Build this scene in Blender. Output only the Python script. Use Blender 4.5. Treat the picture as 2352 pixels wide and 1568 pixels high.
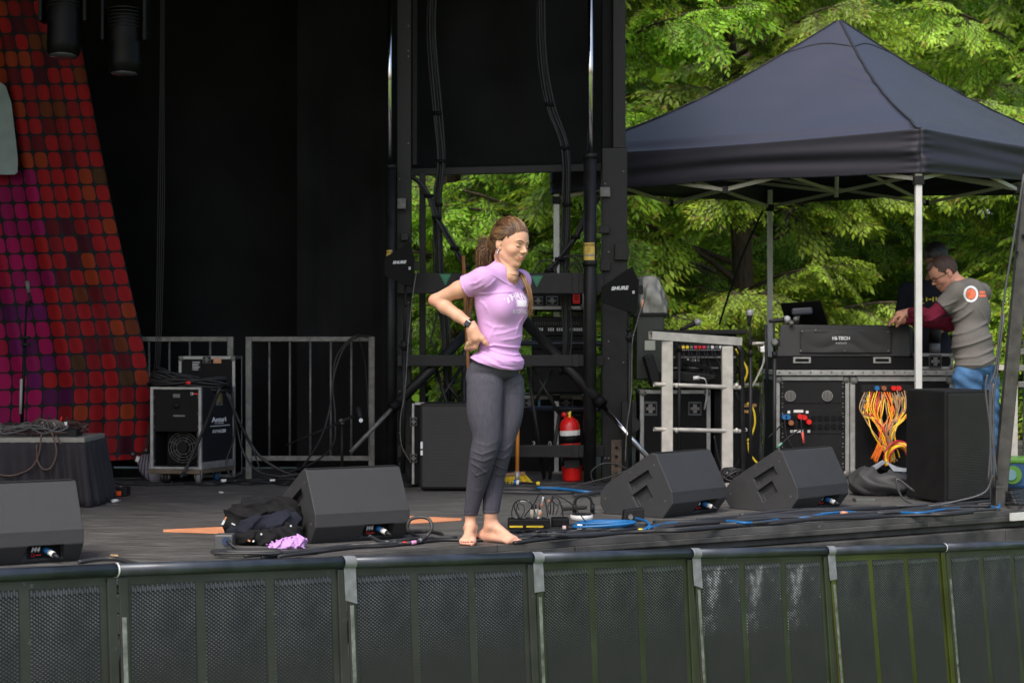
import bpy, math, random
import numpy as np
from mathutils import Vector, Matrix, Euler
from mathutils.bvhtree import BVHTree
for o in list(bpy.data.objects): bpy.data.objects.remove(o)
SC = bpy.context.scene
COL = SC.collection
R = math.radians
rng = np.random.default_rng(7)
random.seed(7)

# ------------------------------------------------------------- camera
# stage deck is z = 0; the photographer's eye is 1 m above it, looking level along +Y
FP = 4139.4                      # focal length in pixels of a 2352 px wide picture
cam = bpy.data.cameras.new('camera'); cam.lens = FP/2352*36; cam.sensor_width = 36
cam.clip_start = .1; cam.clip_end = 600
cam.dof.use_dof = True; cam.dof.focus_distance = 8.95; cam.dof.aperture_fstop = 5.0
co = bpy.data.objects.new('camera', cam); COL.objects.link(co)
co.location = (0, 0, 1.0); co.rotation_euler = (R(90), 0, 0)
SC.camera = co
# ------------------------------------------------------------- light: soft overcast daylight
world = bpy.data.worlds.new('World'); SC.world = world; world.use_nodes = True
wn = world.node_tree; bg = wn.nodes['Background']
sky = wn.nodes.new('ShaderNodeTexSky'); sky.sky_type = 'NISHITA'; sky.sun_disc = False
sky.sun_elevation = R(52); sky.sun_rotation = R(200); sky.air_density = 1.0; sky.dust_density = 4.0; sky.ozone_density = .6
wn.links.new(sky.outputs[0], bg.inputs[0]); bg.inputs[1].default_value = .15
sl = bpy.data.lights.new('sun', 'SUN'); sl.energy = 1.3; sl.angle = R(14); sl.color = (1, .96, .9)
so = bpy.data.objects.new('sun', sl); COL.objects.link(so)
# rotation: Nishita sun_rotation measured from +Y clockwise seen from above
_az = R(200); _el = R(52)
sd = Vector((math.sin(_az)*math.cos(_el), math.cos(_az)*math.cos(_el), math.sin(_el)))
so.rotation_euler = sd.to_track_quat('Z', 'Y').to_euler()
SC.view_settings.view_transform = 'Standard'; SC.view_settings.look = 'None'
SC.view_settings.gamma = 1; SC.view_settings.use_curve_mapping = False
SC.view_settings.exposure = .85

# ------------------------------------------------------------- helpers
def P(x, y, D): return Vector(((x-1176)/FP*D, D, 1-(y-784)/FP*D))
def deckD(y): return FP/(y-784)
def DK(x, y, z=0.0):                         # a point lying z above the deck
    D = FP*(1-z)/(y-784); return Vector(((x-1176)/FP*D, D, z))

MATS = {}
def mat(name, col, rough=.6, metal=0, var=.15, vs=8, bump=0, bs=200, spec=.5, trans=0, streak=None, dirt=None, dscale=3, dth=.6):
    if name in MATS: return MATS[name]
    m = bpy.data.materials.new(name); m.use_nodes = True; nt = m.node_tree; N = nt.nodes; L = nt.links
    b = N['Principled BSDF']; b.inputs['Roughness'].default_value = rough; b.inputs['Metallic'].default_value = metal
    b.inputs['Specular IOR Level'].default_value = spec
    tc = N.new('ShaderNodeTexCoord'); src = tc.outputs['Object']
    if streak:
        mp = N.new('ShaderNodeMapping'); mp.inputs['Scale'].default_value = streak; L.new(src, mp.inputs[0]); src2 = mp.outputs[0]
    else: src2 = src
    n = N.new('ShaderNodeTexNoise'); n.inputs['Scale'].default_value = vs; n.inputs['Detail'].default_value = 5; L.new(src2, n.inputs[0])
    r = N.new('ShaderNodeValToRGB'); L.new(n.outputs[0], r.inputs[0])
    r.color_ramp.elements[0].position = .3; r.color_ramp.elements[1].position = .7
    c0 = [max(0, c*(1-var)) for c in col]; c1 = [min(1, c*(1+var)) for c in col]
    r.color_ramp.elements[0].color = (*c0, 1); r.color_ramp.elements[1].color = (*c1, 1)
    out = r.outputs[0]
    if dirt:
        n3 = N.new('ShaderNodeTexNoise'); n3.inputs['Scale'].default_value = dscale; n3.inputs['Detail'].default_value = 9; n3.inputs['Roughness'].default_value = .7
        L.new(src, n3.inputs[0])
        r3 = N.new('ShaderNodeValToRGB'); L.new(n3.outputs[0], r3.inputs[0])
        r3.color_ramp.elements[0].position = dth; r3.color_ramp.elements[1].position = min(1, dth+.12)
        mx = N.new('ShaderNodeMixRGB'); L.new(r3.outputs[0], mx.inputs[0]); L.new(out, mx.inputs[1]); mx.inputs[2].default_value = (*dirt, 1); out = mx.outputs[0]
    L.new(out, b.inputs['Base Color'])
    mr = N.new('ShaderNodeMapRange'); L.new(n.outputs[0], mr.inputs[0]); mr.inputs[3].default_value = max(.02, rough-.1); mr.inputs[4].default_value = min(1, rough+.12)
    L.new(mr.outputs[0], b.inputs['Roughness'])
    if bump:
        n2 = N.new('ShaderNodeTexNoise'); n2.inputs['Scale'].default_value = bs; n2.inputs['Detail'].default_value = 3; L.new(src, n2.inputs[0])
        bp = N.new('ShaderNodeBump'); bp.inputs['Strength'].default_value = bump; bp.inputs['Distance'].default_value = .003
        L.new(n2.outputs[0], bp.inputs['Height']); L.new(bp.outputs[0], b.inputs['Normal'])
    if trans: b.inputs['Transmission Weight'].default_value = trans
    MATS[name] = m; return m

class MB:
    def __init__(s): s.v = []; s.f = []; s.sm = []
    def add(s, vs, fs, smooth=False):
        o = len(s.v); s.v += [tuple(v) for v in vs]; s.f += [tuple(i+o for i in f) for f in fs]; s.sm += [smooth]*len(fs); return s
    def box(s, c, size, rot=None):
        hx, hy, hz = [k/2 for k in size]
        vs = [Vector((x, y, z)) for x in (-hx, hx) for y in (-hy, hy) for z in (-hz, hz)]
        if rot is not None:
            M = rot if isinstance(rot, Matrix) else Euler(rot).to_matrix()
            vs = [M @ v for v in vs]
        c = Vector(c)
        return s.add([v+c for v in vs], [(0,1,3,2),(4,6,7,5),(0,4,5,1),(2,3,7,6),(0,2,6,4),(1,5,7,3)])
    def span(s, a, b):                       # axis-aligned box between two corners
        a = Vector(a); b = Vector(b)
        return s.box((a+b)/2, [abs(b[i]-a[i]) for i in range(3)])
    def beam(s, a, b, w, h, up=(0,0,1)):      # rectangular bar from a to b; w sideways, h along up
        a = Vector(a); b = Vector(b); d = (b-a); L = d.length; d.normalize(); up = Vector(up)
        if abs(d.dot(up)) > .98: up = Vector((0, 1, 0))
        x = d.cross(up).normalized(); z = x.cross(d)
        return s.box((a+b)/2, (w, L, h), Matrix((x, d, z)).transposed())
    def hexa(s, p):                          # 8 points: bottom loop 4, top loop 4
        return s.add(p, [(3,2,1,0),(4,5,6,7),(0,1,5,4),(1,2,6,5),(2,3,7,6),(3,0,4,7)])
    def prism(s, poly, vec):
        n = len(poly); vec = Vector(vec); p2 = [Vector(p)+vec for p in poly]
        return s.add(list(poly)+p2, [tuple(range(n))[::-1], tuple(range(n, 2*n))]+[(i, (i+1) % n, n+(i+1) % n, n+i) for i in range(n)])
    def cyl(s, a, b, r, r2=None, n=12, cap=True):
        return s.tube([a, b], [r, r if r2 is None else r2], n, cap)
    def tube(s, pts, r, n=8, cap=True, flat=1):
        pts = [Vector(p) for p in pts]; m = len(pts)
        rs = r if isinstance(r, (list, tuple, np.ndarray)) else [r]*m
        vs = []; prev = None
        for i, p in enumerate(pts):
            t = (pts[min(i+1, m-1)]-pts[max(i-1, 0)])
            if t.length < 1e-9: t = Vector((0, 0, 1))
            t.normalize()
            if prev is None:
                u = t.cross(Vector((0, 0, 1)));
                if u.length < .05: u = t.cross(Vector((0, 1, 0)))
            else: u = prev - t*prev.dot(t)
            u.normalize(); prev = u; w = t.cross(u)
            for k in range(n):
                a = 2*math.pi*k/n; vs.append(p+(u*math.cos(a)+w*math.sin(a)*flat)*rs[i])
        fs = [(i*n+k, i*n+(k+1) % n, (i+1)*n+(k+1) % n, (i+1)*n+k) for i in range(m-1) for k in range(n)]
        s.add(vs, fs, True)
        if cap:
            o = len(s.v)-len(vs)
            s.f += [tuple(range(o+n-1, o-1, -1)), tuple(range(o+(m-1)*n, o+m*n))]; s.sm += [False, False]
        return s
    def lathe(s, c, prof, axis=(0,0,1), n=16):   # prof: (along, radius)
        ax = Vector(axis).normalized(); c = Vector(c)
        return s.tube_prof(c, ax, prof, n)
    def tube_prof(s, c, ax, prof, n):
        u = ax.cross(Vector((0, 0, 1)));
        if u.length < .05: u = ax.cross(Vector((0, 1, 0)))
        u.normalize(); w = ax.cross(u); vs = []
        for h, r in prof:
            for k in range(n):
                a = 2*math.pi*k/n; vs.append(c+ax*h+(u*math.cos(a)+w*math.sin(a))*max(r, 1e-4))
        m = len(prof)
        s.add(vs, [(i*n+k, (i+1)*n+k, (i+1)*n+(k+1) % n, i*n+(k+1) % n)[::-1] for i in range(m-1) for k in range(n)], True)
        o = len(s.v)-len(vs); s.f += [tuple(range(o+n-1, o-1, -1)), tuple(range(o+(m-1)*n, o+m*n))]; s.sm += [False, False]
        return s
    def grid(s, fn, nu, nv, smooth=True, thick=0):
        vs = [fn(i/nu, j/nv) for j in range(nv+1) for i in range(nu+1)]
        return s.add(vs, [(j*(nu+1)+i, j*(nu+1)+i+1, (j+1)*(nu+1)+i+1, (j+1)*(nu+1)+i) for j in range(nv) for i in range(nu)], smooth)
    def ball(s, c, r, n=12, sc=(1,1,1)):
        vs = []; c = Vector(c); m = max(4, n//2)
        for j in range(m+1):
            t = math.pi*j/m
            for k in range(n):
                a = 2*math.pi*k/n; vs.append(c+Vector((r*sc[0]*math.sin(t)*math.cos(a), r*sc[1]*math.sin(t)*math.sin(a), r*sc[2]*math.cos(t))))
        return s.add(vs, [(j*n+k, (j+1)*n+k, (j+1)*n+(k+1) % n, j*n+(k+1) % n) for j in range(m) for k in range(n)], True)
    def build(s, name, m, parent=None, bev=0, label=None, kind=None, solid=0, autos=False):
        off = Vector((0, 0, 0)); q = parent
        while q is not None and q.parent is not None: q = q.parent
        if q is not None: off = q.location.copy()
        me = bpy.data.meshes.new(name)
        me.from_pydata([(v[0]-off[0], v[1]-off[1], v[2]-off[2]) for v in s.v], [], s.f)
        me.polygons.foreach_set('use_smooth', s.sm); me.materials.append(m); me.update()
        o = bpy.data.objects.new(name, me); COL.objects.link(o)
        if parent is not None: o.parent = parent
        if bev:
            b = o.modifiers.new('bevel', 'BEVEL'); b.width = bev; b.segments = 2; b.limit_method = 'ANGLE'; b.angle_limit = R(40)
        if solid:
            b = o.modifiers.new('solid', 'SOLIDIFY'); b.thickness = solid; b.offset = 0
        if label: o['label'] = label
        if kind: o['kind'] = kind
        return o
def thing(name, label, cat, loc=(0,0,0), group=None):
    o = bpy.data.objects.new(name, None); COL.objects.link(o); o.location = loc; o.empty_display_size = .1
    o['label'] = label; o['category'] = cat
    if group: o['group'] = group
    return o
def tag(o, label, cat, group=None):
    o['label'] = label; o['category'] = cat
    if group: o['group'] = group
    return o
def struct(o): o['kind'] = 'structure'; return o
def dup(root, loc=None, rz=None, label=None, parent=None):
    c = root.copy(); COL.objects.link(c)
    if parent is not None: c.parent = parent
    for ch in list(root.children): dup(ch, parent=c)
    if loc is not None: c.location = loc
    if rz is not None: c.rotation_euler = (0, 0, rz)
    if label: c['label'] = label
    return c
def spline(pts, n=8):                        # Catmull-Rom through the points
    pts = [Vector(p) for p in pts]; out = []
    q = [pts[0]*2-pts[1]]+pts+[pts[-1]*2-pts[-2]]
    for i in range(1, len(q)-2):
        a, b, c, d = q[i-1:i+3]
        for k in range(n):
            t = k/n; out.append(.5*((2*b)+(c-a)*t+(2*a-5*b+4*c-d)*t*t+(3*b-a-3*c+d)*t*t*t))
    out.append(pts[-1]); return out
def fixn(o):
    import bmesh
    bm = bmesh.new(); bm.from_mesh(o.data); bmesh.ops.recalc_face_normals(bm, faces=bm.faces); bm.to_mesh(o.data); bm.free()
def cut(o, cutters):                         # boolean difference, baked into the mesh
    for c in cutters+[o]: fixn(c)
    for c in cutters:
        m = o.modifiers.new('cut', 'BOOLEAN'); m.object = c; m.operation = 'DIFFERENCE'; m.solver = 'EXACT'
    dg = bpy.context.evaluated_depsgraph_get(); dg.update()
    me = bpy.data.meshes.new_from_object(o.evaluated_get(dg)); o.modifiers.clear(); o.data = me
    for c in cutters: bpy.data.objects.remove(c)
def text(s, size, m, parent, origin, right=(1,0,0), up=(0,0,1), name='lettering', shear=0, bold=0, ext=.0006, spacing=1, align='CENTER', raw=False, sx=1):
    if raw: ext = 0
    cu = bpy.data.curves.new('t', 'FONT'); cu.body = s; cu.size = size; cu.extrude = ext; cu.shear = shear; cu.offset = bold
    cu.align_x = align; cu.align_y = 'CENTER'; cu.space_character = spacing; cu.resolution_u = 3
    to = bpy.data.objects.new('t', cu); COL.objects.link(to)
    dg = bpy.context.evaluated_depsgraph_get(); dg.update()
    me = bpy.data.meshes.new_from_object(to.evaluated_get(dg)); bpy.data.objects.remove(to)
    x = Vector(right).normalized(); z = Vector(up).normalized(); nrm = x.cross(z).normalized()
    vs = [(v.co.x*sx, v.co.y, v.co.z) for v in me.vertices]
    if raw: return vs, [tuple(p.vertices) for p in me.polygons]
    mb = MB(); o3 = Vector(origin)
    mb.add([o3+x*a+z*b+nrm*c for a, b, c in vs], [tuple(p.vertices) for p in me.polygons])
    return mb.build(name, m, parent)

# ------------------------------------------------------------- shared materials
M_black = mat('black_paint', (.0045,.0045,.005), .6, bump=.2, bs=300, spec=.15)
M_steel = mat('black_steel', (.0095,.0095,.010), .5, var=.4, vs=14, bump=.3, bs=90, spec=.3, dirt=(.05,.045,.04), dscale=18, dth=.68)
M_chrome = mat('chrome', (.62,.63,.65), .12, 1, var=.08)
M_alu = mat('aluminium', (.30,.30,.29), .5, .55, var=.2, vs=20, bump=.15, dirt=(.12,.11,.1), dscale=30, dth=.62)
M_galv = mat('galvanised', (.13,.128,.12), .55, .3, var=.35, vs=30, bump=.15)
M_rubber = mat('cable_rubber', (.013,.013,.0145), .5, var=.2, spec=.4)
M_dim = mat('dark_plastic', (.009,.009,.0095), .55, bump=.3, bs=250, spec=.22)
M_wedge = mat('speckled_paint', (.027,.028,.030), .62, var=.12, vs=30, bump=.7, bs=420, dirt=(.10,.10,.10), dscale=25, dth=.72)
M_grille = mat('grille', (.012,.012,.012), .5, bump=.6, bs=900)
M_white = mat('white_plastic', (.7,.7,.68), .45, var=.06)
M_print = mat('white_print', (.62,.63,.65), .6, var=.05)
M_red = mat('red_paint', (.62,.012,.01), .3, var=.1)
M_blue = mat('blue_cable', (.008,.11,.30), .45, var=.15)
M_yel = mat('yellow_plastic', (.72,.52,.02), .5, var=.1)
M_org = mat('orange_plastic', (.8,.2,.03), .5, var=.1)
M_tape = mat('grey_tape', (.17,.18,.19), .5, var=.2, vs=30)
# ============================================================= ground and stage
g = mat('lawn', (.11,.17,.018), .9, var=.45, vs=3, bump=1, bs=60)
gm = MB(); gm.grid(lambda u, v: (-200+400*u, -60+360*v, -1.15), 8, 8, False); struct(gm.build('ground', g))
# a deck of dark painted plywood boards, front edge running back to the right
E = Vector((.857, .514, 0)).normalized(); NRM = Vector((E.y, -E.x, 0))      # along the edge, and outwards to the audience
O = Vector((-.199, 8.77, 0))
def edge(t, out=0, z=0): return O+E*t+NRM*out+Vector((0, 0, z))
mdeck = mat('deck_paint', (.090,.089,.086), .55, var=.35, vs=2.2, bump=.5, bs=70, streak=(1.0,5,1), dirt=(.20,.18,.15), dscale=14, dth=.71, spec=.4)
def _deckmat():
    m = mdeck; nt = m.node_tree; N = nt.nodes; L = nt.links; b = N['Principled BSDF']
    lk = b.inputs['Base Color'].links[0].from_socket
    tc = [n for n in N if n.type == 'TEX_COORD'][0]
    mp = N.new('ShaderNodeMapping'); mp.inputs['Scale'].default_value = (5, 60, 1); L.new(tc.outputs['Object'], mp.inputs[0])
    n = N.new('ShaderNodeTexNoise'); n.inputs['Scale'].default_value = 1; n.inputs['Detail'].default_value = 8; n.inputs['Roughness'].default_value = .7; L.new(mp.outputs[0], n.inputs[0])
    r = N.new('ShaderNodeValToRGB'); L.new(n.outputs[0], r.inputs[0]); r.color_ramp.elements[0].position = .42; r.color_ramp.elements[1].position = .62
    r.color_ramp.elements[0].color = (.50,.50,.51,1); r.color_ramp.elements[1].color = (1.5,1.48,1.45,1)
    mx = N.new('ShaderNodeMixRGB'); mx.blend_type = 'MULTIPLY'; mx.inputs[0].default_value = 1; L.new(lk, mx.inputs[1]); L.new(r.outputs[0], mx.inputs[2])
    L.new(mx.outputs[0], b.inputs['Base Color'])
_deckmat()
dk = bpy.data.objects.new('stage_deck', None); COL.objects.link(dk); struct(dk)
# boards 1.22 m wide laid back from the edge; joints left as real 4 mm gaps over a dark base
rows = [(0, .10), (.104, 1.20), (1.204, 2.40), (2.404, 3.6), (3.604, 4.8), (4.804, 6.0), (6.004, 7.6), (7.604, 9.6)]
for ri, (a, b_) in enumerate(rows):
    t = -9.0
    while t < 8.2:
        w = 2.44 if ri else 3.05
        t1 = min(t+w-.004, 8.4)
        s0 = (ri % 2)*1.1
        m = MB(); q = [edge(t+s0, -a, 0), edge(t1+s0, -a, 0), edge(t1+s0, -b_, 0), edge(t+s0, -b_, 0)]
        m.prism([p+Vector((0, 0, -.03)) for p in q], (0, 0, .03))
        m.build('board' if ri else 'nosing_board', mdeck if ri else mat('worn_nosing', (.055,.054,.052), .55, var=.4, vs=5, bump=.4, bs=40, dirt=(.17,.16,.15), dscale=8, dth=.64), dk)
        t += w
m = MB(); m.prism([edge(-9, -.02, -.06), edge(8.4, -.02, -.06), edge(8.4, -9.6, -.06), edge(-9, -9.6, -.06)], (0, 0, .028)); m.build('deck_base', M_black, dk)
# fascia: three stepped strips below the nosing
mf = mat('fascia_rubber', (.055,.054,.050), .55, var=.5, vs=6, bump=.4, bs=50, dirt=(.16,.155,.14), dscale=5, dth=.64)
for k, (z0, z1, o) in enumerate([(-.062, -.032, .012), (-.10, -.066, -.03), (-.18, -.104, .035), (-.27, -.184, .045), (-1.15, -.274, .03)]):
    t = -9
    while t < 8.3:
        w = [2.4, 3.2, 2.1, 1.9, 2.6][k]
        m = MB(); q = [edge(t, o), edge(min(t+w-.006, 8.4), o), edge(min(t+w-.006, 8.4), -.12), edge(t, -.12)]
        m.prism([p+Vector((0, 0, z0)) for p in q], (0, 0, z1-z0)); m.build('fascia_strip', mf, dk, bev=.004)
        t += w
m = MB(); a = edge(3.62, .05, -.03); m.beam(a, a+E*.45, .02, .045); m.build('end_cap', mat('pale_metal', (.5,.5,.48), .5), dk)

# ------------------------------------------------------------- mobile stage: lift frame and roof
DF = 12.7; px = DF/FP
fr = thing('stage_lift_frame', 'black steel lift frame of the mobile stage with chrome rods and crossbars behind the woman', 'stage frame', P(1176, 1108, DF))
def vtube(x, y0, y1, r, m, name, D=DF, n=20):
    b = MB(); b.cyl(P(x, y0, D), P(x, y1, D), r, n=n); return b.build(name, m, fr)
p_l = vtube(898, 380, 1108, .032, M_steel, 'lift_tube'); p_r = vtube(1355, 355, 1110, .045, M_steel, 'lift_tube')
vtube(895, -60, 381, .0165, M_chrome, 'lift_rod'); vtube(1356, -60, 356, .0195, M_chrome, 'lift_rod')
vtube(898, 378, 388, .037, M_steel, 'collar'); vtube(1355, 353, 364, .05, M_steel, 'collar'); vtube(1355, 598, 611, .0535, M_steel, 'collar')
def bxp(x0, y0, x1, y1, D, th, m, name, parent, bev=.004):
    b = MB(); a = P(x0, y0, D); c = P(x1, y1, D); b.span((a.x, D, a.z), (c.x, D+th, c.z)); return b.build(name, m, parent, bev=bev)
bxp(912, -60, 944, 1106, 12.86, .11, M_steel, 'column', fr); bxp(963, 396, 977, 1012, 13.1, .06, M_steel, 'column', fr)
bxp(1383, 340, 1441, 1106, 12.82, .17, M_steel, 'column', fr); bxp(1408, -60, 1437, 340, 12.84, .12, M_steel, 'column', fr)
bxp(1383, -60, 1407.5, 340, 12.9, .1, M_black, 'column', fr)
for x0, y0, x1, y1 in [(1378, 430, 1402, 452), (1376, 518, 1400, 536), (1412, 560, 1444, 597), (1378, 600, 1402, 622), (920, 534, 938, 552), (912, 455, 932, 480)]:
    bxp(x0, y0, x1, y1, 12.78, .05, M_galv if y0 in (430, 455) else M_steel, 'bracket', fr)
for y0, y1 in [(627, 674), (815, 841), (1022, 1050)]:
    bxp(912, y0, 1342, y1, 12.72, .05, M_steel, 'crossbar', fr)
    bxp(1343, y0+2, 1387, y1-2, 12.79, .028, M_steel, 'crossbar', fr); bxp(1314, y0-1, 1330, y1+1, 12.712, .066, M_steel, 'clamp_plate', fr)
for a, b_, r in [(P(1205, 738, 12.95), P(1372, 917, 12.66), .039), (P(1080, 758, 12.95), P(912, 926, 12.66), .037)]:
    m = MB(); m.cyl(a, b_, r, n=18); m.build('ram_tube', M_steel, fr)
    m = MB(); d = (b_-a).normalized(); m.cyl(b_-d*.01, b_+d*.06, r*1.1, n=18); m.build('ram_collar', M_black, fr)
m = MB(); m.cyl(P(1370, 915, 12.66), P(1492, 1054, 12.4), .0185, n=16); m.build('ram_rod', M_chrome, fr)
m = MB(); m.cyl(P(914, 924, 12.66), P(805, 1038, 12.5), .015, n=16); m.build('ram_rod', M_galv, fr)
# hinge plate and drilled rail on the right column
bxp(1428, 922, 1462, 1000, 12.72, .05, M_steel, 'hinge_plate', fr)
m = MB(); m.cyl(P(1452, 975, 12.70), P(1452, 975, 12.80), .055, n=18); m.build('hinge_drum', M_steel, fr)
b_ = bxp(1404, 1010, 1428, 1108, 12.74, .02, mat('rusty_steel', (.07,.05,.035), .8, var=.5, vs=30), 'drilled_rail', fr)
for y in (1028, 1048, 1068, 1088):
    m = MB(); m.cyl(P(1416, y, 12.736), P(1416, y, 12.738), .012, n=12); m.build('bolt_hole', M_black, fr)
# lattice of thin struts low behind the frame
for (a, b_) in [((1000, 842), (1050, 1000)), ((1060, 842), (985, 960)), ((1212, 842), (1250, 1100)), ((1222, 842), (1290, 960)), ((1268, 850), (1225, 930)), ((1285, 950), (1262, 1100)), ((1020, 870), (1062, 930))]:
    m = MB(); m.cyl(P(*a, 12.9), P(*b_, 12.9), .013, n=8); m.build('strut', M_steel, fr)
# warning stickers
mst = mat('yellow_sticker', (.62,.42,.08), .5, var=.12, vs=40, dirt=(.4,.36,.3), dscale=60, dth=.7); mg = mat('green_sticker', (.008,.14,.07), .5); mink = mat('black_ink', (.01,.01,.01), .6); mblu = mat('blue_ink', (.02,.12,.28), .6)
def curved_sticker(xc, y0, y1, rad, a0, a1, m, name, parent, D=DF):
    c0 = P(xc, y0, D); c1 = P(xc, y1, D); b = MB()
    b.grid(lambda u, v: (c0.x+rad*math.sin(a0+(a1-a0)*u), D-rad*math.cos(a0+(a1-a0)*u), c1.z+(c0.z-c1.z)*v), 10, 1); return b.build(name, m, parent)
s1 = curved_sticker(1355, 558, 598, .0462, -1.25, .75, mst, 'danger_sticker', fr)
s2 = curved_sticker(898, 575, 612, .0332, -1.5, .35, mst, 'danger_sticker', fr)
def wraptext(s, size, xc, y, rad, a_c, m, parent, D=DF, bold=.0006):
    vs, fs = text(s, size, m, None, (0,0,0), raw=True, bold=bold)
    c = P(xc, y, D); b = MB(); b.add([(c.x+(rad+z)*math.sin(a_c+x/rad), D-(rad+z)*math.cos(a_c+x/rad), c.z+yy) for x, yy, z in vs], fs); return b.build('lettering', m, parent)
wraptext('DANGER', .024, 1355, 563.5, .0468, -.2, mink, s1); wraptext('DANGER', .020, 1355, 587, .0468, -.2, mblu, s1)
for i in range(4): wraptext('IIIIIIIIIIIIII', .008, 1355, 570+i*3.4, .0468, -.2, mink, s1, bold=0)
wraptext('DANGER', .022, 898, 580, .0338, -.55, mink, s2)
for i in range(3): wraptext('IIIIIIIII', .008, 898, 590+i*4, .0338, -.55, mink, s2, bold=0)
for xc, yc in [(1023, 642), (1233, 646)]:
    m = MB(); m.prism([P(xc-14, yc-13, 12.718), P(xc, yc+14, 12.718), P(xc+14, yc-13, 12.718)], (0, -.003, 0)); t_ = m.build('triangle_sticker', mg, fr)
    m = MB()
    for k in range(3): m.box(P(xc, yc-8+k*5, 12.713), (.05-.016*k, .001, .004))
    m.build('sticker_print', mat('pale_green', (.1,.3,.18), .6), t_)
# tape bands on columns, small fixings and tags catching the light
for _ in range(22):
    xx = random.choice([918, 938, 1390, 1432, 1398]); yy = random.uniform(350 if xx > 1000 else 20, 1090); m = MB(); m.cyl(P(xx, yy, 12.80 if xx > 1000 else 12.85), P(xx, yy, 12.862), .007, n=6); m.build('bolt_head', M_galv, fr)

# unseen roof added to shade the stage interior, and black cloth lining
md = mat('black_cloth', (.009,.009,.0095), .95, var=.4, vs=2, bump=.3, bs=400, spec=.15)
rf = thing('added_stage_roof', 'unseen black roof added over the mobile stage to shade its interior', 'stage roof', (-3, 11, 4.6))
m = MB(); f0 = lambda X: 8.88+.6*X+.25
m.prism([(-9, max(f0(-9), 3.8), 4.6), (.78, f0(.78), 4.6), (.78, 15, 4.6), (-9, 15, 4.6)], (0, 0, .2)); m.build('roof_panel', M_black, rf)
m = MB(); m.cyl((-8.5, 10.8, 4.3), (.7, 10.8, 4.3), .03); m.cyl((-8.5, 10.8, 3.95), (.7, 10.8, 3.95), .03)
for i in range(22): m.cyl((-8.5+i*.42, 10.8, 4.3 if i % 2 else 3.95), (-8.5+(i+1)*.42, 10.8, 3.95 if i % 2 else 4.3), .012, n=6)
m.build('lighting_truss', M_steel, rf)
m = MB(); m.span((.30, 10.0, 4.25), (.78, 15, 4.6)); m.build('side_beam', M_steel, rf)

def drape(name, label, x0, x1, D, z0, z1, amp, folds, dep=0, seed=0, m=md):
    r_ = np.random.default_rng(seed); ph = r_.uniform(0, 6.28, 6); fq = r_.uniform(.4, 1.3, 6)*folds
    def fn(u, v):
        yy = sum(math.sin(u*6.283*fq[k]+ph[k]+v*(.5*(k % 3)))*amp/(1+.4*k) for k in range(6))
        return (x0+(x1-x0)*u, D+dep*u+yy*(.5+.5*(1-v)), z0+(z1-z0)*v)
    b = MB(); b.grid(fn, int(70*abs(x1-x0)/2+abs(dep)*20)+40, 24); o = b.build(name, m, solid=.004); tag(o, label, 'curtain'); return o
drape('backdrop_curtain', 'tall black backdrop curtain closing the rear of the stage behind the railings', -7.5, -.80, 14.2, .01, 4.58, .045, 5, seed=1)
drape('added_side_curtain', 'unseen black curtain added at the far left beyond the banner to keep the stage dark', -7.5, -6.6, 8.6, .01, 4.58, .03, 9, dep=5.7, seed=2)  # out of view, added to block light from the left
drape('leg_curtain', 'narrow black curtain hanging beside the left lift tube', -1.62, -.86, 13.6, .01, 4.58, .035, 3, seed=5)
sm = MB(); x_a, x_b = P(717, 0, 14.13).x, P(748, 0, 14.13).x; z_a, z_b = P(0, 1062, 14.13).z, P(0, 380, 14.13).z
sm.grid(lambda u, v: (x_a+(x_b-x_a)*u, 14.12+.006*math.sin(v*70+u*3)+.005*math.sin(v*31+1)+.004*math.sin(u*9), z_a+(z_b-z_a)*v), 8, 160); tag(sm.build('plastic_strip', mat('black_plastic_sheet', (.008,.009,.009), .38, var=.4, bump=.6, bs=30, spec=.3), solid=.003), 'crinkled black plastic strip hanging on the backdrop behind the free standing railing', 'plastic strip')
# panel closing the upper part of the frame opening
pn = thing('upper_side_panel', 'black side panel closing the top of the lift frame above the opening', 'stage panel', P(1165, 390, 13.3))
b = MB(); a = P(940, -200, 13.3); c = P(1410, 398, 13.3); c2 = P(1410, 386, 13.3)
def pf(u, v):
    x = a.x+(c.x-a.x)*u; zb = c.z+(c2.z-c.z)*u; z = zb+(a.z-zb)*v
    return (x, 13.3+.012*math.sin(u*17+v*2)+.02*math.sin(u*6+1-v*3), z)
b.grid(pf, 60, 30); b.build('panel_sheet', md, pn, solid=.006)
b = MB(); b.beam(P(940, 396, 13.26), P(1410, 384, 13.26), .04, .055); b.build('bottom_rail', M_steel, pn, bev=.004)
b = MB(); b.beam(P(953, 380, 13.26), P(953, -200, 13.26), .035, .04); b.build('edge_rail', M_steel, pn, bev=.004)

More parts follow.
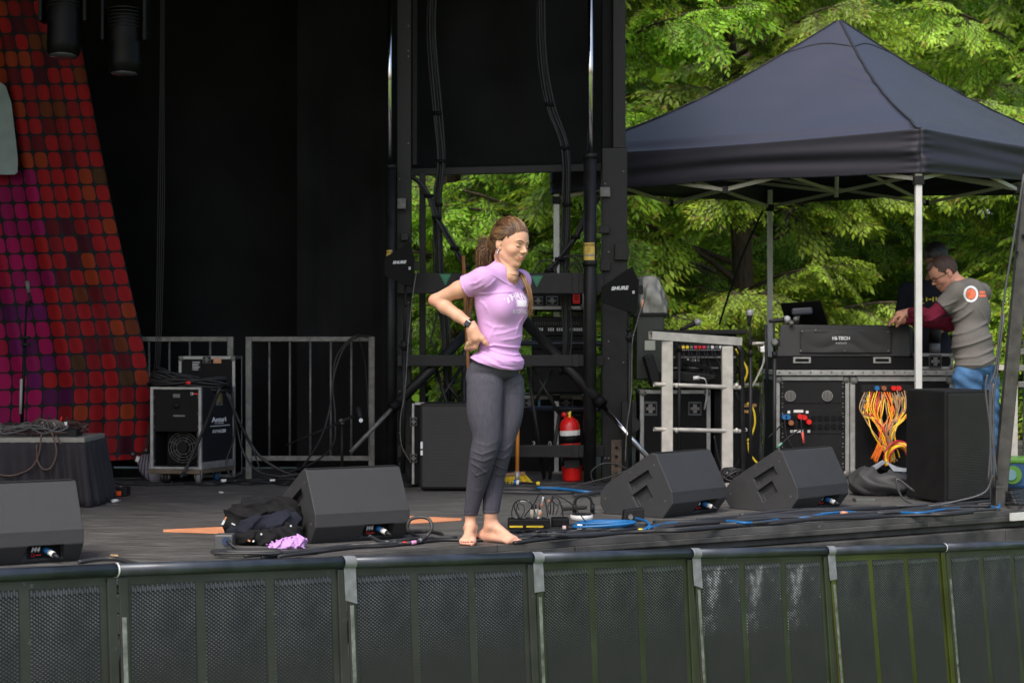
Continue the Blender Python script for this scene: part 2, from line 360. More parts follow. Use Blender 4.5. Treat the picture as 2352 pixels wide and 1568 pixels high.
# lights hanging out of the roof, top left
def mover(loc, tilt, label, s=1.0):
    t = thing('moving_head_light', label, 'stage light', loc, 'moving head lights under the stage roof'); c = Vector(loc)
    mm = mat('lamp_black', (.0035,.0035,.004), .4, var=.2, spec=.12)
    b = MB(); b.span(c+Vector((-.13*s, -.1*s, .22*s)), c+Vector((.13*s, .1*s, .34*s))); b.build('base', mm, t, bev=.015)
    b = MB(); b.cyl(c+Vector((0, 0, .34*s)), c+Vector((0, 0, 1.2)), .02); b.build('hook', M_steel, t)
    for sx in (-1, 1):
        b = MB(); b.span(c+Vector((sx*.115*s-.012, -.05*s, -.03*s)), c+Vector((sx*.115*s+.012, .05*s, .23*s))); b.build('yoke_arm', mm, t, bev=.008)
    ax = Vector((0, -math.sin(tilt), -math.cos(tilt)))
    b = MB(); b.lathe(c, [(-.17*s, .03*s), (-.165*s, .07*s), (-.1*s, .088*s), (.02*s, .092*s), (.06*s, .084*s), (.15*s, .088*s), (.2*s, .08*s), (.21*s, .06*s)], ax, 20); h = b.build('head', mm, t)
    b = MB(); b.lathe(c+ax*.2*s, [(0, .07*s), (.012, .07*s), (.02, .03)], ax, 20); b.build('lens', mat('lens_glass', (.05,.05,.06), .08, var=.05), h)
    b = MB()
    for k in range(6): b.lathe(c-ax*(.05+.02*k)*s, [(0, .094*s), (.008*s, .094*s)], ax, 20)
    b.build('cooling_fins', M_dim, h)
mover(P(148, 40, 10.8), .1, 'black moving head light hanging in front of the top of the red banner', 1.15)
mover(P(287, 84, 10.9), .05, 'black moving head light hanging right of the red banner against the dark backdrop', 1.1)

# ------------------------------------------------------------- red banner
def banner():
    ys = [-60, 0, 96, 317, 501, 647, 792, 877, 960, 1040]; xs = [140, 163, 185, 227, 264, 297, 330, 345, 346, 341]
    D = 12.9
    def xr(y): return float(np.interp(y, ys, xs))
    t = thing('printed_banner', 'red and magenta banner printed with rounded squares hanging at far left', 'banner', P(150, 1050, D))
    nu, nv = 60, 70; me_v = []; uv = []
    for j in range(nv+1):
        v = j/nv
        for i in range(nu+1):
            c = 13*(1-i/nu)                       # columns counted from the right edge
            y = -60+v*(1052+60)+c*1.6*v*v*1.4
            p = 30+6*max(0, min(1, (y-100)/900)); x = xr(min(y, 1040))-c*p
            dd = .07*math.sin(c*.75+.3+v)+.045*math.sin(c*1.9+v*2)+.016*math.sin(c*4.1+v*3)+.012*math.sin(c*2.2+v*31)*v
            me_v.append(P(x, y, D+dd*(.5+.6*v))); uv.append((c, (y-c*1.2*v)/38.5))
    fs = [(j*(nu+1)+i, j*(nu+1)+i+1, (j+1)*(nu+1)+i+1, (j+1)*(nu+1)+i) for j in range(nv) for i in range(nu)]
    b = MB(); b.add(me_v, fs, True)
    m = bpy.data.materials.new('banner_print'); m.use_nodes = True; N = m.node_tree.nodes; L = m.node_tree.links; bs = N['Principled BSDF']; bs.inputs['Roughness'].default_value = .8
    bs.inputs['Specular IOR Level'].default_value = .2
    u = N.new('ShaderNodeUVMap'); u.uv_map = 'UVMap'
    fl = N.new('ShaderNodeVectorMath'); fl.operation = 'FLOOR'; L.new(u.outputs[0], fl.inputs[0])
    frc = N.new('ShaderNodeVectorMath'); frc.operation = 'FRACTION'; L.new(u.outputs[0], frc.inputs[0])
    sb = N.new('ShaderNodeVectorMath'); sb.operation = 'SUBTRACT'; sb.inputs[1].default_value = (.5,.5,0); L.new(frc.outputs[0], sb.inputs[0])
    ab = N.new('ShaderNodeVectorMath'); ab.operation = 'ABSOLUTE'; L.new(sb.outputs[0], ab.inputs[0])
    sp = N.new('ShaderNodeSeparateXYZ'); L.new(ab.outputs[0], sp.inputs[0])
    def mth(op, a, b=None):
        n = N.new('ShaderNodeMath'); n.operation = op
        for k, q in enumerate((a, b)):
            if q is None: continue
            if isinstance(q, (int, float)): n.inputs[k].default_value = q
            else: L.new(q, n.inputs[k])
        return n.outputs[0]
    px_ = mth('POWER', sp.outputs[0], 3.6); py_ = mth('POWER', sp.outputs[1], 3.6); su = mth('ADD', px_, py_); cell = mth('LESS_THAN', su, .45**3.6)
    wnz = N.new('ShaderNodeTexWhiteNoise'); wnz.noise_dimensions = '2D'; L.new(fl.outputs[0], wnz.inputs[0])
    r1 = N.new('ShaderNodeValToRGB'); r1.color_ramp.interpolation = 'CONSTANT'; L.new(wnz.outputs[0], r1.inputs[0])
    def ramp(r, items):
        e = r.color_ramp.elements
        e[0].position = items[0][0]; e[0].color = (*items[0][1], 1); e[1].position = items[1][0]; e[1].color = (*items[1][1], 1)
        for p_, c_ in items[2:]: q = e.new(p_); q.color = (*c_, 1)
    ramp(r1, [(0, (.25,.008,.010)), (.40, (.17,.007,.010)), (.60, (.09,.005,.009)), (.74, (.045,.004,.012)), (.80, (.22,.028,.008)), (.90, (.11,.024,.008)), (.96, (.06,.026,.009))])
    r2 = N.new('ShaderNodeValToRGB'); r2.color_ramp.interpolation = 'CONSTANT'; L.new(wnz.outputs[0], r2.inputs[0])
    ramp(r2, [(0, (.26,.004,.065)), (.42, (.19,.004,.06)), (.68, (.10,.005,.07)), (.78, (.24,.006,.03)), (.94, (.06,.005,.05))])
    sf = N.new('ShaderNodeSeparateXYZ'); L.new(fl.outputs[0], sf.inputs[0])
    jit = mth('MULTIPLY', wnz.outputs[0], 1.0)
    mag = mth('GREATER_THAN', mth('ADD', mth('ADD', sf.outputs[0], mth('MULTIPLY', wnz.outputs[0], 2.2)), mth('MULTIPLY', sf.outputs[1], -.04)), 5.4); mag2 = mth('GREATER_THAN', sf.outputs[1], 9.5); mg_ = mth('MULTIPLY', mag, mag2)
    mx = N.new('ShaderNodeMixRGB'); L.new(mg_, mx.inputs[0]); L.new(r1.outputs[0], mx.inputs[1]); L.new(r2.outputs[0], mx.inputs[2])
    mx2 = N.new('ShaderNodeMixRGB'); L.new(cell, mx2.inputs[0]); mx2.inputs[1].default_value = (.014,.013,.015,1); L.new(mx.outputs[0], mx2.inputs[2])
    L.new(mx2.outputs[0], bs.inputs['Base Color'])
    o = b.build('banner_cloth', m, t)
    ul = o.data.uv_layers.new(name='UVMap')
    for lp in o.data.loops: ul.data[lp.index].uv = uv[lp.vertex_index]
    b = MB(); pts = [(-60, 186), (2, 190), (13, 198), (26, 237), (36, 320), (41, 369), (40, 396), (34, 401), (-60, 401)]
    b.prism([P(x, y, D-.16) for x, y in pts], (0, .002, 0)); b.build('letter_print', mat('pale_print', (.22,.27,.28), .7), t)
    b = MB(); b.cyl(P(-100, -62, D), P(150, -62, D), .02); b.build('top_pole', M_steel, t)
    b = MB(); b.cyl(P(255, 1052, D+.05), P(255, 1135, D+.05), .02); b.build('stand_pole', M_black, t)
    for x, y in [(305, 1042), (336, 1034)]:
        b = MB(); b.ball(P(x, y, D-.07), .012, 8); b.build('eyelet', M_galv, t)
banner()

# ------------------------------------------------------------- crowd barrier along the front
PAN = [mat('barrier_panel_grey', (.038,.041,.038), .36, .3, var=.25, vs=5, bump=.2, bs=30, dirt=(.17,.18,.17), dscale=13, dth=.62), mat('barrier_panel_green_sheen', (.033,.042,.024), .34, .3, var=.3, vs=4, bump=.2, bs=30, dirt=(.14,.16,.13), dscale=9, dth=.66), mat('barrier_panel_olive_sheen', (.060,.075,.014), .32, .4, var=.45, vs=2.5, bump=.15, bs=20, dirt=(.14,.16,.10), dscale=9, dth=.68)]  # reflected grass is painted into the green and olive base colours
LVM = [mat('louvre_grey', (.062,.065,.064), .3, .4, var=.6, vs=7, dirt=(.30,.31,.30), dscale=9, dth=.64), mat('louvre_green', (.048,.056,.042), .32, .4, var=.6, vs=7, dirt=(.34,.35,.34), dscale=7, dth=.635), mat('louvre_scuffed', (.055,.06,.052), .35, .3, var=.6, vs=7, dirt=(.50,.53,.52), dscale=5.5, dth=.55)]
mpipe = mat('barrier_pipe', (.035,.042,.055), .33, .35, var=.3, vs=9, dirt=(.2,.2,.2), dscale=60, dth=.74)
mwear = mat('worn_edge', (.20,.21,.20), .45, .5, var=.6, vs=18, dirt=(.05,.05,.05), dscale=14, dth=.55)
def bk(k):
    Y = 6.36*(1+.105*k); X = -1.399+.744*k; y = float(np.interp(k, range(-1, 8), [1320, 1293, 1277, 1268, 1259, 1254, 1247, 1239, 1230])); return Vector((X, Y, 1-(y-784)/FP*Y))
# louvre grid, one mesh shared between all the panels (local: x along, z down from 0, y outwards negative)
def louvres(wd, ht):
    V = []; F = []; cols = 26; pitch = wd/cols; rp = .0135
    nr = int(ht/rp)
    for r_ in range(nr):
        for c in range(cols):
            x = (c+.5)*pitch-wd/2; z = -r_*rp - (rp*.5 if c % 2 else 0)
            if r_ == 0: h = .02
            else: h = .008
            o = len(V); w = pitch*.33
            V += [(x-w, 0, z), (x+w, 0, z), (x+w, -.0045, z-h), (x-w, -.0045, z-h), (x+w, 0, z-h-.001), (x-w, 0, z-h-.001)]
            F += [(o, o+3, o+2, o+1), (o+3, o+5, o+4, o+2), (o, o+5, o+3), (o+1, o+2, o+4)]
    me = bpy.data.meshes.new('louvres'); me.from_pydata(V, [], F); return me
LV = louvres(.262, 1.0)


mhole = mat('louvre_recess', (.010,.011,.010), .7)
LVS = {}
for k in range(-1, 7):
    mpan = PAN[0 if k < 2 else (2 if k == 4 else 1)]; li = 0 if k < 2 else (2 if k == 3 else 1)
    if li not in LVS: LVS[li] = LV.copy(); LVS[li].materials.clear(); LVS[li].materials.append(LVM[li])
    a = bk(k); b_ = bk(k+1); d = (b_-a); L_ = d.length; dx = d.normalized(); dh = Vector((dx.x, dx.y, 0)).normalized(); outn = Vector((dh.y, -dh.x, 0))
    lean = .06 if k < 3 else (.10 if k > 3 else .08)
    dn = (Vector((0, 0, -1))+outn*lean).normalized(); nn = dx.cross(dn).normalized()
    if nn.dot(outn) < 0: nn = -nn
    lab = {-1: 'leftmost crowd barrier section cut by the left edge of the photo', 0: 'crowd barrier section below the pile of black clothes', 1: 'crowd barrier section directly below the barefoot woman', 2: 'crowd barrier section with taped ends below the blue cable coil', 3: 'crowd barrier section with the most white scuffs on its louvres',
           4: 'crowd barrier section reflecting the grass in bright green strips', 5: 'crowd barrier section below the tall black loudspeaker at right', 6: 'rightmost crowd barrier section cut by the right edge of the photo'}[k]
    t = thing('crowd_barrier', lab, 'barrier', (a.x, a.y, -1.15), 'crowd barrier sections in front of the stage')
    g0 = .004; c0 = a-Vector((0, 0, .024))+dx*g0; c1 = b_-Vector((0, 0, .024))-dx*g0
    m = MB(); m.cyl(c0, c1, .024, n=24); m.build('top_pipe', mpipe, t)
    H = 1.12
    def sh(u, w, o=0): return a+dx*u+dn*w+nn*o       # point on the sheet: u along, w down, o outwards
    m = MB(); q = [sh(.012, .042), sh(L_-.012, .042), sh(L_-.012, H), sh(.012, H)]; m.prism(q, nn*-.006); m.build('sheet', mpan, t)
    for u in (.0, L_-.045):
        m = MB(); q = [sh(u+.006, .05, .001), sh(u+.042, .05, .001), sh(u+.042, H, .001), sh(u+.006, H, .001)]; m.prism(q, nn*.009); m.build('end_post', mpan, t, bev=.003)
    m = MB(); q = [sh(.012, .19, .0115), sh(.03, .19, .0115), sh(.03, H, .0115), sh(.014, H, .0115)]; m.prism(q, nn*.0015); m.build('worn_strip', mwear, t)
    m = MB(); m.beam(sh(.01, H, -.03), sh(L_-.01, H, -.03), .06, .02); m.build('foot_plate', mpan, t)
    for u in (.1, L_-.1):
        m = MB(); p0 = sh(u, .06, -.02); m.cyl(p0, Vector((p0.x, p0.y, -1.14))-outn*.5, .018, n=10); m.build('back_brace', mpan, t)
    for i, u in enumerate((.19, .495, .80)):
        uc = u*L_/1.0
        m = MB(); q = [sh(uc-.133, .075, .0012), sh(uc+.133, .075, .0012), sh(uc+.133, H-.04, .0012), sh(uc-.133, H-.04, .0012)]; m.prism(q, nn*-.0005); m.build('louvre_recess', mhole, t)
        o = bpy.data.objects.new('louvres', LVS[li]); COL.objects.link(o); o.parent = t; o['kind'] = 'stuff'
        pos = sh(uc, .078, .0014)-Vector(t.location)
        M = Matrix((dx, -nn, -dn)).transposed().to_4x4(); M.translation = pos; o.matrix_local = M
    if k in (1, 2, 3, 4):                                # grey tape round the joint with the previous section
        m = MB(); w = .045; c = a+dx*0-Vector((0, 0, .024))
        m.cyl(c-dx*.012, c+dx*w, .0265, n=24, cap=False)
        q = [sh(-.012, .03, .012), sh(w, .03, .012), sh(w+.002, .165+.02*(k % 2), .012), sh(-.01, .17, .012)]; m.prism(q, nn*.0012)
        m.build('joint_tape', M_tape, t)
    if k in (0, 5):
        m = MB(); c = a-Vector((0, 0, .024)); m.cyl(c-dx*.002, c+dx*.004, .0262, n=24, cap=False); m.build('worn_ring', M_white, t)
# ============================================================= trees
def leaf_mat(name, spec=.35):
    m = bpy.data.materials.new(name); m.use_nodes = True; N = m.node_tree.nodes; L = m.node_tree.links; b = N['Principled BSDF']
    a = N.new('ShaderNodeAttribute'); a.attribute_name = 'leafcol'
    b.inputs['Roughness'].default_value = .45; b.inputs['Specular IOR Level'].default_value = spec
    L.new(a.outputs['Color'], b.inputs['Base Color'])
    t = N.new('ShaderNodeBsdfTranslucent'); hs = N.new('ShaderNodeHueSaturation'); hs.inputs['Value'].default_value = 1.5; hs.inputs['Hue'].default_value = .485; L.new(a.outputs['Color'], hs.inputs['Color']); L.new(hs.outputs[0], t.inputs[0])
    mx = N.new('ShaderNodeMixShader'); mx.inputs[0].default_value = .38; L.new(b.outputs[0], mx.inputs[1]); L.new(t.outputs[0], mx.inputs[2])
    L.new(mx.outputs[0], N['Material Output'].inputs[0]); return m
M_leaf = leaf_mat('leaves')
M_bark = mat('bark', (.07,.05,.035), .9, var=.5, vs=12, bump=1, bs=40, streak=(3,3,.6))
def rotm(ax, a):
    return np.array(Matrix.Rotation(a, 3, Vector(ax)))
def leaf_quad(p, d, up, L, W):
    d = d/np.linalg.norm(d); s = np.cross(d, up); s /= (np.linalg.norm(s)+1e-9); n = np.cross(s, d)
    m = p+d*L*.45-n*W*.10
    return [p, m+s*W*.5+n*W*.22, p+d*L, m-s*W*.5+n*W*.22]
def spray_variant(seed):
    r = np.random.default_rng(seed); V = []; TW = []; tip = []
    L0 = 1.0; droop = r.uniform(.25, .5)
    def axis(t): return np.array([t*L0, .06*math.sin(t*4+seed), .10*t-droop*t*t*.8])
    nt = 15
    TW.append([axis(t) for t in np.linspace(0, 1, 7)])
    for i in range(nt):
        t = .12+.88*i/nt; p = axis(t); side = 1 if i % 2 else -1; ang = side*r.uniform(.6, 1.0)
        ln = (.42-.24*t)*r.uniform(.75, 1.2); d = np.array([math.cos(ang), math.sin(ang), r.uniform(-.25, .08)])
        nl = int(ln/.040)+2; pts = []
        for k in range(nl+1):
            s = k/nl; q = p+d*ln*s+np.array([0, 0, -.35*ln*s*s]); pts.append(q)
            for sd in ((1,) if k < nl else (0,)):
                sgn = (1 if k % 2 else -1)*sd; a2 = ang+sgn*r.uniform(.55, .95)
                ld = np.array([math.cos(a2), math.sin(a2), r.uniform(-1.0, -.25)])
                if k > 0 or t > .3:
                    V.append(leaf_quad(q, ld, np.array([0, 0, 1.])+r.normal(0, .35, 3), r.uniform(.09, .135), r.uniform(.036, .052))); tip.append(s*.6+t*.4)
        TW.append(pts[::max(1, nl//2)])
    for k in range(10):
        t = 1-.02*k; a2 = r.uniform(-.9, .9); ld = np.array([math.cos(a2), math.sin(a2), r.uniform(-1., -.3)])
        V.append(leaf_quad(axis(t), ld, np.array([0, 0, 1.]), .12, .045)); tip.append(1)
    return np.array(V), TW, np.array(tip)
VARS = [spray_variant(s) for s in range(8)]
def make_leaf_mesh(name, quads, cols, parent, kind=None):
    n = len(quads); V = quads.reshape(-1, 3).astype(np.float32)
    off = Vector((0, 0, 0)) if parent is None else parent.location
    V = V-np.array(off, dtype=np.float32)
    me = bpy.data.meshes.new(name); me.vertices.add(4*n); me.vertices.foreach_set('co', V.ravel())
    idx = np.arange(4*n).reshape(n, 4); tri = np.concatenate([idx[:, [0, 1, 2]], idx[:, [0, 2, 3]]], 1).reshape(-1)
    me.loops.add(6*n); me.loops.foreach_set('vertex_index', tri.astype(np.int32))
    me.polygons.add(2*n); me.polygons.foreach_set('loop_start', np.arange(0, 6*n, 3).astype(np.int32)); me.polygons.foreach_set('loop_total', np.full(2*n, 3, np.int32))
    me.update(); at = me.color_attributes.new('leafcol', 'FLOAT_COLOR', 'POINT')
    c = np.ones((4*n, 4), np.float32); c[:, :3] = np.repeat(cols, 4, 0); at.data.foreach_set('color', c.ravel())
    me.materials.append(M_leaf); o = bpy.data.objects.new(name, me); COL.objects.link(o); o.parent = parent
    if kind: o['kind'] = kind
    return o
def tree(X, Y, label, nb, seed, zlo=-.2, zhi=6.5, reach=2.6, tr=.13, hue=(.085,.15,.012), lean=0, face=.7, sc=1.0):
    r = np.random.default_rng(seed)
    t = thing('broadleaf_tree', label, 'tree', (X, Y, -1.15), 'trees behind the stage')
    b = MB(); tp = [Vector((X+lean*s*s*2+.06*math.sin(s*5+seed), Y+.05*math.cos(s*4), -1.2+9.2*s)) for s in np.linspace(0, 1, 12)]
    b.tube(tp, [tr*(1.25-.9*s)+(.06 if s == 0 else 0) for s in np.linspace(0, 1, 12)], 12); b.build('trunk', M_bark, t)
    lb = MB(); Q = []; C = []
    for i in range(nb):
        h = zlo-.5+(zhi-zlo+.5)*((i+.5)/nb)+r.normal(0, .15)
        az = (-math.pi/2+r.normal(0, .9)) if r.random() < face else r.uniform(0, 6.283)
        ln = reach*r.uniform(.6, 1.1)*(1-.35*max(0, (h-3)/5)); o = np.array([X+lean*((h+1.15)/9)**2*2, Y, h-.5-.25*ln]); rise = r.uniform(.25, .5)
        d = np.array([math.cos(az), math.sin(az), 0]); sdv = np.array([-d[1], d[0], 0]); cv = r.normal(0, .18)
        def bp(s): return o+d*ln*s+sdv*cv*ln*s*s+np.array([0, 0, ln*(rise*1.6*s-rise*1.0*s*s)])
        lb.tube([Vector(bp(s)) for s in np.linspace(0, 1, 8)], [.035*(1-.8*s)*ln/2.4 for s in np.linspace(0, 1, 8)], 6, cap=False)
        bough_t = r.uniform(.55, 1.25); young = r.random() < .5
        for k in range(11):
            s = .28+.72*(k+.5)/11; p = bp(min(1, s)); a3 = az+(1 if k % 2 else -1)*r.uniform(.3, 1.15)*(1 if k < 10 else .1)+cv
            va, tw, tip = VARS[r.integers(8)]; L = r.uniform(.55, 1.0)*(1.15-.45*s)*sc
            M = rotm((0,0,1), a3) @ rotm((0,1,0), r.uniform(-.25, .65)) @ rotm((1,0,0), r.uniform(-.8, .8))
            q = (va*L/ max(.6, L)*max(.6, L)) @ M.T + p
            Q.append(q)
            n = len(tip); base = np.array(hue)*2.5*bough_t*r.uniform(.8, 1.2)
            cc = base[None, :]*r.uniform(.7, 1.3, (n, 1))
            yt = np.clip(tip-.45, 0, 1)[:, None]*(1.4 if young else .5)
            cc = cc*(1-yt*.6)+np.array([.44,.55,.035])*yt*.75*r.uniform(.6, 1.2, (n, 1))
            rt = (r.random((n, 1)) < .10*tip[:, None])*.6
            cc = cc*(1-rt)+np.array([.26,.12,.03])*rt
            C.append(cc)
            for w in tw:
                lb.tube([Vector(M @ (x*L)+p) for x in w], .0035, 3, cap=False)
    o_ = lb.build('limbs', M_bark, t)
    make_leaf_mesh('crown', np.concatenate(Q), np.concatenate(C), t)
TREES = [
 (.75, 18.9, 'bright leafy tree seen through the open lift frame behind the woman', 34, 11, -.3, 6.6, 2.3, .12, (.075,.15,.012), .1),
 (-.75, 20.5, 'shaded tree partly hidden by the black backdrop, left of the lift frame opening', 24, 12, -.5, 6, 2.2, .13, (.05,.11,.01), 0),
 (2.5, 19.6, 'leafy tree with reddish tips directly right of the tall black column', 36, 13, -.3, 6.8, 2.3, .12, (.10,.15,.018), -.2),
 (3.55, 22.5, 'thick brown trunk tree standing behind the rear leg of the canopy tent', 34, 14, .6, 7.5, 2.4, .2, (.05,.11,.010), .1),
 (5.0, 24.2, 'tree with dark trunk above and behind the peak of the canopy tent', 34, 15, .8, 8, 2.5, .19, (.055,.12,.01), .15),
 (6.1, 20.2, 'light green tree to the right of the tent peak, behind the two men', 38, 16, -.1, 7, 2.5, .14, (.10,.17,.02), 0),
 (7.3, 18.6, 'tree at the right edge whose large bright leaves hang in front of the others', 30, 17, .2, 6, 2.0, .14, (.09,.18,.02), .1),
]
for a in TREES: tree(*a[:3], int(a[3]*1.55), *a[4:])
# far wood behind, one mass
def far_wood():
    r = np.random.default_rng(99); n = 170; Q = []; C = []
    for i in range(n):
        c = np.array([r.uniform(-5, 13), r.uniform(26, 31), r.uniform(-1.2, 9.5)]); m = 900
        v = r.normal(0, 1, (m, 3)); v /= np.linalg.norm(v, axis=1)[:, None]; rad = np.array([2.0, 1.6, 1.1])*r.uniform(.8, 1.4)
        p = c+v*rad*r.uniform(.75, 1.05, (m, 1)); d = r.normal(0, 1, (m, 3)); d[:, 2] -= .6; d /= np.linalg.norm(d, axis=1)[:, None]
        s = np.cross(d, r.normal(0, 1, (m, 3))); s /= np.linalg.norm(s, axis=1)[:, None]; L = r.uniform(.22, .42, (m, 1))
        Q.append(np.stack([p, p+d*L*.5+s*L*.27, p+d*L, p+d*L*.5-s*L*.27], 1)); b = r.uniform(.5, 1.5)
        C.append(np.array([.12,.23,.018])*b*r.uniform(.6, 1.4, (m, 1)))
    o = make_leaf_mesh('far_wood', np.concatenate(Q), np.concatenate(C), None, 'stuff'); o['label'] = 'mass of shaded green foliage far behind the trees'; o['category'] = 'woodland'
far_wood()
for i, (x, D, h, w, lb) in enumerate([(1700, 25, .7, .12, 'slim dark trunk in the shade left of the rear tent leg'), (1985, 26, 1, .15, 'dark trunk deep in the wood above the tilted screen'), (2230, 27, 1, .14, 'dark trunk far behind the man in the grey shirt'), (1880, 29, 1, .16, 'farthest pale trunk between the tent peak and the trees')]):
    X = (x-1176)/FP*D; t = thing('tree_trunk', lb, 'tree', (X, D, -1.15), 'trunks of trees deep in the wood')
    b = MB(); b.tube([Vector((X+.1*math.sin(s*4+i), D, -1.2+10*s)) for s in np.linspace(0, 1, 9)], [w*(1.2-.6*s) for s in np.linspace(0, 1, 9)], 10); b.build('trunk', M_bark, t)
    b = MB()
    for k in range(5):
        z = 1+k*1.1; sg = 1 if k % 2 else -1; b.tube([(X, D, z), (X+sg*.5, D-.2, z+.35), (X+sg*1.3, D-.5, z+.5)], [.05, .035, .015], 6)
    b.build('branches', M_bark, t, kind='stuff')

# ============================================================= canopy tent
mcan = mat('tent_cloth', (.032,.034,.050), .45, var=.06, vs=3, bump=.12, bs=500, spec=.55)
mlegp = mat('tent_leg', (.50,.50,.49), .4, .2, var=.08)
tA, tB, tC = Vector((2.722, 12, 0)), Vector((.29, 13.75, 0)), Vector((2.277, 16, 0)); tD = tA+tC-tB
zc = [2.115, 2.115, 2.22, 2.16]; CN = [tA, tB, tC, tD]; ctr = (tA+tC)/2
te = thing('canopy_tent', 'black pop up canopy tent with pale metal legs at right over the sound desks', 'canopy tent', (ctr.x, ctr.y, 0))
VH = .30
def roof_pt(i, s, t):                          # face i, s along the eave 0..1, t 0 peak .. 1 eave
    a, b = CN[i], CN[(i+1) % 4]; za, zb = zc[i]+VH, zc[(i+1) % 4]+VH
    e = a.lerp(b, s); ze = za+(zb-za)*s-.02*math.sin(math.pi*s); p = Vector((2.543, 14, 0)).lerp(e, t)
    g = t+.10*math.sin(math.pi*t)*(1-.55*math.sin(math.pi*s))
    p.z = 3.50+(ze-3.50)*min(g, 1.0)-.02*math.sin(math.pi*s)*math.sin(math.pi*t)
    if t > .9: p.z = p.z+(ze-p.z)*(t-.9)/.1
    # pulled creases near the hip
    wr = math.exp(-((s-.10)/.10)**2)*math.exp(-((t-.45)/.18)**2)*.013*math.sin(t*62+s*30)
    p.z += wr
    return p
for i in range(4):
    b = MB(); b.grid(lambda u, v, i=i: roof_pt(i, u, max(v, .012)), 40, 50); b.build('roof_panel', mcan, te, solid=.002)
    a, c = CN[i], CN[(i+1) % 4]; d = (c-a).normalized(); n = Vector((d.y, -d.x, 0)) if (a-ctr).dot(Vector((d.y, -d.x, 0))) > 0 else Vector((-d.y, d.x, 0))
    rr = np.random.default_rng(40+i); ph = rr.uniform(0, 6, 5)
    def vf(u, v, a=a, c=c, n=n, i=i, ph=ph):
        p = a.lerp(c, u); zt = zc[i]+VH+(zc[(i+1) % 4]-zc[i])*u-.02*math.sin(math.pi*u); z = zt-VH*v*(1-.16*math.sin(math.pi*u)+.015*math.sin(u*14+ph[0]))
        env = math.sin(math.pi*min(1, v*1.0))**.6 if 0 < v < 1 else 0
        o = .014+env*(.010*math.sin(v*8+ph[1]+u*2.2+math.sin(u*4))+.006*math.sin(v*15+ph[2]+3*math.sin(u*3+ph[3])))+.012*math.sin(u*5+ph[4])*v
        o += math.exp(-(u/.035)**2)*.006*math.sin(v*40)+math.exp(-((1-u)/.035)**2)*.006*math.sin(v*40+1)
        o *= min(1, u/.012, (1-u)/.012)
        return p+n*o+Vector((0, 0, z))
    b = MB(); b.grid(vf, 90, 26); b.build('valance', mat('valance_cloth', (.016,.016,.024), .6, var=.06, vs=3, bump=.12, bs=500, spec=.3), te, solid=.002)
mseam = mat('seam_tape', (.012,.012,.016), .6)
for i in range(4):
    b = MB(); b.tube([roof_pt(i, 0, t)+Vector((0, 0, .006)) for t in np.linspace(.012, 1, 40)], .011, 6, flat=.5); b.build('hip_seam', mseam, te)
    b = MB(); b.tube([roof_pt(i, s, .2-.03*math.sin(math.pi*s))+Vector((0, 0, .004)) for s in np.linspace(0, 1, 14)], .005, 5); b.build('cap_seam', mseam, te)
    q = CN[i]; inn = (ctr-q).normalized()*.05; q = q+inn; zz = zc[i]
    b = MB(); b.span((q.x-.022, q.y-.022, .55), (q.x+.022, q.y+.022, zz+.12)); lg = b.build('leg', mlegp, te, bev=.004)
    b = MB(); b.span((q.x-.017, q.y-.017, 0), (q.x+.017, q.y+.017, .56)); b.build('inner_tube', mlegp, lg, bev=.003)
    b = MB(); b.span((q.x-.027, q.y-.027, .545), (q.x+.027, q.y+.027, .59)); b.build('height_clip', M_dim, lg, bev=.004)
    b = MB(); b.span((q.x-.05, q.y-.05, 0), (q.x+.05, q.y+.05, .008)); b.build('foot', M_alu, lg)
    b = MB(); b.span((q.x-.033, q.y-.033, zz-.07), (q.x+.033, q.y+.033, zz-.01)); b.build('slider', M_dim, lg, bev=.004)
for i in range(4):
    a = CN[i]+(ctr-CN[i]).normalized()*.05; c = CN[(i+1) % 4]+(ctr-CN[(i+1) % 4]).normalized()*.05; za, zb = zc[i], zc[(i+1) % 4]
    def at(u, up): return a.lerp(c, u)+Vector((0, 0, za+(zb-za)*u+(.22 if up else -.03)))
    for u0 in (0, .5):
        for up in (0, 1):
            q = Vector((0, .0, 0)); b = MB(); b.beam(at(u0, up), at(u0+.5, 1-up), .012, .026); b.build('truss_bar', M_alu if 0 else mat('truss_alu', (.36,.35,.30), .5, .2), te)
    m0 = at(.5, 0)
    b = MB(); b.box(m0, (.04, .04, .05)); b.build('truss_joint', M_dim, te)
    b = MB(); b.beam(m0, Vector((2.52, 14, 2.42)), .012, .024); b.build('truss_bar', MATS['truss_alu'], te)
    b = MB(); b.beam(at(.5, 1), Vector((2.52, 14, 2.16)), .012, .024); b.build('truss_bar', MATS['truss_alu'], te)
b = MB(); b.cyl((2.52, 14, 2.12), (2.543, 14, 3.46), .016); b.build('centre_pole', mlegp, te)
b = MB(); b.tube(spline([P(1752, 484, 15.8), P(1700, 600, 15.8), P(1652, 745, 15.7)], 5), .01, 6); tag(b.build('tent_strap', M_black), 'thin black strap hanging slantwise from the rear tent joint', 'strap')
# ============================================================= sound gear
def T(name, label, cat, x, y, D=None, group=None):
    p = DK(x, y) if D is None else P(x, y, D)
    return thing(name, label, cat, p, group)
def bp_(x0, y0, x1, y1, D, th, m, name, parent, bev=.003):
    a = P(x0, y0, D); c = P(x1, y1, D); b = MB(); b.span((a.x, D, a.z), (c.x, D+th, c.z)); return b.build(name, m, parent, bev=bev)
def tb(pts, r, m, name, parent, n=8, sp=6):
    b = MB(); b.tube(spline(pts, sp) if sp and len(pts) > 2 else pts, r, n); return b.build(name, m, parent)
def local_parts(root, loc, ang):              # parts were built round the origin; move the thing into place
    root.location = loc; root.rotation_euler = (0, 0, ang)

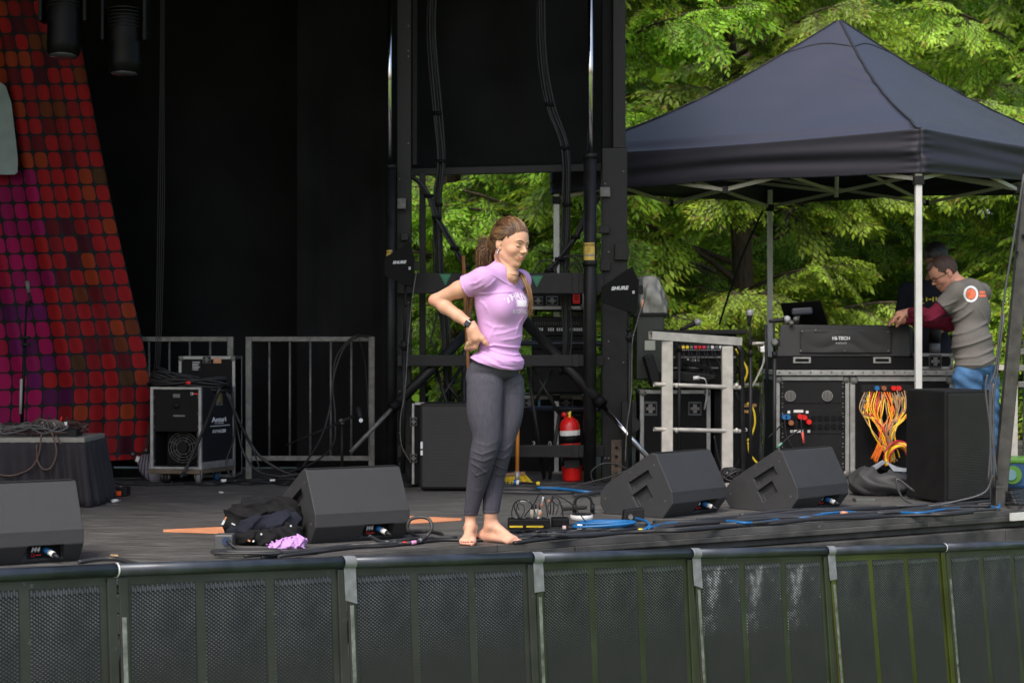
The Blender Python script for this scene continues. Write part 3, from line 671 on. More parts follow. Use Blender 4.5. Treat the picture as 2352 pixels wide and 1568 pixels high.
# ---- wedge monitors: local x = width, y = away from the audience, z up
def wedge(label, loc, ang, W=.54, name='stage_monitor'):
    t = thing(name, label, 'stage monitor', (0,0,0), 'wedge stage monitors along the stage front')
    prof = [(.07, 0), (0, .085), (.004, .15), (.115, .36), (.15, .365), (.47, .175), (.52, .12), (.52, .05), (.48, 0)]
    b = MB(); b.prism([(0, y, z) for y, z in prof], (W, 0, 0)); body = b.build('cabinet', M_wedge, t)
    cs = []
    for (y0, z0, y1, z1, w) in ((.16, .245, .30, .165, .055), (.165, .15, .265, .085, .075)):   # grip pockets in the cheeks
        for x in (0, W):
            c = MB(); d = Vector((0, y1-y0, z1-z0)); c.beam((x, y0, z0), (x, y1, z1), .07, w*.8, up=(1,0,0)); c2 = MB(); L = d.length; d.normalize(); n = Vector((0, -d.z, d.y))
            q = [Vector((0, y0, z0)), Vector((0, y1, z1))]
            h = w*.5; pp = [q[0]-n*h, q[1]-n*h, q[1]+n*h, q[0]+n*h]; c2.prism([p+Vector((x-.03, 0, 0)) for p in pp], (.06, 0, 0)); cs.append(c2.build('c', M_wedge))
    c = MB(); c.prism([(W*.50, -.02, .018), (W*.86, -.02, .018), (W*.83, -.02, .085), (W*.53, -.02, .085)], (0, .085, 0)); cs.append(c.build('c', M_wedge))
    cut(body, cs)
    bv = body.modifiers.new('bevel', 'BEVEL'); bv.width = .006; bv.segments = 3; bv.limit_method = 'ANGLE'; bv.angle_limit = R(25)
    for p in body.data.polygons: p.use_smooth = False
    b = MB(); q = [(.012, .156, .368), (.012, .466, .183), (W-.012, .466, .183), (W-.012, .156, .368)]; b.prism(q, (0, -.003, -.006)); b.build('grille', M_grille, t)
    m = MB()
    for k in range(46):
        x = .02+(W-.04)*k/45; m.box((x, .132, .3665), (.006, .02, .003))
    m.build('grille_teeth', M_grille, t, kind='stuff')
    b = MB(); b.prism([(W*.55, .064, .022), (W*.84, .064, .022), (W*.84, .064, .084), (W*.55, .064, .084)], (0, .002, 0)); pl = b.build('connector_plate', M_black, t)
    text('M4', .030, M_print, pl, (W*.62, .061, .062), name='model_lettering', shear=.25, bold=.0012)
    b = MB(); b.tube([Vector((W*.60+.007*math.cos(a), .0612, .038+.007*math.sin(a))) for a in np.linspace(0, 6.283, 14)], .0013, 5); b.build('ring_logo', M_red, pl)
    b = MB(); b.box((W*.645, .0615, .038), (.024, .001, .004)); b.build('logo_print', M_red, pl)
    j = MB(); s0 = Vector((W*.70, .06, .062)); s1 = s0+Vector((.028, -.050, -.022)); d = (s1-s0)
    j.cyl(s0, s0+d*.5, .0145, n=16); sock = j.build('plug_collar', M_blue, t)
    j = MB(); j.cyl(s0+d*.5, s0+d*.95, .0135, n=16); j.build('plug_body', M_white, t)
    j = MB(); j.cyl(s0+d*.95, s0+d*1.5, .011, .006, n=12); j.build('plug_boot', M_rubber, t)
    for (x, y, z) in [(-.001, .13, .30), (-.001, .30, .25), (-.001, .48, .09), (-.001, .05, .1)]:
        b = MB(); b.cyl((x, y, z), (x-.002, y, z), .005, n=8); b.build('screw', M_galv, t)
    local_parts(t, loc, ang); return t
w1 = wedge('black wedge monitor at the lower left corner of the stage, cut by the frame', (-2.405, 7.90, 0), R(31))
w2 = wedge('black wedge monitor next to the pile of black clothes', (-.965, 8.85, 0), R(31), .525)
w3 = wedge('black wedge monitor right of the blue cable coil', (.905, 10.15, 0), R(49))
w4 = wedge('black wedge monitor in front of the sound racks, right of the other right-hand one', (1.66, 10.46, 0), R(47))

# ---- upright loudspeakers
def upright(label, M_, Lv, Rv, h, front, tagx=None):
    t = thing('loudspeaker', label, 'loudspeaker', M_); M_ = Vector(M_); Lv = Vector(Lv); Rv = Vector(Rv)
    b = MB(); b.prism([M_+Vector((0,0,.012)), M_+Rv+Vector((0,0,.012)), M_+Rv+Lv+Vector((0,0,.012)), M_+Lv+Vector((0,0,.012))], (0, 0, h-.012)); b.build('cabinet', M_dim, t, bev=.012)
    F = Rv if front == 'R' else Lv; n = F.cross(Vector((0, 0, 1))).normalized()
    if n.y > 0: n = -n
    fd = F.normalized(); L = F.length; q0 = M_+fd*.018+n*.003
    b = MB(); b.prism([q0+Vector((0,0,.03)), q0+fd*(L-.036)+Vector((0,0,.03)), q0+fd*(L-.036)+Vector((0,0,h-.02)), q0+Vector((0,0,h-.02))], n*.006); g_ = b.build('grille', M_grille, t)
    b = MB(); k = 0; z = .036
    while z < h-.026:
        a = q0+n*.0095+fd*.004+Vector((0, 0, z)); b.beam(a, a+fd*(L-.044), .004, .0042); z += .0098
    b.build('grille_ribs', mat('grille_rib', (.035,.035,.034), .5), t, kind='stuff')
    for s in (0, 1):
        p = M_+Rv*(.12+.76*s)+Lv*.15; b = MB(); b.cyl(p, p+Vector((0, 0, .014)), .02, n=10); b.build('foot', M_rubber, t)
    return t, q0, fd, n
sp1, q0, fd, n_ = upright('black loudspeaker standing on the deck behind the woman\'s legs', DK(964, 1128), (.03, .36, 0), (.37, .0, 0), .587, 'R')
bp_(966, 1014, 971, 1030, 11.96, .002, M_print, 'label_strip', sp1, 0); bp_(966, 1034, 971, 1045, 11.96, .002, M_print, 'label_badge', sp1, 0)
sp2, *_ = upright('tall black loudspeaker at right in front of the man in the grey shirt', DK(2171, 1159), (-.15, .42, 0), (.335, .205, 0), .70, 'R')

# ---- flight case builder (axis aligned): black panels in aluminium edging
def fcase(name, label, x0, y0, x1, y1, D, th, edge=.022, panel=None, latches=(), parent=None, cat='flight case', feet=False):
    t = parent or T(name, label, cat, (x0+x1)/2, y1, D)
    a = P(x0, y0, D); c = P(x1, y1, D); e = edge
    b = MB(); b.span((a.x+.004, D+.004, c.z+.004), (c.x-.004, D+th-.004, a.z-.004)); b.build('panel', panel or M_black, t)
    for X in (a.x, c.x-e):
        for Y in (D, D+th-e):
            b = MB(); b.span((X, Y, c.z), (X+e, Y+e, a.z)); b.build('edge_rail', M_alu, t, bev=.003)
    for Z in (c.z, a.z-e):
        for Y in (D+.001, D+th-e-.001):
            b = MB(); b.span((a.x+e, Y, Z), (c.x-e, Y+e, Z+e)); b.build('edge_rail', M_alu, t, bev=.003)
        for X in (a.x+.001, c.x-e-.001):
            b = MB(); b.span((X, D+e, Z), (X+e, D+th-e, Z+e)); b.build('edge_rail', M_alu, t, bev=.003)
    for X in (a.x+e*.8, c.x-e*.8):
        for Z in (c.z+e*.8, a.z-e*.8):
            b = MB(); b.ball((X, D+.004, Z), e*.95, 10, (1,.5,1)); b.build('corner_ball', M_galv, t)
    for lx, ly, lw, lh in latches: latch(t, P(lx, ly, D), lw, lh)
    return t
def latch(t, p, w=.10, h=.085, m=None):
    m = m or M_galv
    b = MB(); b.box(p+Vector((0, -.002, 0)), (w, .004, h)); l = b.build('latch_dish', mat('dull_zinc', (.06,.065,.068), .4, .5, var=.3), t, bev=.004)
    b = MB(); b.box(p+Vector((0, -.0045, 0)), (w*.8, .002, h*.7)); b.build('latch_recess', M_black, l)
    b = MB(); b.box(p+Vector((0, -.008, 0)), (w*.3, .006, h*.62)); b.box(p+Vector((0, -.009, 0)), (w*.66, .005, h*.22)); b.build('latch_wing', M_galv, l, bev=.002)

# fog machine case with fan
D0 = 12.55
hz = T('fog_machine_case', 'black fog machine in an open fronted flight case on castors, left of the railings', 'flight case', 440, 1110)
Mx = P(462, 1078, D0); Lx = P(345, 1078, 12.6); Rx = P(538, 1074, 12.95)
Lx.z = Rx.z = Mx.z; up = Vector((0, 0, (1078-890)/FP*D0))
e1 = (Lx-Mx); e2 = (Rx-Mx)
def qb(o, u, v, w, m, name, parent, bev=.003):
    b = MB(); o = Vector(o); u = Vector(u); v = Vector(v); w = Vector(w); b.hexa([o, o+u, o+u+v, o+v, o+w, o+u+w, o+u+v+w, o+v+w]); return b.build(name, m, parent, bev=bev)
u1 = e1.normalized(); u2 = e2.normalized(); W1 = e1.length; W2 = e2.length; zz = Vector((0, 0, 1))
qb(Mx+u1*.01+u2*.16, u1*(W1-.02), u2*(W2-.17), up*.98, M_black, 'back_body', hz)
qb(Mx+u1*.012+u2*.012+up*.46, u1*(W1-.024), u2*.15, up*.52, M_black, 'upper_panel', hz)
qb(Mx+u2*.012, u1*.04, u2*(W2-.02), up*.99, mat('navy_laminate', (.008,.009,.013), .45), 'side_panel', hz)
qb(Mx+u1*(W1-.03)+u2*.012, u1*.02, u2*.2, up*.98, M_black, 'side_panel', hz)
qb(Mx+u1*.012+u2*.012, u1*(W1-.03), u2*.2, up*.05, M_black, 'floor_panel', hz)
for o in (Mx, Mx+u1*(W1-.02)): qb(o-u2*.002, u1*.02, u2*.02, up, M_alu, 'edge_rail', hz)
qb(Mx-u2*.003+up-zz*.014, u1*W1, u2*.02, zz*.018, M_alu, 'edge_rail', hz); qb(Mx-u2*.003, u1*W1, u2*.02, zz*.018, M_alu, 'edge_rail', hz)
qb(Mx+u2*(W2-.02), u1*-.004, u2*.02, up, M_alu, 'edge_rail', hz); qb(Mx, u1*-.004, u2*W2, zz*.05, M_alu, 'edge_rail', hz)
qb(Mx-u2*.02-zz*.03, u1*(W1+.01), u2*(W2+.02), zz*.028, mat('plywood', (.10,.075,.05), .8, var=.3), 'castor_board', hz)
def fp(a, b_, o=0): return Mx+u1*(W1*(1-a))+up*b_-u2*(o-.012)      # a across the face 0..1 left to right, b up
b = MB(); c = Mx+u1*W1*.5+up*.26+u2*.13
for r_ in (.03, .05, .07, .09, .108): b.tube([c-u2*.035+u1*r_*math.cos(a)+zz*r_*math.sin(a) for a in np.linspace(0, 6.283, 26)], .0022, 5)
for k in range(4): a = k*math.pi/4+.4; b.tube([c-u2*.035+u1*.108*math.cos(a)+zz*.108*math.sin(a), c-u2*.035-u1*.108*math.cos(a)-zz*.108*math.sin(a)], .0022, 5)
b.build('fan_guard', M_galv, hz)
b = MB(); b.lathe(c-u2*.028, [(-.01, .035), (.02, .04)], -u2, 16); b.build('fan_hub', M_dim, hz)
for k in range(5):
    a = k*6.283/5; d1 = u1*math.cos(a)+zz*math.sin(a); d2 = u1*math.cos(a+.75)+zz*math.sin(a+.75)
    b = MB(); q = [c-u2*.01+d1*.035, c-u2*.03+d1*.1, c-u2*.01+d2*.1, c-u2*.005+d2*.035]; b.prism(q, u2*.003); b.build('fan_blade', M_dim, hz)
b = MB(); b.lathe(fp(.5, .78), [(0, .022), (.01, .022), (.012, .014), (.02, .012)], -u2, 16); b.build('control_knob', M_dim, hz)
for (a, y, w, h, m) in [(.50, .90, .05, .025, M_galv), (.55, .655, .085, .012, M_galv), (.86, .925, .045, .006, M_red)]:
    p = fp(a, y); qb(p+u1*w/2-zz*h/2-u2*.001, -u1*w, u2*.002, zz*h, m, 'face_print', hz, 0)
b = MB(); b.tube([fp(.80, .925)-u2*.002+u1*.009*math.cos(a)+zz*.009*math.sin(a) for a in np.linspace(0, 6.283, 14)], .0022, 5); b.build('ring_logo', M_print, hz)
for a in (.06, .93):
    for y in (.88, .68, .52, .1):
        b = MB(); p = fp(a, y); b.cyl(p, p-u2*.004, .007, n=8); b.build('screw', M_galv, hz)
sdn = u2.cross(zz).normalized()*1; sdn = sdn if sdn.x > 0 else -sdn
p = Mx+u2*W2*.52+up*.86+sdn*.004; latch_c = p
b = MB(); b.hexa([p-u2*.04-zz*.05, p+u2*.04-zz*.05, p+u2*.04-zz*.05+sdn*.004, p-u2*.04-zz*.05+sdn*.004, p-u2*.04+zz*.05, p+u2*.04+zz*.05, p+u2*.04+zz*.05+sdn*.004, p-u2*.04+zz*.05+sdn*.004]); b.build('latch_dish', M_galv, hz)
p = p+sdn*.006
b = MB(); b.hexa([p-u2*.012-zz*.03, p+u2*.012-zz*.03, p+u2*.012-zz*.03+sdn*.01, p-u2*.012-zz*.03+sdn*.01, p-u2*.012+zz*.03, p+u2*.012+zz*.03, p+u2*.012+zz*.03+sdn*.01, p-u2*.012+zz*.03+sdn*.01]); b.build('latch_wing', mat('brass', (.35,.26,.1), .35, .8), hz)
text('Antari', .046, M_print, hz, Mx+u2*W2*.52+up*.595+sdn*.005, right=u2, name='side_lettering', bold=.0015, sx=1.6)
text('FOG MACHINE', .012, M_print, hz, Mx+u2*W2*.52+up*.55+sdn*.005, right=u2, name='side_lettering', sx=1.5)
qb(Mx+u2*W2*.25+up*.515+sdn*.004, u2*W2*.6, sdn*.001, zz*.005, M_print, 'side_line', hz, 0)
text('F-7 FAZER', .030, M_print, hz, Mx+u2*W2*.52+up*.45+sdn*.005, right=u2, name='side_lettering', bold=.001, sx=1.3, shear=.2)
def castor(p, m, parent, r=.045):
    b = MB(); b.cyl(p+Vector((-.016, 0, 0)), p+Vector((.016, 0, 0)), r, n=18); w = b.build('castor_wheel', m, parent)
    b = MB(); b.cyl(p+Vector((-.019, 0, 0)), p+Vector((.019, 0, 0)), r*.45, n=12); b.build('hub', M_galv, w)
    b = MB(); b.span((p.x-.026, p.y-.03, p.z), (p.x-.021, p.y+.03, p.z+r+.02)); b.span((p.x+.021, p.y-.03, p.z), (p.x+.026, p.y+.03, p.z+r+.02)); b.span((p.x-.03, p.y-.035, p.z+r+.005), (p.x+.03, p.y+.035, p.z+r+.02)); b.build('castor_fork', M_galv, parent)
castor(DK(382, 1112)+Vector((0, 0, .045)), M_dim, hz); castor(DK(457, 1113)+Vector((0, 0, .045)), mat('grey_rubber', (.1,.1,.1), .6), hz)
castor(DK(498, 1106)+Vector((0, 0, .045)), mat('blue_rubber', (.01,.08,.2), .5), hz); castor(Vector((DK(430, 1106).x, 13.0, .045)), M_dim, hz)

c2 = fcase('flight_case', 'upright black flight case with silver edges standing behind the fog machine', 410, 818, 540, 1096, 13.1, .35, .022)
latch(c2, P(475, 826, 13.1), .06, .05); bp_(440, 828, 461, 853, 13.094, .003, M_dim, 'info_label', c2, 0)
for k in range(6): bp_(442, 831+k*3.4, 459-(k % 3)*2, 832.2+k*3.4, 13.092, .001, M_print, 'label_line', c2, 0)
bp_(490, 822, 508, 834, 13.094, .003, mat('orange_label', (.5,.22,.1), .6), 'orange_label', c2, 0)
text('WIRELESS', .010, M_print, c2, P(499, 826, 13.09)); text('24', .012, M_print, c2, P(496, 831, 13.09))
# coil of multicore on top of the fog machine
cc = T('cable_coil', 'flat heap of black multicore cable lying on the fog machine case', 'cable', 440, 890, 12.7)
rr = np.random.default_rng(3)
for k in range(11):
    c0 = P(436+rr.uniform(-8, 8), 880-rr.uniform(-6, 12), 12.75); a, b2 = rr.uniform(.22, .29), rr.uniform(.07, .12)
    tb([c0+Vector((a*math.cos(s), b2*math.sin(s), .02*math.sin(2*s+k)-.03*math.cos(s)*(k % 3))) for s in np.linspace(0, 6.283+.4, 18)], .0095, M_rubber, 'cable_turn', cc, 7, 3)
b = MB(); b.cyl(P(428, 879, 12.5), P(438, 878.5, 12.5), .0115, n=10); b.build('red_band', M_red, cc)
# power leads hanging down from the truss
hc = T('hanging_cables', 'bundle of thin black cables hanging down from the truss beside the red banner', 'cable', 365, 890, 12.75)
for k in range(4):
    o = (k-1.5)*3.2
    tb([P(374+o*.8, -80, 12.7+.01*k), P(372+o, 230, 12.7), P(370+o*1.5, 480, 12.7), P(364+o*1.2, 780, 12.72), P(356+o, 884, 12.78), P(350+o*.6, 960, 12.9), P(330+o*2, 1060, 12.8), DK(328+o*3, 1112, .012)], .0030, M_rubber, 'cable', hc, 6)
# railings
def guard(label, loc, W=.893):
    t = thing('guard_railing', label, 'railing', (0,0,0), 'galvanised railings at the back of the stage')
    for x in (0, W):
        b = MB(); b.span((x-.022, -.02, 0), (x+.022, .02, 1.035)); b.build('post', M_galv, t, bev=.003)
    b = MB(); b.span((.023, -.017, 1.0), (W-.023, .017, 1.035)); b.build('top_rail', M_galv, t, bev=.003)
    b = MB(); b.span((.023, -.017, .135), (W-.023, .017, .17)); b.build('bottom_rail', M_galv, t, bev=.003)
    for k in range(5):
        x = W*(k+1)/6; b = MB(); b.cyl((x, 0, .17), (x, 0, 1.0), .008, n=8); b.build('bar', M_galv, t)
    t.location = loc; return t
gr = guard('galvanised railing standing free between the fog machine and the lift frame', P(571.7, 1100, 13.1)*1)
gr.location.z = 0
g2 = dup(gr, (P(529.7, 1100, 13.15).x-.893, 13.15, 0), 0, 'galvanised railing partly hidden behind the red banner and the flight case')
# cables slung over and under the railing
sc_ = T('slung_cables', 'black cables looping over the free standing railing and down to the deck', 'cable', 700, 1090)
for pts, r in [([(850, 772), (822, 774), (790, 800), (768, 860), (757, 940), (735, 1010), (690, 1080)], .008), ([(842, 775), (815, 771), (775, 815), (765, 880), (770, 960), (765, 1020), (720, 1062), (640, 1092)], .007), ([(825, 778), (838, 830), (845, 930), (850, 1040)], .003),
               ([(505, 890), (470, 980), (430, 1070), (415, 1096)], .012), ([(520, 900), (560, 990), (600, 1050), (660, 1086), (700, 1092)], .011), ([(528, 905), (545, 985), (560, 1040), (590, 1080), (640, 1093), (690, 1088)], .008), ([(545, 960), (580, 1030), (600, 1085)], .006), ([(535, 900), (538, 1000), (520, 1060), (530, 1098)], .007)]:
    D = 12.45 if pts[0][0] < 560 else 12.95
    tb([P(x, y, D+.06*math.sin(i)) for i, (x, y) in enumerate(pts)], r, M_rubber, 'cable', sc_, 7)
for k in range(22):                           # floor runs in the shade at the back
    x0 = rr.uniform(330, 880); w = rr.uniform(60, 240); y = rr.uniform(1098, 1112)
    tb([DK(x0, y, .012), DK(x0+w*.3, y+rr.uniform(-4, 4), .012), DK(x0+w*.7, y+rr.uniform(-4, 4), .014), DK(x0+w, y+rr.uniform(-3, 3), .012)], .009, M_rubber, 'floor_cable', sc_, 6)
for x in (620, 508):
    b = MB(); b.cyl(DK(x, 1104, .02), DK(x+12, 1104, .02), .014, n=10); b.build('white_plug', M_white, sc_)
for k in range(8):
    x0 = 230+k*6; y = 1098+k*1.8; tb([DK(x0, y, .01), DK(x0+80, y+3*math.sin(k), .01), DK(x0+190, y-2, .01)], .008, M_rubber, 'floor_cable', sc_, 6)
# pale uplight behind banner foot
ul = T('floor_uplight', 'pale plastic floor light lying between the banner foot and the fog machine', 'light', 350, 1100)
b = MB(); b.lathe(P(322, 1052, 12.95), [(0, .02), (.02, .045), (.09, .085), (.24, .10), (.28, .06)], (P(388, 1100, 12.8)-P(322, 1052, 12.95)), 20); b.build('housing', mat('pale_housing', (.22,.21,.26), .4), ul)
b = MB(); b.cyl(P(316, 1060, 12.9), P(320, 1048, 12.9), .02, n=10); b.build('plug', M_white, ul)
# boom microphone stand
bs_ = T('boom_microphone_stand', 'short black boom stand with a drum microphone in front of the railing', 'microphone stand', 785, 1100)
DB = 12.6
b = MB(); b.cyl(P(785, 975, DB), P(786, 1100, DB), .011, n=10); b.build('pole', M_dim, bs_)
b = MB(); b.cyl(P(657, 1022, DB-.03), P(800, 962, DB-.03), .006, n=8); b.cyl(P(770, 975, DB-.03), P(812, 955, DB-.03), .012, n=10); b.build('boom', M_dim, bs_)
b = MB(); b.ball(P(785, 968, DB-.02), .022, 12); b.build('clutch', M_galv, bs_)
b = MB(); b.cyl(P(822, 934, DB-.05), P(832, 972, DB-.05), .017, .024, n=12); b.build('microphone', M_dim, bs_)
b = MB(); b.cyl(P(829, 965, DB-.09), P(829, 965, DB-.092), .014, n=14); b.build('round_badge', M_print, bs_)
b = MB(); b.cyl(P(786, 1100, DB)+Vector((0, 0, .01)), P(786, 1100, DB)+Vector((0, 0, .03)), .1, n=20); b.build('round_base', M_black, bs_)

# ---- low skirted table at left with cables
DT = 10.9
tl = thing('skirted_table', 'low table with a grey top and black pleated skirt at the left edge', 'table', DK(100, 1163))
x0, x1 = P(-120, 0, DT).x, P(194, 0, DT).x; zt = 1-(1005-784)/FP*DT
b = MB(); b.span((x0, DT-.0, zt-.03), (x1, DT+.55, zt)); b.build('table_top', mat('grey_laminate', (.20,.195,.17), .6, var=.15, vs=20), tl, bev=.004)
def skirt(u, v):
    L = (x1-x0)+.55; s = u*L; fl = (1-v)*.055
    am = .019*(.45+(1-v))*math.sin(s*62+2*math.sin(s*9))
    if s < (x1-x0): return (x0+s+fl*s/(x1-x0), DT-.004-am-fl*.6, (zt-.031)*v+.004)
    s2 = s-(x1-x0); return (x1+.004+am+fl, DT+s2-fl*.4, (zt-.031)*v+.004)
b = MB(); b.grid(skirt, 340, 8); b.build('pleated_skirt', mat('skirt_cloth', (.016,.014,.018), .9, var=.2), tl, solid=.002)
mbr = mat('brown_cable', (.075,.045,.035), .5); mgr = mat('grey_cable', (.09,.09,.09), .5)
tc_ = thing('cable_tangle', 'tangle of brownish cables heaped on the low skirted table', 'cable', (P(80, 1005, DT).x, DT+.2, zt), )
rr = np.random.default_rng(8)
for k in range(26):
    cx, cy = P(rr.uniform(-20, 110), 0, DT).x, DT+rr.uniform(.08, .4); a = rr.uniform(.08, .2)
    tb([Vector((cx+a*1.2*math.cos(s+k)+rr.normal(0, .015), cy+a*.5*math.sin(s+k), zt+.012+.04*rr.random()+.035*math.sin(s*1.3+k)**2)) for s in np.linspace(0, 5.5, 10)], .0045, [mbr, mgr, M_rubber][k % 3], 'cable', tc_, 6, 4)
for k in range(8):
    x = 95+k*7; tb([P(x-30, 1000, DT+.15), P(x-22, 972-k, DT+.12), P(x, 962+k*1.5, DT+.1), P(x+12, 985, DT+.1)], .0045, [mbr, mgr][k % 2], 'cable', tc_, 6, 5)
for pts in ([(95, 995), (90, 1040), (70, 1075), (25, 1092), (-20, 1085)], [(118, 990), (130, 1035), (118, 1072), (98, 1076), (86, 1055), (84, 1020)], [(128, 1000), (134, 1008), (140, 1020)]):
    tb([P(x, y, DT-.045) for x, y in pts], .0055, mbr, 'hanging_cable', tc_, 7)
pb = thing('patch_box', 'small black patch box with plugged white connectors on the low table', 'patch box', (P(148, 1003, DT+.2).x, DT+.2, zt))
bp_(122, 986, 176, 1003.5, DT+.12, .16, M_dim, 'housing', pb, .006)
for k in range(6):
    p = P(86+k*13, 985 if k > 2 else 980, DT+.16); b = MB(); b.cyl(p-Vector((0,0,.0)), p+Vector((0, 0, .045)), .0095, n=10); b.build('plug', M_white if k % 2 else M_galv, pb)
    b = MB(); b.cyl(p+Vector((0, 0, .045)), p+Vector((.01, 0, .075)), .007, .004, n=8); b.build('plug_boot', [M_rubber, M_red][k == 4], pb)
ms = thing('microphone_stand', 'black microphone stand with a pale microphone in front of the magenta part of the banner', 'microphone stand', P(50, 1112, 12.0)*1)
DM = 11.8
b = MB(); b.cyl(P(61, 700, DM), P(57, 790, DM), .008, n=8); b.cyl(P(57, 785, DM), P(50, 975, DM), .012, n=10); b.cyl(P(50, 975, DM), P(48, 1128, DM), .012, n=8); b.build('pole', M_black, ms)
b = MB(); b.cyl(P(62, 645, DM), P(66, 672, DM), .015, .012, n=12); b.build('microphone', M_galv, ms)
b = MB(); b.cyl(P(66, 670, DM), P(73, 696, DM), .010, n=10); b.build('microphone_grip', M_dim, ms)
b = MB(); b.box(P(64, 697, DM), (.03, .03, .035)); b.build('microphone_clip', M_black, ms, bev=.006)
for y in (776, 792): 
    b = MB(); b.cyl(P(50, y, DM-.02), P(70, y-2, DM-.02), .010, n=8); b.build('clutch', M_dim, ms)
b = MB(); b.cyl(P(49, 870, DM-.03), P(47, 950, DM-.03), .009, n=8); b.build('white_tube', mat('dull_white', (.3,.3,.27), .6), ms)
for a in (0, 2.1, 4.2):
    b = MB(); q = P(48, 1120, DM); b.cyl((q.x, q.y, .12), (q.x+.28*math.cos(a), q.y+.28*math.sin(a), .012), .009, n=8); b.build('leg', M_black, ms)
# small things on the deck
ob = T('stage_effects_box', 'black floor box with a glossy orange front beside the skirted table', 'effects box', 250, 1140)
bp_(213, 1119, 291, 1140, 11.62, .12, M_dim, 'housing', ob, .008); bp_(216, 1127, 278, 1138, 11.613, .004, mat('orange_panel', (.85,.10,.015), .25), 'orange_front', ob)
for k in range(6): 
    b = MB(); b.cyl(P(222+k*11, 1119, 11.68), P(222+k*11, 1116.5, 11.68), .008, n=8); b.build('knob', M_white if k % 2 else M_dim, ob)
sc2 = T('small_connector', 'small white connector dropped on the deck below the orange fronted box', 'connector', 268, 1150)
b = MB(); b.cyl(DK(258, 1150, .012), DK(270, 1149, .012), .011, n=10); b.build('shell', M_white, sc2)
b = MB(); b.cyl(DK(270, 1149, .012), DK(279, 1149, .012), .006, n=8); b.build('tail', M_galv, sc2)
for x, y, w, l in [(508, 1131, 6, 'tiny scrap of white paper on the deck below the castors'), (318, 1334, 0, '')]:
    if w:
        b = MB(); b.prism([DK(x-w, y, .004), DK(x+w, y+1, .004), DK(x+w, y-1, .004), DK(x-w+2, y-2.5, .004)], (0, 0, .003)); tag(b.build('paper_scrap', M_white), l, 'paper scrap')
mk = mat('coral_tape', (.62,.26,.13), .6)
for pts, l in (([(375, 1217), (375, 1221), (545, 1226), (545, 1209)], 'coral orange floor marker tapering to a point left of the clothes pile'), ([(905, 1184), (905, 1205), (1060, 1195), (1060, 1191)], 'coral orange floor marker tapering to a point right of the wedge monitor')):
    b = MB(); b.prism([DK(x, y, .002) for x, y in pts][::-1], (0, 0, .004)); tag(b.build('floor_marker', mk), l, 'floor marker', 'coral floor markers')

# ---- antennas on stands
def antenna(label, pts, D, txt, tx, ty, tw, stand, cablepts, tagp):
    g_ = 'flat wireless antennas on stands'
    t = thing('paddle_antenna', label, 'antenna', P(*stand[0], D), g_)
    b = MB(); b.prism([P(x, y, D-.02) for x, y in pts], (0, .022, 0)); pd = b.build('paddle', mat('paddle_black', (.004,.004,.0045), .6, spec=.12), t, bev=.004)
    text('SHURE', tw, M_print, t, P(tx, ty, D-.0215), right=(1, 0, .05), name='logo_lettering', shear=.22, bold=.0013, sx=1.15)
    b = MB(); x, y = tagp; b.box(P(x, y, D-.0212), (.014, .001, .019)); sq = b.build('square_tag', M_print, t)
    b = MB(); b.box(P(x, y, D-.0225), (.005, .001, .008)); b.build('tag_print', M_dim, sq)
    xr = max(p[0] for p in pts); b = MB(); b.box(P(xr+3, y-6, D-.01), (.035, .03, .06)); b.build('amplifier_block', M_dim, t, bev=.004)
    s = thing('antenna_stand', ('thin black stand under the antenna left of the woman' if pts[0][0] < 1200 else 'thin black stand under the antenna right of the woman'), 'stand', DK(stand[-1][0], 784+FP/D), 'stands under the antennas')
    (xa, ya), (xb, yb), (xc, yc) = stand
    b = MB(); b.cyl(P(xa, ya-10, D+.02), P(xb, yb, D+.02), .009, n=10); b.build('upper_rod', M_dim, s)
    b = MB(); b.cyl(P(xb, yb-12, D+.02), P(xc, yc, D+.02), .0145, n=12); b.build('lower_tube', M_steel, s)
    b = MB(); b.cyl(P(xb-10, yb-4, D+.01), P(xb+14, yb-8, D+.01), .012, n=8); b.cyl(P(xb, yb-18, D+.02), P(xb, yb+4, D+.02), .02, n=12); b.build('clutch', M_dim, s)
    b = MB(); b.cyl(P(xa-6, ya+40, D), P(xa+4, ya+40, D), .008, n=8); b.build('wing_screw', M_dim, s)
    q = P(xc, yc, D+.02)
    b = MB(); b.lathe((q.x, q.y, 0), [(0, .11), (.015, .11), (.03, .05), (.09, .028)], (0,0,1), 20); b.build('round_base', M_steel, s)
    tb([P(x, y, D-.03) for x, y in cablepts], .0035, M_galv, 'antenna_cable', t, 6)
antenna('black paddle antenna left of the woman, in front of the left lift tube', [(942, 555), (882, 592), (883, 633), (938, 657), (947, 659), (953, 600)], 12.45, 'SHURE', 917, 602.5, .026, [(932, 660), (928, 800), (926, 1090)], [(957, 622), (948, 680), (938, 780), (930, 900), (920, 960), (922, 1020), (942, 1060)], (941, 616))
antenna('black paddle antenna right of the woman, in front of the tall column', [(1452, 611), (1381, 659), (1382, 694), (1439, 715), (1462, 719), (1468, 646)], 12.3, 'SHURE', 1423, 662, .033, [(1444, 717), (1446, 780), (1447, 1100)], [(1480, 660), (1474, 700), (1462, 745), (1452, 790), (1450, 900), (1440, 980), (1436, 1060)], (1455, 671))
b = MB(); b.cyl(P(1477, 688, 12.27), P(1474, 706, 12.27), .006, n=8); tag(b.build('coral_cable_marker', mk), 'coral tape marker on the thin cable hanging from the right antenna', 'cable marker')
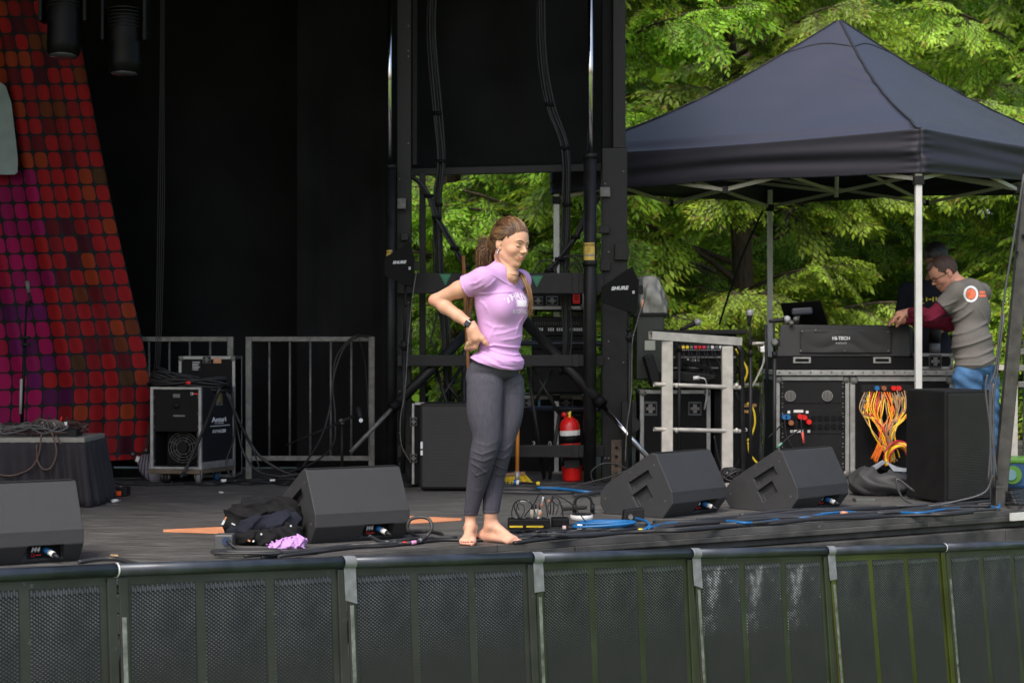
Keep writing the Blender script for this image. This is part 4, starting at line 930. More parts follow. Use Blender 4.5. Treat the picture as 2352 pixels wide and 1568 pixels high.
# cables in the lift frame
for (lab, paths, r, D) in [('black cable bundle running down the left part of the lift frame', [[(997, -60), (992, 80), (1004, 260), (1012, 370), (1006, 470), (1010, 640), (1022, 760), (1030, 930)]], .011, 13.0),
                      ('black cable bundle running down the right part of the lift frame', [[(1243, -60), (1246, 120), (1262, 240), (1296, 340), (1302, 470), (1298, 640), (1302, 780), (1292, 860)]], .011, 13.0),
                      ('thick black hose curving from the left column to the middle of the frame', [[(930, 402), (960, 415), (985, 450), (1003, 500), (1045, 570), (1070, 615)]], .013, 12.95),
                      ('thick black hose slanting down from the right lift tube', [[(1372, 452), (1345, 500), (1322, 545), (1285, 595), (1262, 622)]], .015, 12.95)]:
    t = thing('cable_bundle', lab, 'cable', P(*paths[0][-1], D), 'cable bundles in the lift frame')
    n = 5 if 'bundle' in lab else 3
    for k in range(n):
        ox = (k-(n-1)/2)*4.2; tb([P(x+ox*(1+.3*math.sin(i*1.7+k)), y, D+.02*math.cos(k*2+i)) for i, (x, y) in enumerate(paths[0])], r*.75, M_rubber, 'cable', t, 6)
    for i in (2, 3, 4, 5):
        if i < len(paths[0]):
            x, y = paths[0][i]; b = MB(); b.cyl(P(x-11, y, D-.02), P(x+11, y, D-.02), .014, n=8); b.build('cable_tie', M_black, t)
t = thing('cable_bundle', 'thin cables looping just above the upper crossbar right of the woman', 'cable', P(1260, 640, 13), 'cable bundles in the lift frame')
for pts in ([(1222, 640), (1232, 612), (1250, 598), (1272, 604), (1280, 640)], [(1270, 640), (1282, 606), (1300, 590), (1325, 596), (1338, 625)], [(1240, 640), (1262, 612), (1290, 592), (1320, 586), (1345, 592)], [(1295, 660), (1305, 620), (1320, 605), (1340, 640)], [(1075, 800), (1085, 792), (1110, 790), (1200, 792)], [(1000, 800), (990, 780), (1000, 740), (1012, 690)], [(1000, 872), (1040, 880), (1075, 862)], [(980, 880), (1030, 840), (1060, 850), (1085, 900)]):
    tb([P(x, y, 12.95) for x, y in pts], .007, M_rubber, 'cable', t, 6)
# fire extinguisher
ex = T('fire_extinguisher', 'red fire extinguisher strapped behind the lowest crossbar of the lift frame', 'fire extinguisher', 1314, 1104, 12.9)
ax = (P(1307, 955, 12.9)-P(1315, 1104, 12.9)); L = ax.length; base = P(1315, 1104, 12.9)
b = MB(); b.lathe(base, [(0, .062), (.012, .072), (L*.86, .072), (L*.93, .058), (L*.98, .03), (L, .022)], ax, 28); b.build('cylinder', M_red, ex)
d = ax.normalized()
b = MB(); b.lathe(base+d*L*.62, [(0, .0728), (.075, .0728)], d, 28); b.build('white_label', mat('label_paper', (.6,.6,.58), .6, var=.08, vs=60), ex)
b = MB(); b.lathe(base+d*L*.585, [(0, .0735), (.055, .0735)], d, 28); b.build('strap', M_black, ex)
b = MB(); b.lathe(base+d*L*.24, [(0, .0735), (.06, .0735)], d, 28); b.box(base+d*L*.27+Vector((.0, -.074, 0)), (.11, .006, .055)); b.build('strap', M_steel, ex)
b = MB(); b.cyl(base+d*L, base+d*(L+.03), .018, n=12); b.build('valve', mat('brass2', (.35,.27,.12), .35, .8), ex)
b = MB(); b.beam(base+d*(L+.03)+Vector((-.04, 0, .0)), base+d*(L+.05)+Vector((.09, 0, 0)), .02, .010); b.beam(base+d*(L+.01)+Vector((.0, 0, .0)), base+d*(L+.005)+Vector((.08, 0, -.0)), .02, .008); b.build('handle', M_black, ex)
b = MB(); b.ball(base+d*(L+.01)+Vector((-.035, -.02, 0)), .02, 12); b.build('gauge', M_red, ex)
b = MB(); b.beam(base+d*(L-.01)+Vector((0, -.03, 0)), base+d*(L+.035)+Vector((.01, -.03, 0)), .014, .02); b.build('yellow_tag', M_yel, ex)
# brooms
br = T('broom', 'push broom with an orange handle and yellow bristles behind the woman\'s legs', 'broom', 1188, 1112)
DBR = 12.55
b = MB(); b.cyl(P(1190, 830, DBR+.1), P(1188, 1086, DBR), .0135, n=12); b.build('handle', mat('orange_wood', (.62,.24,.04), .5), br)
b = MB(); b.cyl(P(1188, 1082, DBR), P(1188, 1108, DBR), .017, .02, n=12); b.build('ferrule', M_alu, br)
b = MB(); a = P(1156, 1090, DBR+.02); c = P(1206, 1086, DBR+.02); b.beam(a, c, .06, .022); b.build('head_block', mat('block_wood', (.22,.12,.06), .7), br, bev=.004)
b = MB(); rr = np.random.default_rng(5)
for k in range(520):
    s = rr.random(); p = a.lerp(c, s)+Vector((0, rr.uniform(-.025, .025), -.008)); q = Vector((p.x+(s-.3)*.07+rr.normal(0, .008), p.y+rr.normal(0, .01), max(.004, rr.uniform(.0, .015)))); b.tube([p, p.lerp(q, .5)+Vector((rr.normal(0, .002), 0, 0)), q], .0022, 3, cap=False)
b.build('bristles', M_yel, br, kind='stuff')
b = MB(); b.cyl(P(1064, 587, 12.66), P(1087, 1112, 12.55), .013, n=12); tag(b.build('wooden_pole', mat('pole_wood', (.24,.10,.03), .6, var=.3, streak=(8,8,.6))), 'brown wooden pole leaning on the lift frame behind the woman\'s elbow', 'pole')
# case lid behind left speaker
ld = T('case_lid', 'open case lid with silver edge standing behind the loudspeaker at the woman\'s legs', 'case lid', 1020, 1112)
bp_(947, 926, 1095, 1112, 12.35, .03, M_black, 'panel', ld); bp_(946, 926, 952, 1112, 12.335, .05, M_alu, 'edge_rail', ld); bp_(953, 924, 1095, 930, 12.335, .05, M_alu, 'edge_rail', ld)
for y in (968, 1052): latch(ld, P(950, y, 12.33), .05, .06)
# ============================================================= right side: rail, racks, desk
DR = 12.0
ar = T('aluminium_hand_rail', 'bare aluminium stair rail section standing at the right of the tall column', 'hand rail', 1600, 1112)
m_al2 = mat('raw_aluminium', (.42,.40,.36), .5, .35, var=.18, vs=14, bump=.15, dirt=(.2,.19,.17), dscale=25, dth=.66)
def tubebox(a, b_, w, h, m, name, parent):      # hollow square tube, open ends
    a = Vector(a); b_ = Vector(b_); d = (b_-a).normalized(); u = Vector((0, 0, 1)); x = d.cross(u).normalized(); z = x.cross(d); t = .005; b = MB()
    for s in (-1, 1):
        b.beam(a+x*s*(w/2-t/2), b_+x*s*(w/2-t/2), t, h, up=z); b.beam(a+z*s*(h/2-t/2), b_+z*s*(h/2-t/2), w-2*t-.0004, t, up=z)
    return b.build(name, m, parent)
tubebox(P(1494, 770, DR-.06), P(1700, 784, DR+.2), .055, .055, m_al2, 'top_tube', ar)
for x, yt, D in ((1532, 783, DR), (1670, 795, DR+.16)):
    a = P(x, yt, D); b = MB(); b.span((a.x-.037, D-.03, 0), (a.x+.037, D+.03, a.z)); b.build('upright', m_al2, ar, bev=.003)
for ya, yb in ((882, 890), (985, 990)):
    b = MB(); b.cyl(P(1502, ya, DR-.045), P(1700, yb, DR+.2-.02), .0145, n=14, cap=False); b.cyl(P(1506, ya, DR-.044), P(1696, yb, DR+.195-.02), .0125, n=14); b.build('rung', m_al2, ar)
for x in (1532, 1670):
    for y in (885, 988):
        b = MB(); b.ball(P(x+22, y, DR-.02), .018, 10, (.8,.6,1)); b.build('weld', m_al2, ar)
t = T('curved_black_pipe', 'black bent pipe rising just right of the aluminium hand rail', 'pipe', 1706, 1110)
b = MB(); b.tube(spline([P(1640, 786, 12.5), P(1680, 788, 12.45), P(1698, 800, 12.4), P(1703, 830, 12.4), P(1704, 960, 12.4), P(1706, 1108, 12.4)], 5), .0185, 12); b.build('bent_tube', M_steel, t)
# blue-black horizontal guard pipes behind the frame
gp = T('pipe_guard', 'long dark horizontal guard pipes running behind the lift frame and the aluminium rail', 'pipe guard', 1300, 1105, 13.25)
mgp = mat('blue_black_paint', (.018,.022,.035), .3, var=.2)
for y in (788, 938):
    b = MB(); b.cyl(P(1080 if y < 800 else 1212, y, 13.3), P(1700, y+1, 13.3), .019, n=14); b.build('guard_pipe', mgp, gp)
b = MB(); b.tube(spline([P(1110, 788, 13.3), P(1085, 792, 13.3), P(1070, 806, 13.3), P(1066, 840, 13.3), P(1066, 1105, 13.3)], 5), .019, 12); b.build('bent_end', mgp, gp)
# cases behind the frame
bc = fcase('large_flight_case', 'large black flight case lettered 2 0 seen through the bottom of the lift frame', 1095, 908, 1350, 1108, 13.9, .7, .03, latches=[(1216, 925, .085, .075), (1300, 925, .11, .08), (1120, 925, .085, .075)])
for s, x in (('2', 1226), ('0', 1263)): text(s, .052, M_print, bc, P(x, 1019, 13.895), bold=.001)
bp_(1236, 918, 1241, 932, 13.89, .003, mat('blue_tag', (.05,.25,.35), .5), 'blue_tag', bc, 0)
fc2 = fcase('flight_case', 'black flight case with a red label on top of the effects rack', 1206, 655, 1346, 711, 13.6, .5, .026, latches=[(1236, 691, .075, .07), (1268, 691, .09, .075)])
bp_(1316, 672, 1332, 697, 13.59, .003, M_red, 'red_label', fc2, 0)
for k in range(3): bp_(1319, 676+k*5, 1329, 678+k*5, 13.588, .001, M_black, 'label_line', fc2, 0)
rk = T('effects_rack', 'black equipment rack with a row of small lit keys behind the right lift tube', 'equipment rack', 1280, 905, 13.6)
bp_(1222, 727, 1350, 905, 13.6, .5, M_black, 'rack_body', rk)
for k, (y0, y1) in enumerate([(730, 770), (773, 800), (803, 840), (843, 900)]): bp_(1226, y0, 1346, y1, 13.585, .02, M_dim, 'rack_panel', rk, .002)
for k in range(22):
    if k not in (4, 5, 9, 14, 15): bp_(1229+k*5, 753, 1232+k*5, 760, 13.58, .004, M_print, 'key', rk, 0)
for k in range(20): bp_(1230+k*5.2, 739, 1231+k*5.2, 746, 13.58, .004, M_galv, 'fader_mark', rk, 0)
b = MB(); b.tube(spline([P(1230, 725, 13.7), P(1232, 714, 13.7), P(1245, 712, 13.7), P(1325, 712, 13.7), P(1340, 716, 13.7), P(1342, 726, 13.7)], 4), .012, 8); b.build('carry_bar', M_black, rk)

# covered case left of the rail
cvd = T('dark_case', 'dark plastic case with a paper note standing under the silver cover', 'case', 1492, 875, 12.9)
bp_(1462, 722, 1526, 872, 12.9, .4, mat('case_green_black', (.016,.02,.018), .4), 'case_body', cvd, .01); bp_(1456, 718, 1534, 726, 12.88, .44, M_dim, 'case_rim', cvd)
bp_(1515-34, 782, 1515-10, 804, 12.885, .003, mat('note_paper', (.35,.37,.30), .7), 'paper_note', cvd, 0)
def cover(u, v):
    a = u*2*math.pi; x = math.copysign(abs(math.cos(a))**.5, math.cos(a)); y = math.copysign(abs(math.sin(a))**.5, math.sin(a)); r_ = 1-.0*v
    hgt = v; shr = 1-.38*max(0, v-.15)**1.3; wob = 1+.05*math.sin(a*5+v*7)+.03*math.sin(a*11-v*9)
    c = P(1500, 720, 13.05); return (c.x+.105*x*shr*wob-.03*v, 13.05+.17*y*shr*wob, c.z+.255*hgt**.85*(1+.05*math.sin(a*3)))
b = MB(); b.grid(cover, 60, 24); o = MB(); cv = b.build('silver_cover', mat('silver_sheet', (.20,.20,.18), .45, .3, var=.3, vs=20, bump=.5, bs=30)); tag(cv, 'crumpled silver grey sheet draped over equipment right of the right antenna', 'cover')
c = P(1500, 720, 13.05); tpc = MB(); tpc.ball((c.x-.03, 13.05, c.z+.245), .085, 16, (1,1.4,.35)); q = tpc.build('cover_top', MATS['silver_sheet'], cv)
# base case and mixer rack behind the rail
b1 = fcase('flight_case', 'black flight case with two recessed handles behind the aluminium rail', 1470, 895, 1632, 1105, 12.75, .5, .028)
for x in (1494, 1596): latch(b1, P(x, 938, 12.75), .095, .10)
mr_ = T('mixer_rack', 'open rack of mixer units with coloured plugs behind the aluminium rail', 'equipment rack', 1600, 1100, 12.9)
bp_(1545, 766, 1692, 892, 12.9, .45, M_black, 'rack_body', mr_); bp_(1500, 757, 1715, 768, 12.85, .55, M_dim, 'rack_lid', mr_, .006); bp_(1640, 893, 1745, 1105, 12.95, .45, M_black, 'tall_case', mr_)
bp_(1552, 789, 1662, 806, 12.885, .02, M_dim, 'mixer_panel', mr_); bp_(1545, 818, 1690, 823, 12.88, .02, M_galv, 'shelf_edge', mr_); bp_(1545, 843, 1650, 847, 12.88, .02, M_galv, 'shelf_edge', mr_); bp_(1660, 880, 1745, 886, 12.88, .02, M_galv, 'shelf_edge', mr_)
for k in range(11):
    m = [M_galv, M_yel, M_yel, M_galv, mat('pink_plug', (.6,.03,.08), .4), M_red, MATS['pink_plug'], M_galv, M_print, M_galv, M_print][k]
    b = MB(); p = P(1559+k*9.6, 797, 12.88); b.cyl(p, p-Vector((0, .02, 0)), .012, n=10); b.build('plug', m, mr_)
for k in range(24):
    b = MB(); p = P(1559+k*4.4, 803.5, 12.882); b.box(p, (.006, .003, .006)); b.build('led', M_print, mr_)
for k in range(9):
    p = P(1570+k*9+3*(k % 2), 806, 12.86); q = P(1560+k*14, 870, 12.82); tb([p, p+Vector((.0, -.03, -.03)), p.lerp(q, .5)+Vector((.02*math.sin(k*2), 0, 0)), q], .0035, M_rubber, 'patch_lead', mr_, 5)
for k in range(8):
    b = MB(); p = P(1562+k*6, 827, 12.86); b.box(p, (.012, .01, .012+.008*(k % 2))); b.build('connector', M_galv if k % 3 else M_print, mr_)
for k in range(5):
    for j in range(3):
        b = MB(); p = P(1662+j*10, 835+k*9, 12.885); b.cyl(p, p-Vector((0, .012, 0)), .009, n=8); b.build('socket', M_galv, mr_)
# dark soft bag / laptop on the base case
lp = T('open_laptop', 'black laptop and folded cloth lying on the flight case behind the rail', 'laptop', 1570, 893, 12.6)
b = MB(); b.prism([P(1480, 820, 12.62), P(1500, 812, 12.62), P(1520, 880, 12.62), P(1500, 890, 12.62)], (0, .25, 0)); b.build('screen', M_dim, lp, bev=.008)
b = MB(); b.prism([P(1515, 868, 12.55), P(1530, 850, 12.55), P(1622, 858, 12.55), P(1646, 862, 12.55), P(1640, 872, 12.55), P(1600, 882, 12.55)], (0, .3, 0)); b.build('keyboard_base', M_dim, lp, bev=.01)
b = MB(); b.beam(P(1550, 822, 12.7), P(1640, 852, 12.6), .02, .03); b.beam(P(1552, 838, 12.66), P(1625, 862, 12.56), .02, .02); b.build('hinge_frame', M_black, lp, bev=.004)
b = MB(); b.cyl(P(1592, 868, 12.5), P(1606, 867, 12.5), .014, n=10); b.build('white_plug', M_white, lp)
tb([P(1606, 867, 12.5), P(1620, 872, 12.5), P(1624, 900, 12.6), P(1618, 940, 12.7)], .005, M_white, 'white_lead', lp)
t = T('yellow_cables', 'yellow cables dangling between the aluminium rail and the sound racks', 'cable', 1720, 1090)
for pts in ([(1690, 800), (1700, 818), (1716, 850), (1708, 878), (1698, 892)], [(1716, 925), (1730, 940), (1734, 970), (1726, 1000), (1716, 1012)], [(1718, 1015), (1722, 1040), (1738, 1062), (1750, 1072)], [(1702, 1062), (1706, 1075), (1700, 1090)]): tb([P(x, y, 12.55) for x, y in pts], .0075, M_yel, 'cable', t)
for pts in ([(1704, 960), (1712, 1000), (1706, 1040), (1690, 1070)], [(1690, 900), (1700, 930), (1708, 980), (1712, 1060)], [(1746, 880), (1748, 950), (1744, 1060)], [(1752, 880), (1756, 960), (1750, 1080)], [(1665, 880), (1672, 900), (1668, 940)], [(1640, 1000), (1650, 1050), (1660, 1080)]): tb([P(x, y, 12.56) for x, y in pts], .006, M_rubber, 'dark_cable', t)
text('RFOUND', .03, mat('orange_print', (.45,.25,.08), .6), mr_, P(1718, 931, 12.94), bold=.001); text('UNIT', .03, MATS['orange_print'], mr_, P(1714, 945, 12.94), bold=.001); text('O', .035, M_print, mr_, P(1712, 987, 12.94), bold=.001)
t = T('small_cable_coil', 'small tangled coil of black cable on the deck between the right wedge monitors', 'cable', 1680, 1115)
rr = np.random.default_rng(12)
for k in range(12):
    c0 = P(1682, 1100-rr.uniform(0, 16), 11.9); a = rr.uniform(.05, .09); tb([c0+Vector((a*math.cos(s), a*.7*math.sin(s), .03*math.sin(s*2+k))) for s in np.linspace(0, 6, 12)], .006, M_rubber, 'cable_turn', t, 6, 3)

# ---- microphones on stands
def mic(t, p0, p1, r=.0255):
    p0 = Vector(p0); p1 = Vector(p1); d = (p1-p0).normalized()
    b = MB(); b.tube([p0, p0+d*.02, p1-d*.02, p1], [.010, .0115, .0165, .018], 12); h = b.build('microphone_body', M_dim, t)
    b = MB(); b.ball(p1+d*.016, r, 14); b.build('microphone_grille', mat('mic_mesh', (.34,.35,.37), .5, .6, bump=.8, bs=900), h)
    b = MB(); b.cyl(p1-d*.004, p1+d*.004, r*.95, n=14); b.build('collar_ring', M_galv, h)
def stand(label, x, yt, D, xt=None, yj=None):
    t = thing('microphone_stand', label, 'microphone stand', DK(x, 784+FP/D), 'microphone stands beside the racks')
    b = MB(); b.cyl(P(xt or x, yt, D), P(x, yj, D), .008, n=10); b.build('upper_rod', M_dim, t)
    b = MB(); b.cyl(P(x, yj-6, D), P(x, 784+FP/D-2, D), .0125, n=12); b.build('lower_tube', M_steel, t)
    b = MB(); b.cyl(P(x, yj-8, D), P(x, yj+6, D), .018, n=12); b.build('clutch', M_dim, t)
    b = MB(); b.box(P(x+4, yj-26, D), (.05, .03, .035)); b.build('clamp', M_dim, t)
    q = P(x, 784+FP/D, D); b = MB(); b.lathe((q.x, q.y, 0), [(0, .12), (.015, .12), (.03, .05), (.06, .02)], (0,0,1), 20); b.build('round_base', M_steel, t)
    return t
s = stand('microphone stand with its microphone pointing straight up left of the tent leg', 1724, 744, 12.2, 1722, 812); mic(s, P(1720, 748, 12.2), P(1722, 724, 12.2))
b = MB(); b.cyl(P(1728, 789, 12.18), P(1756, 788, 12.18), .011, n=10); b.build('crossbar', m_al2, s); b = MB(); b.cyl(P(1742, 794, 12.15), P(1743, 806, 12.15), .005, n=8); b.build('wing_screw', M_galv, s)
s = stand('microphone stand whose microphone lies level in front of the covered desk', 1779, 742, 11.9, 1777, 815); mic(s, P(1766, 738.5, 11.9), P(1802, 734, 11.9))
b = MB(); b.ball(P(1779, 786, 11.88), .026, 12); b.cyl(P(1779, 786, 11.87), P(1779, 786, 11.84), .016, n=12); b.build('clamp_knob', M_galv, s)
b = MB(); b.cyl(P(1758, 745, 11.95), P(1763, 900, 11.95), .011, n=8); b.build('second_rod', M_dim, s)
s = stand('microphone stand behind the aluminium rail with a tilted microphone on top', 1560, 762, 12.5, 1562, 800); mic(s, P(1562, 757, 12.3), P(1597, 742, 12.3), .025)
t = T('white_cable', 'pale grey cable with a white plug hanging beside the rear tent leg', 'cable', 1745, 880, 12.3)
tb([P(1762, 780, 12.3), P(1754, 800, 12.3), P(1754, 830, 12.3), P(1742, 860, 12.3), P(1728, 888, 12.3)], .007, mat('pale_cable', (.35,.34,.28), .5), 'cable', t); b = MB(); b.box(P(1752, 802, 12.28), (.035, .03, .04)); b.build('plug', M_white, t, bev=.006)

# ---- covered mixing desk on its racks
DC = 13.2
dsk = T('mixing_desk', 'mixing desk in a black dust cover lettered HI-TECH AUDIO on top of the racks', 'mixing desk', 1940, 818, DC)
b = MB(); yb = .72
b.hexa([P(1784, 820, DC), P(2092, 820, DC), P(2098, 818, DC+yb), P(1790, 818, DC+yb), P(1793, 745, DC+.03), P(2090, 747, DC+.03), P(2098, 752, DC+yb), P(1800, 750, DC+yb)]); b.build('desk_body', mat('dust_cover', (.017,.017,.018), .6, var=.25, vs=6, bump=.6, bs=12), dsk, bev=.012)
def flap(u, v):
    a = P(1838, 811, DC); c = P(2048, 758, DC); x = a.x+(c.x-a.x)*u; z = a.z+(c.z-a.z)*v; return (x, DC-.004+.03*v*0+(-.006)*math.sin(math.pi*u)*abs(math.sin(v*5+u*4+1.2*math.sin(u*9))), z)
b = MB(); b.grid(flap, 50, 18); fl_ = b.build('cover_flap', MATS['dust_cover'], dsk, solid=.003)
text('HI-TECH', .034, M_print, fl_, P(1932, 777, DC-.016), bold=.0012); text('AUDIO', .019, M_print, fl_, P(1932, 788, DC-.016), spacing=1.5)
for x, y in ((1842, 762), (1873, 759), (2040, 762), (1839, 806), (2040, 806), (1940, 806)):
    b = MB(); b.ball(P(x, y, DC-.012), .009, 8); b.build('press_stud', M_galv, fl_)
lid = T('desk_flight_case', 'shallow black flight case tray with two recessed handles under the mixing desk', 'flight case', 1940, 862, DC)
bp_(1778, 821, 2098, 849, DC-.03, .8, M_black, 'tray_body', lid); bp_(1778, 850, 2190, 862, DC-.045, .82, M_alu, 'edge_rail', lid, .004)
for k in range(17): 
    b = MB(); p = P(1790+k*24, 855, DC-.046); b.cyl(p, p-Vector((0, .004, 0)), .008, n=8); b.build('rivet', M_galv, lid)
for x in (1842, 2026):
    b = MB(); p = P(x, 827, DC-.034); b.span(p+Vector((-.065, -.004, -.022)), p+Vector((.065, .002, .022))); h = b.build('handle_dish', M_alu, lid, bev=.015); b = MB(); b.span(p+Vector((-.05, -.006, -.012)), p+Vector((.05, -.001, .012))); b.build('handle_recess', M_black, h, bev=.004)
rl = fcase('amplifier_rack', 'left rack under the desk with two round fans and red and blue plugs', 1782, 864, 1951, 1096, DC-.02, .7, .030)
bp_(1795, 878, 1938, 1090, DC-.024, .01, M_dim, 'rack_panel', rl, 0)
for x in (1815, 1900):
    p = P(x, 909, DC-.03); b = MB(); b.cyl(p, p-Vector((0, .006, 0)), .040, n=22); f_ = b.build('fan_vent', mat('fan_grey', (.22,.22,.21), .6), rl)
    for i in range(-3, 4):
        b = MB(); h = math.sqrt(max(0, .036**2-(i*.010)**2)); b.span(p+Vector((i*.010-.0022, -.009, -h)), p+Vector((i*.010+.0022, -.0062, h))); b.build('vent_slot', M_black, f_)
for i in range(9):
    y = 880+i*23
    for x in (1797, 1936):
        for dy in (0, 8):
            b = MB(); p = P(x, y+dy, DC-.026); b.cyl(p, p-Vector((0, .004, 0)), .006, n=6); b.build('rack_screw', M_galv, rl)
for y in (925, 995, 1050): bp_(1800, y, 1934, y+1.5, DC-.0265, .002, M_black, 'panel_gap', rl, 0)
for r_ in range(2):
    for k in range(9):
        p = P(1806+k*15.5, 960+r_*19, DC-.026); b = MB(); b.cyl(p, p-Vector((0, .006, 0)), .020, n=14); s_ = b.build('socket', M_black, rl)
for x, y, m in ((1800, 957, M_blue), (1808, 957, M_blue), (1836, 956, M_red), (1846, 958, M_red), (1856, 968, M_red), (1815, 970, mat('brown_plug', (.25,.08,.03), .5))):
    b = MB(); p = P(x, y, DC-.03); b.cyl(p, p-Vector((0, .05, .0)), .019, n=12); b.build('coloured_plug', m, rl)
for x, y, w in ((1834, 944, 22), (1834, 990, 22), (1812, 946, 6), (1854, 946, 6), (1818, 990, 6), (1858, 990, 6)): bp_(x-w/2, y-3, x+w/2, y+3, DC-.03, .005, M_white, 'label_tape', rl, 0)
for pts, m in (([(1802, 962), (1806, 1000), (1822, 1030), (1832, 1052)], M_rubber), ([(1840, 962), (1842, 1000), (1848, 1030), (1850, 1052)], M_rubber), ([(1838, 985), (1810, 1005), (1780, 1035)], M_rubber), ([(1795, 975), (1780, 990), (1764, 1005)], M_rubber)): tb([P(x, y, DC-.09) for x, y in pts], .006, m, 'lead', rl)
b = MB(); b.cyl(P(1843, 992, DC-.1), P(1846, 1018, DC-.1), .009, n=8); b.build('red_marker', mat('pink_tape', (.6,.1,.08), .5), rl); b = MB(); b.cyl(P(1796, 1017, DC-.1), P(1784, 1028, DC-.1), .008, n=8); b.build('green_marker', mat('mint_tape', (.2,.45,.35), .5), rl)
rr2 = fcase('patch_rack', 'right rack under the desk stuffed with orange and yellow cable tails', 1953, 864, 2192, 1096, DC-.02, .7, .036)
bp_(1972, 880, 2180, 1090, DC-.024, .01, M_black, 'rack_panel', rr2, 0)
bp_(1978, 884, 2100, 902, DC-.03, .01, M_dim, 'top_unit', rr2)
for x, m in ((2012, M_blue), (2050, M_red), (2062, M_red), (2028, MATS['brown_plug'])):
    b = MB(); p = P(x, 891, DC-.03); b.cyl(p, p-Vector((0, .05, 0)), .018, n=12); b.build('coloured_plug', m, rr2)
for r_ in range(2):
    for k in range(10):
        b = MB(); p = P(1984+k*11, 908+r_*11, DC-.03); b.cyl(p, p-Vector((0, .03, .008)), .011, n=10); b.build('jack_plug', [M_galv, M_white, M_dim][(k+r_) % 3], rr2)
g4 = T('cable_tails', 'bunch of orange, yellow and brown cable tails hanging out of the right rack', 'cable', 2035, 1075, 13.0)
tan = mat('tan_cable', (.33,.20,.10), .5); ylc = mat('yellow_cable', (.80,.50,.015), .45); orc = mat('orange_cable', (.75,.17,.015), .45); rdc = mat('crimson_cable', (.45,.01,.04), .45)
rng3 = np.random.default_rng(21)
for k in range(44):
    x0 = 1984+(k % 20)*5.6; y0 = 908+(k//20)*11+rng3.uniform(-2, 2); m = [tan, orc, ylc, tan, rdc, ylc, M_galv, orc, tan, ylc][rng3.integers(10)]
    xm = 2034+rng3.normal(0, 9)+(x0-2037)*.22; side = -1 if x0 < 2032 else 1
    xe = 2010+rng3.normal(0, 7) if m is orc else 2048+rng3.normal(0, 8)
    ym = 990+rng3.uniform(-12, 12); out = x0+side*rng3.uniform(-4, 10)
    tb([P(x0, y0, 13.14), P(x0-side*2, y0-6+rng3.uniform(-3, 3), 13.05), P(out, y0+26, 13.0), P((out+xm)/2+side*3, 962, 13.0), P(xm, ym, 12.98+rng3.normal(0, .02)), P((xm+xe)/2+rng3.normal(0, 3), 1025, 12.98), P(xe, 1056+rng3.uniform(-8, 8), 13.0)], .0046, m, 'cable_tail', g4, 6)
for k in range(7):
    a = .06+.006*k; c0 = P(2064, 1046, 12.95); tb([c0+Vector((a*1.1*math.cos(s), .02*math.sin(s*2+k), a*1.3*math.sin(s)-.02)) for s in np.linspace(-.3, 3.6, 14)], .0065, ylc if k % 3 else rdc, 'yellow_loop', g4, 6, 4)
bag = T('soft_bag', 'slumped black bag with a grey lining standing at the foot of the right rack', 'bag', 2020, 1138)
bag_y = 11.75
b = MB()
def bagf(u, v):
    a = u*2*math.pi; t_ = v; r1 = math.sin(math.pi*min(.97, .08+v*.9))**.35; cx = P(2020, 0, bag_y).x
    x = cx+.215*math.copysign(abs(math.cos(a))**.7, math.cos(a))*r1*(1-.12*v); y = bag_y+.14*math.copysign(abs(math.sin(a))**.8, math.sin(a))*r1
    z = .17*v*(1+.12*math.sin(a*2+1)+.06*math.sin(a*5))+.006*math.sin(a*9+v*8); return (x+.008*math.sin(v*14+a*3), y+.012*math.sin(v*11+a*4), max(.003, z))
b.grid(bagf, 70, 22); b.build('bag_body', mat('bag_nylon', (.028,.028,.030), .65, bump=.6, bs=25), bag)
b = MB(); b.prism([P(1978, 1086, 11.7), P(2028, 1056, 11.74), P(2036, 1062, 11.74), P(1994, 1092, 11.7)], (0, .02, 0)); b.prism([P(2034, 1058, 11.72), P(2060, 1072, 11.7), P(2105, 1078, 11.7), P(2100, 1084, 11.68), P(2052, 1082, 11.68)], (0, .02, 0)); b.build('lining_flap', mat('grey_lining', (.18,.20,.23), .6), bag, bev=.004)
b = MB(); b.span(P(1966, 1166, 11.2)-Vector((0,0,0)), P(2012, 1145, 11.2)+Vector((0, .12, 0))); tag(b.build('grey_block', mat('grey_block', (.07,.075,.07), .6), bev=.006), 'small dark grey block on the deck beside the last wedge monitor', 'block')
# tablet screen on the desk
scn = T('tilted_screen', 'black computer screen seen from the back on top of the mixing desk', 'screen', 1840, 746, 13.4)
b = MB(); b.hexa([P(1806, 745, 13.45), P(1903, 746, 13.45), P(1903, 746, 13.5), P(1806, 745, 13.5), P(1792, 696, 13.2), P(1885, 690, 13.2), P(1885, 690, 13.25), P(1792, 696, 13.25)]); b.build('screen_back', M_dim, scn, bev=.01)
b = MB(); b.beam(P(1818, 716, 13.26), P(1866, 713, 13.26), .05, .055); b.build('rear_hump', mat('hump_blue', (.03,.035,.05), .35), scn, bev=.015)
b = MB(); b.cyl(P(1830, 745, 13.3), P(1834, 722, 13.28), .014, n=10); b.ball(P(1828, 733, 13.25), .022, 10); b.ball(P(1818, 742, 13.2), .02, 10); b.build('swivel_arm', M_galv, scn)
b3 = fcase('flight_case', 'open end of the desk case with a butterfly catch right of the front tent leg', 2100, 812, 2190, 848, DC-.02, .7, .02, latches=[(2148, 830, .095, .1)])
t = T('desk_clutter', 'small grey canister standing on the case end beside the man', 'canister', 2147, 812, 13.3)
b = MB(); b.cyl(P(2147, 811, 13.4), P(2147, 788, 13.4), .04, n=18); b.build('canister_body', mat('canister_grey', (.12,.12,.13), .4), t); b = MB(); b.cyl(P(2147, 787, 13.4), P(2147, 752, 13.4), .045, n=18); b.build('canister_top', M_dim, t)

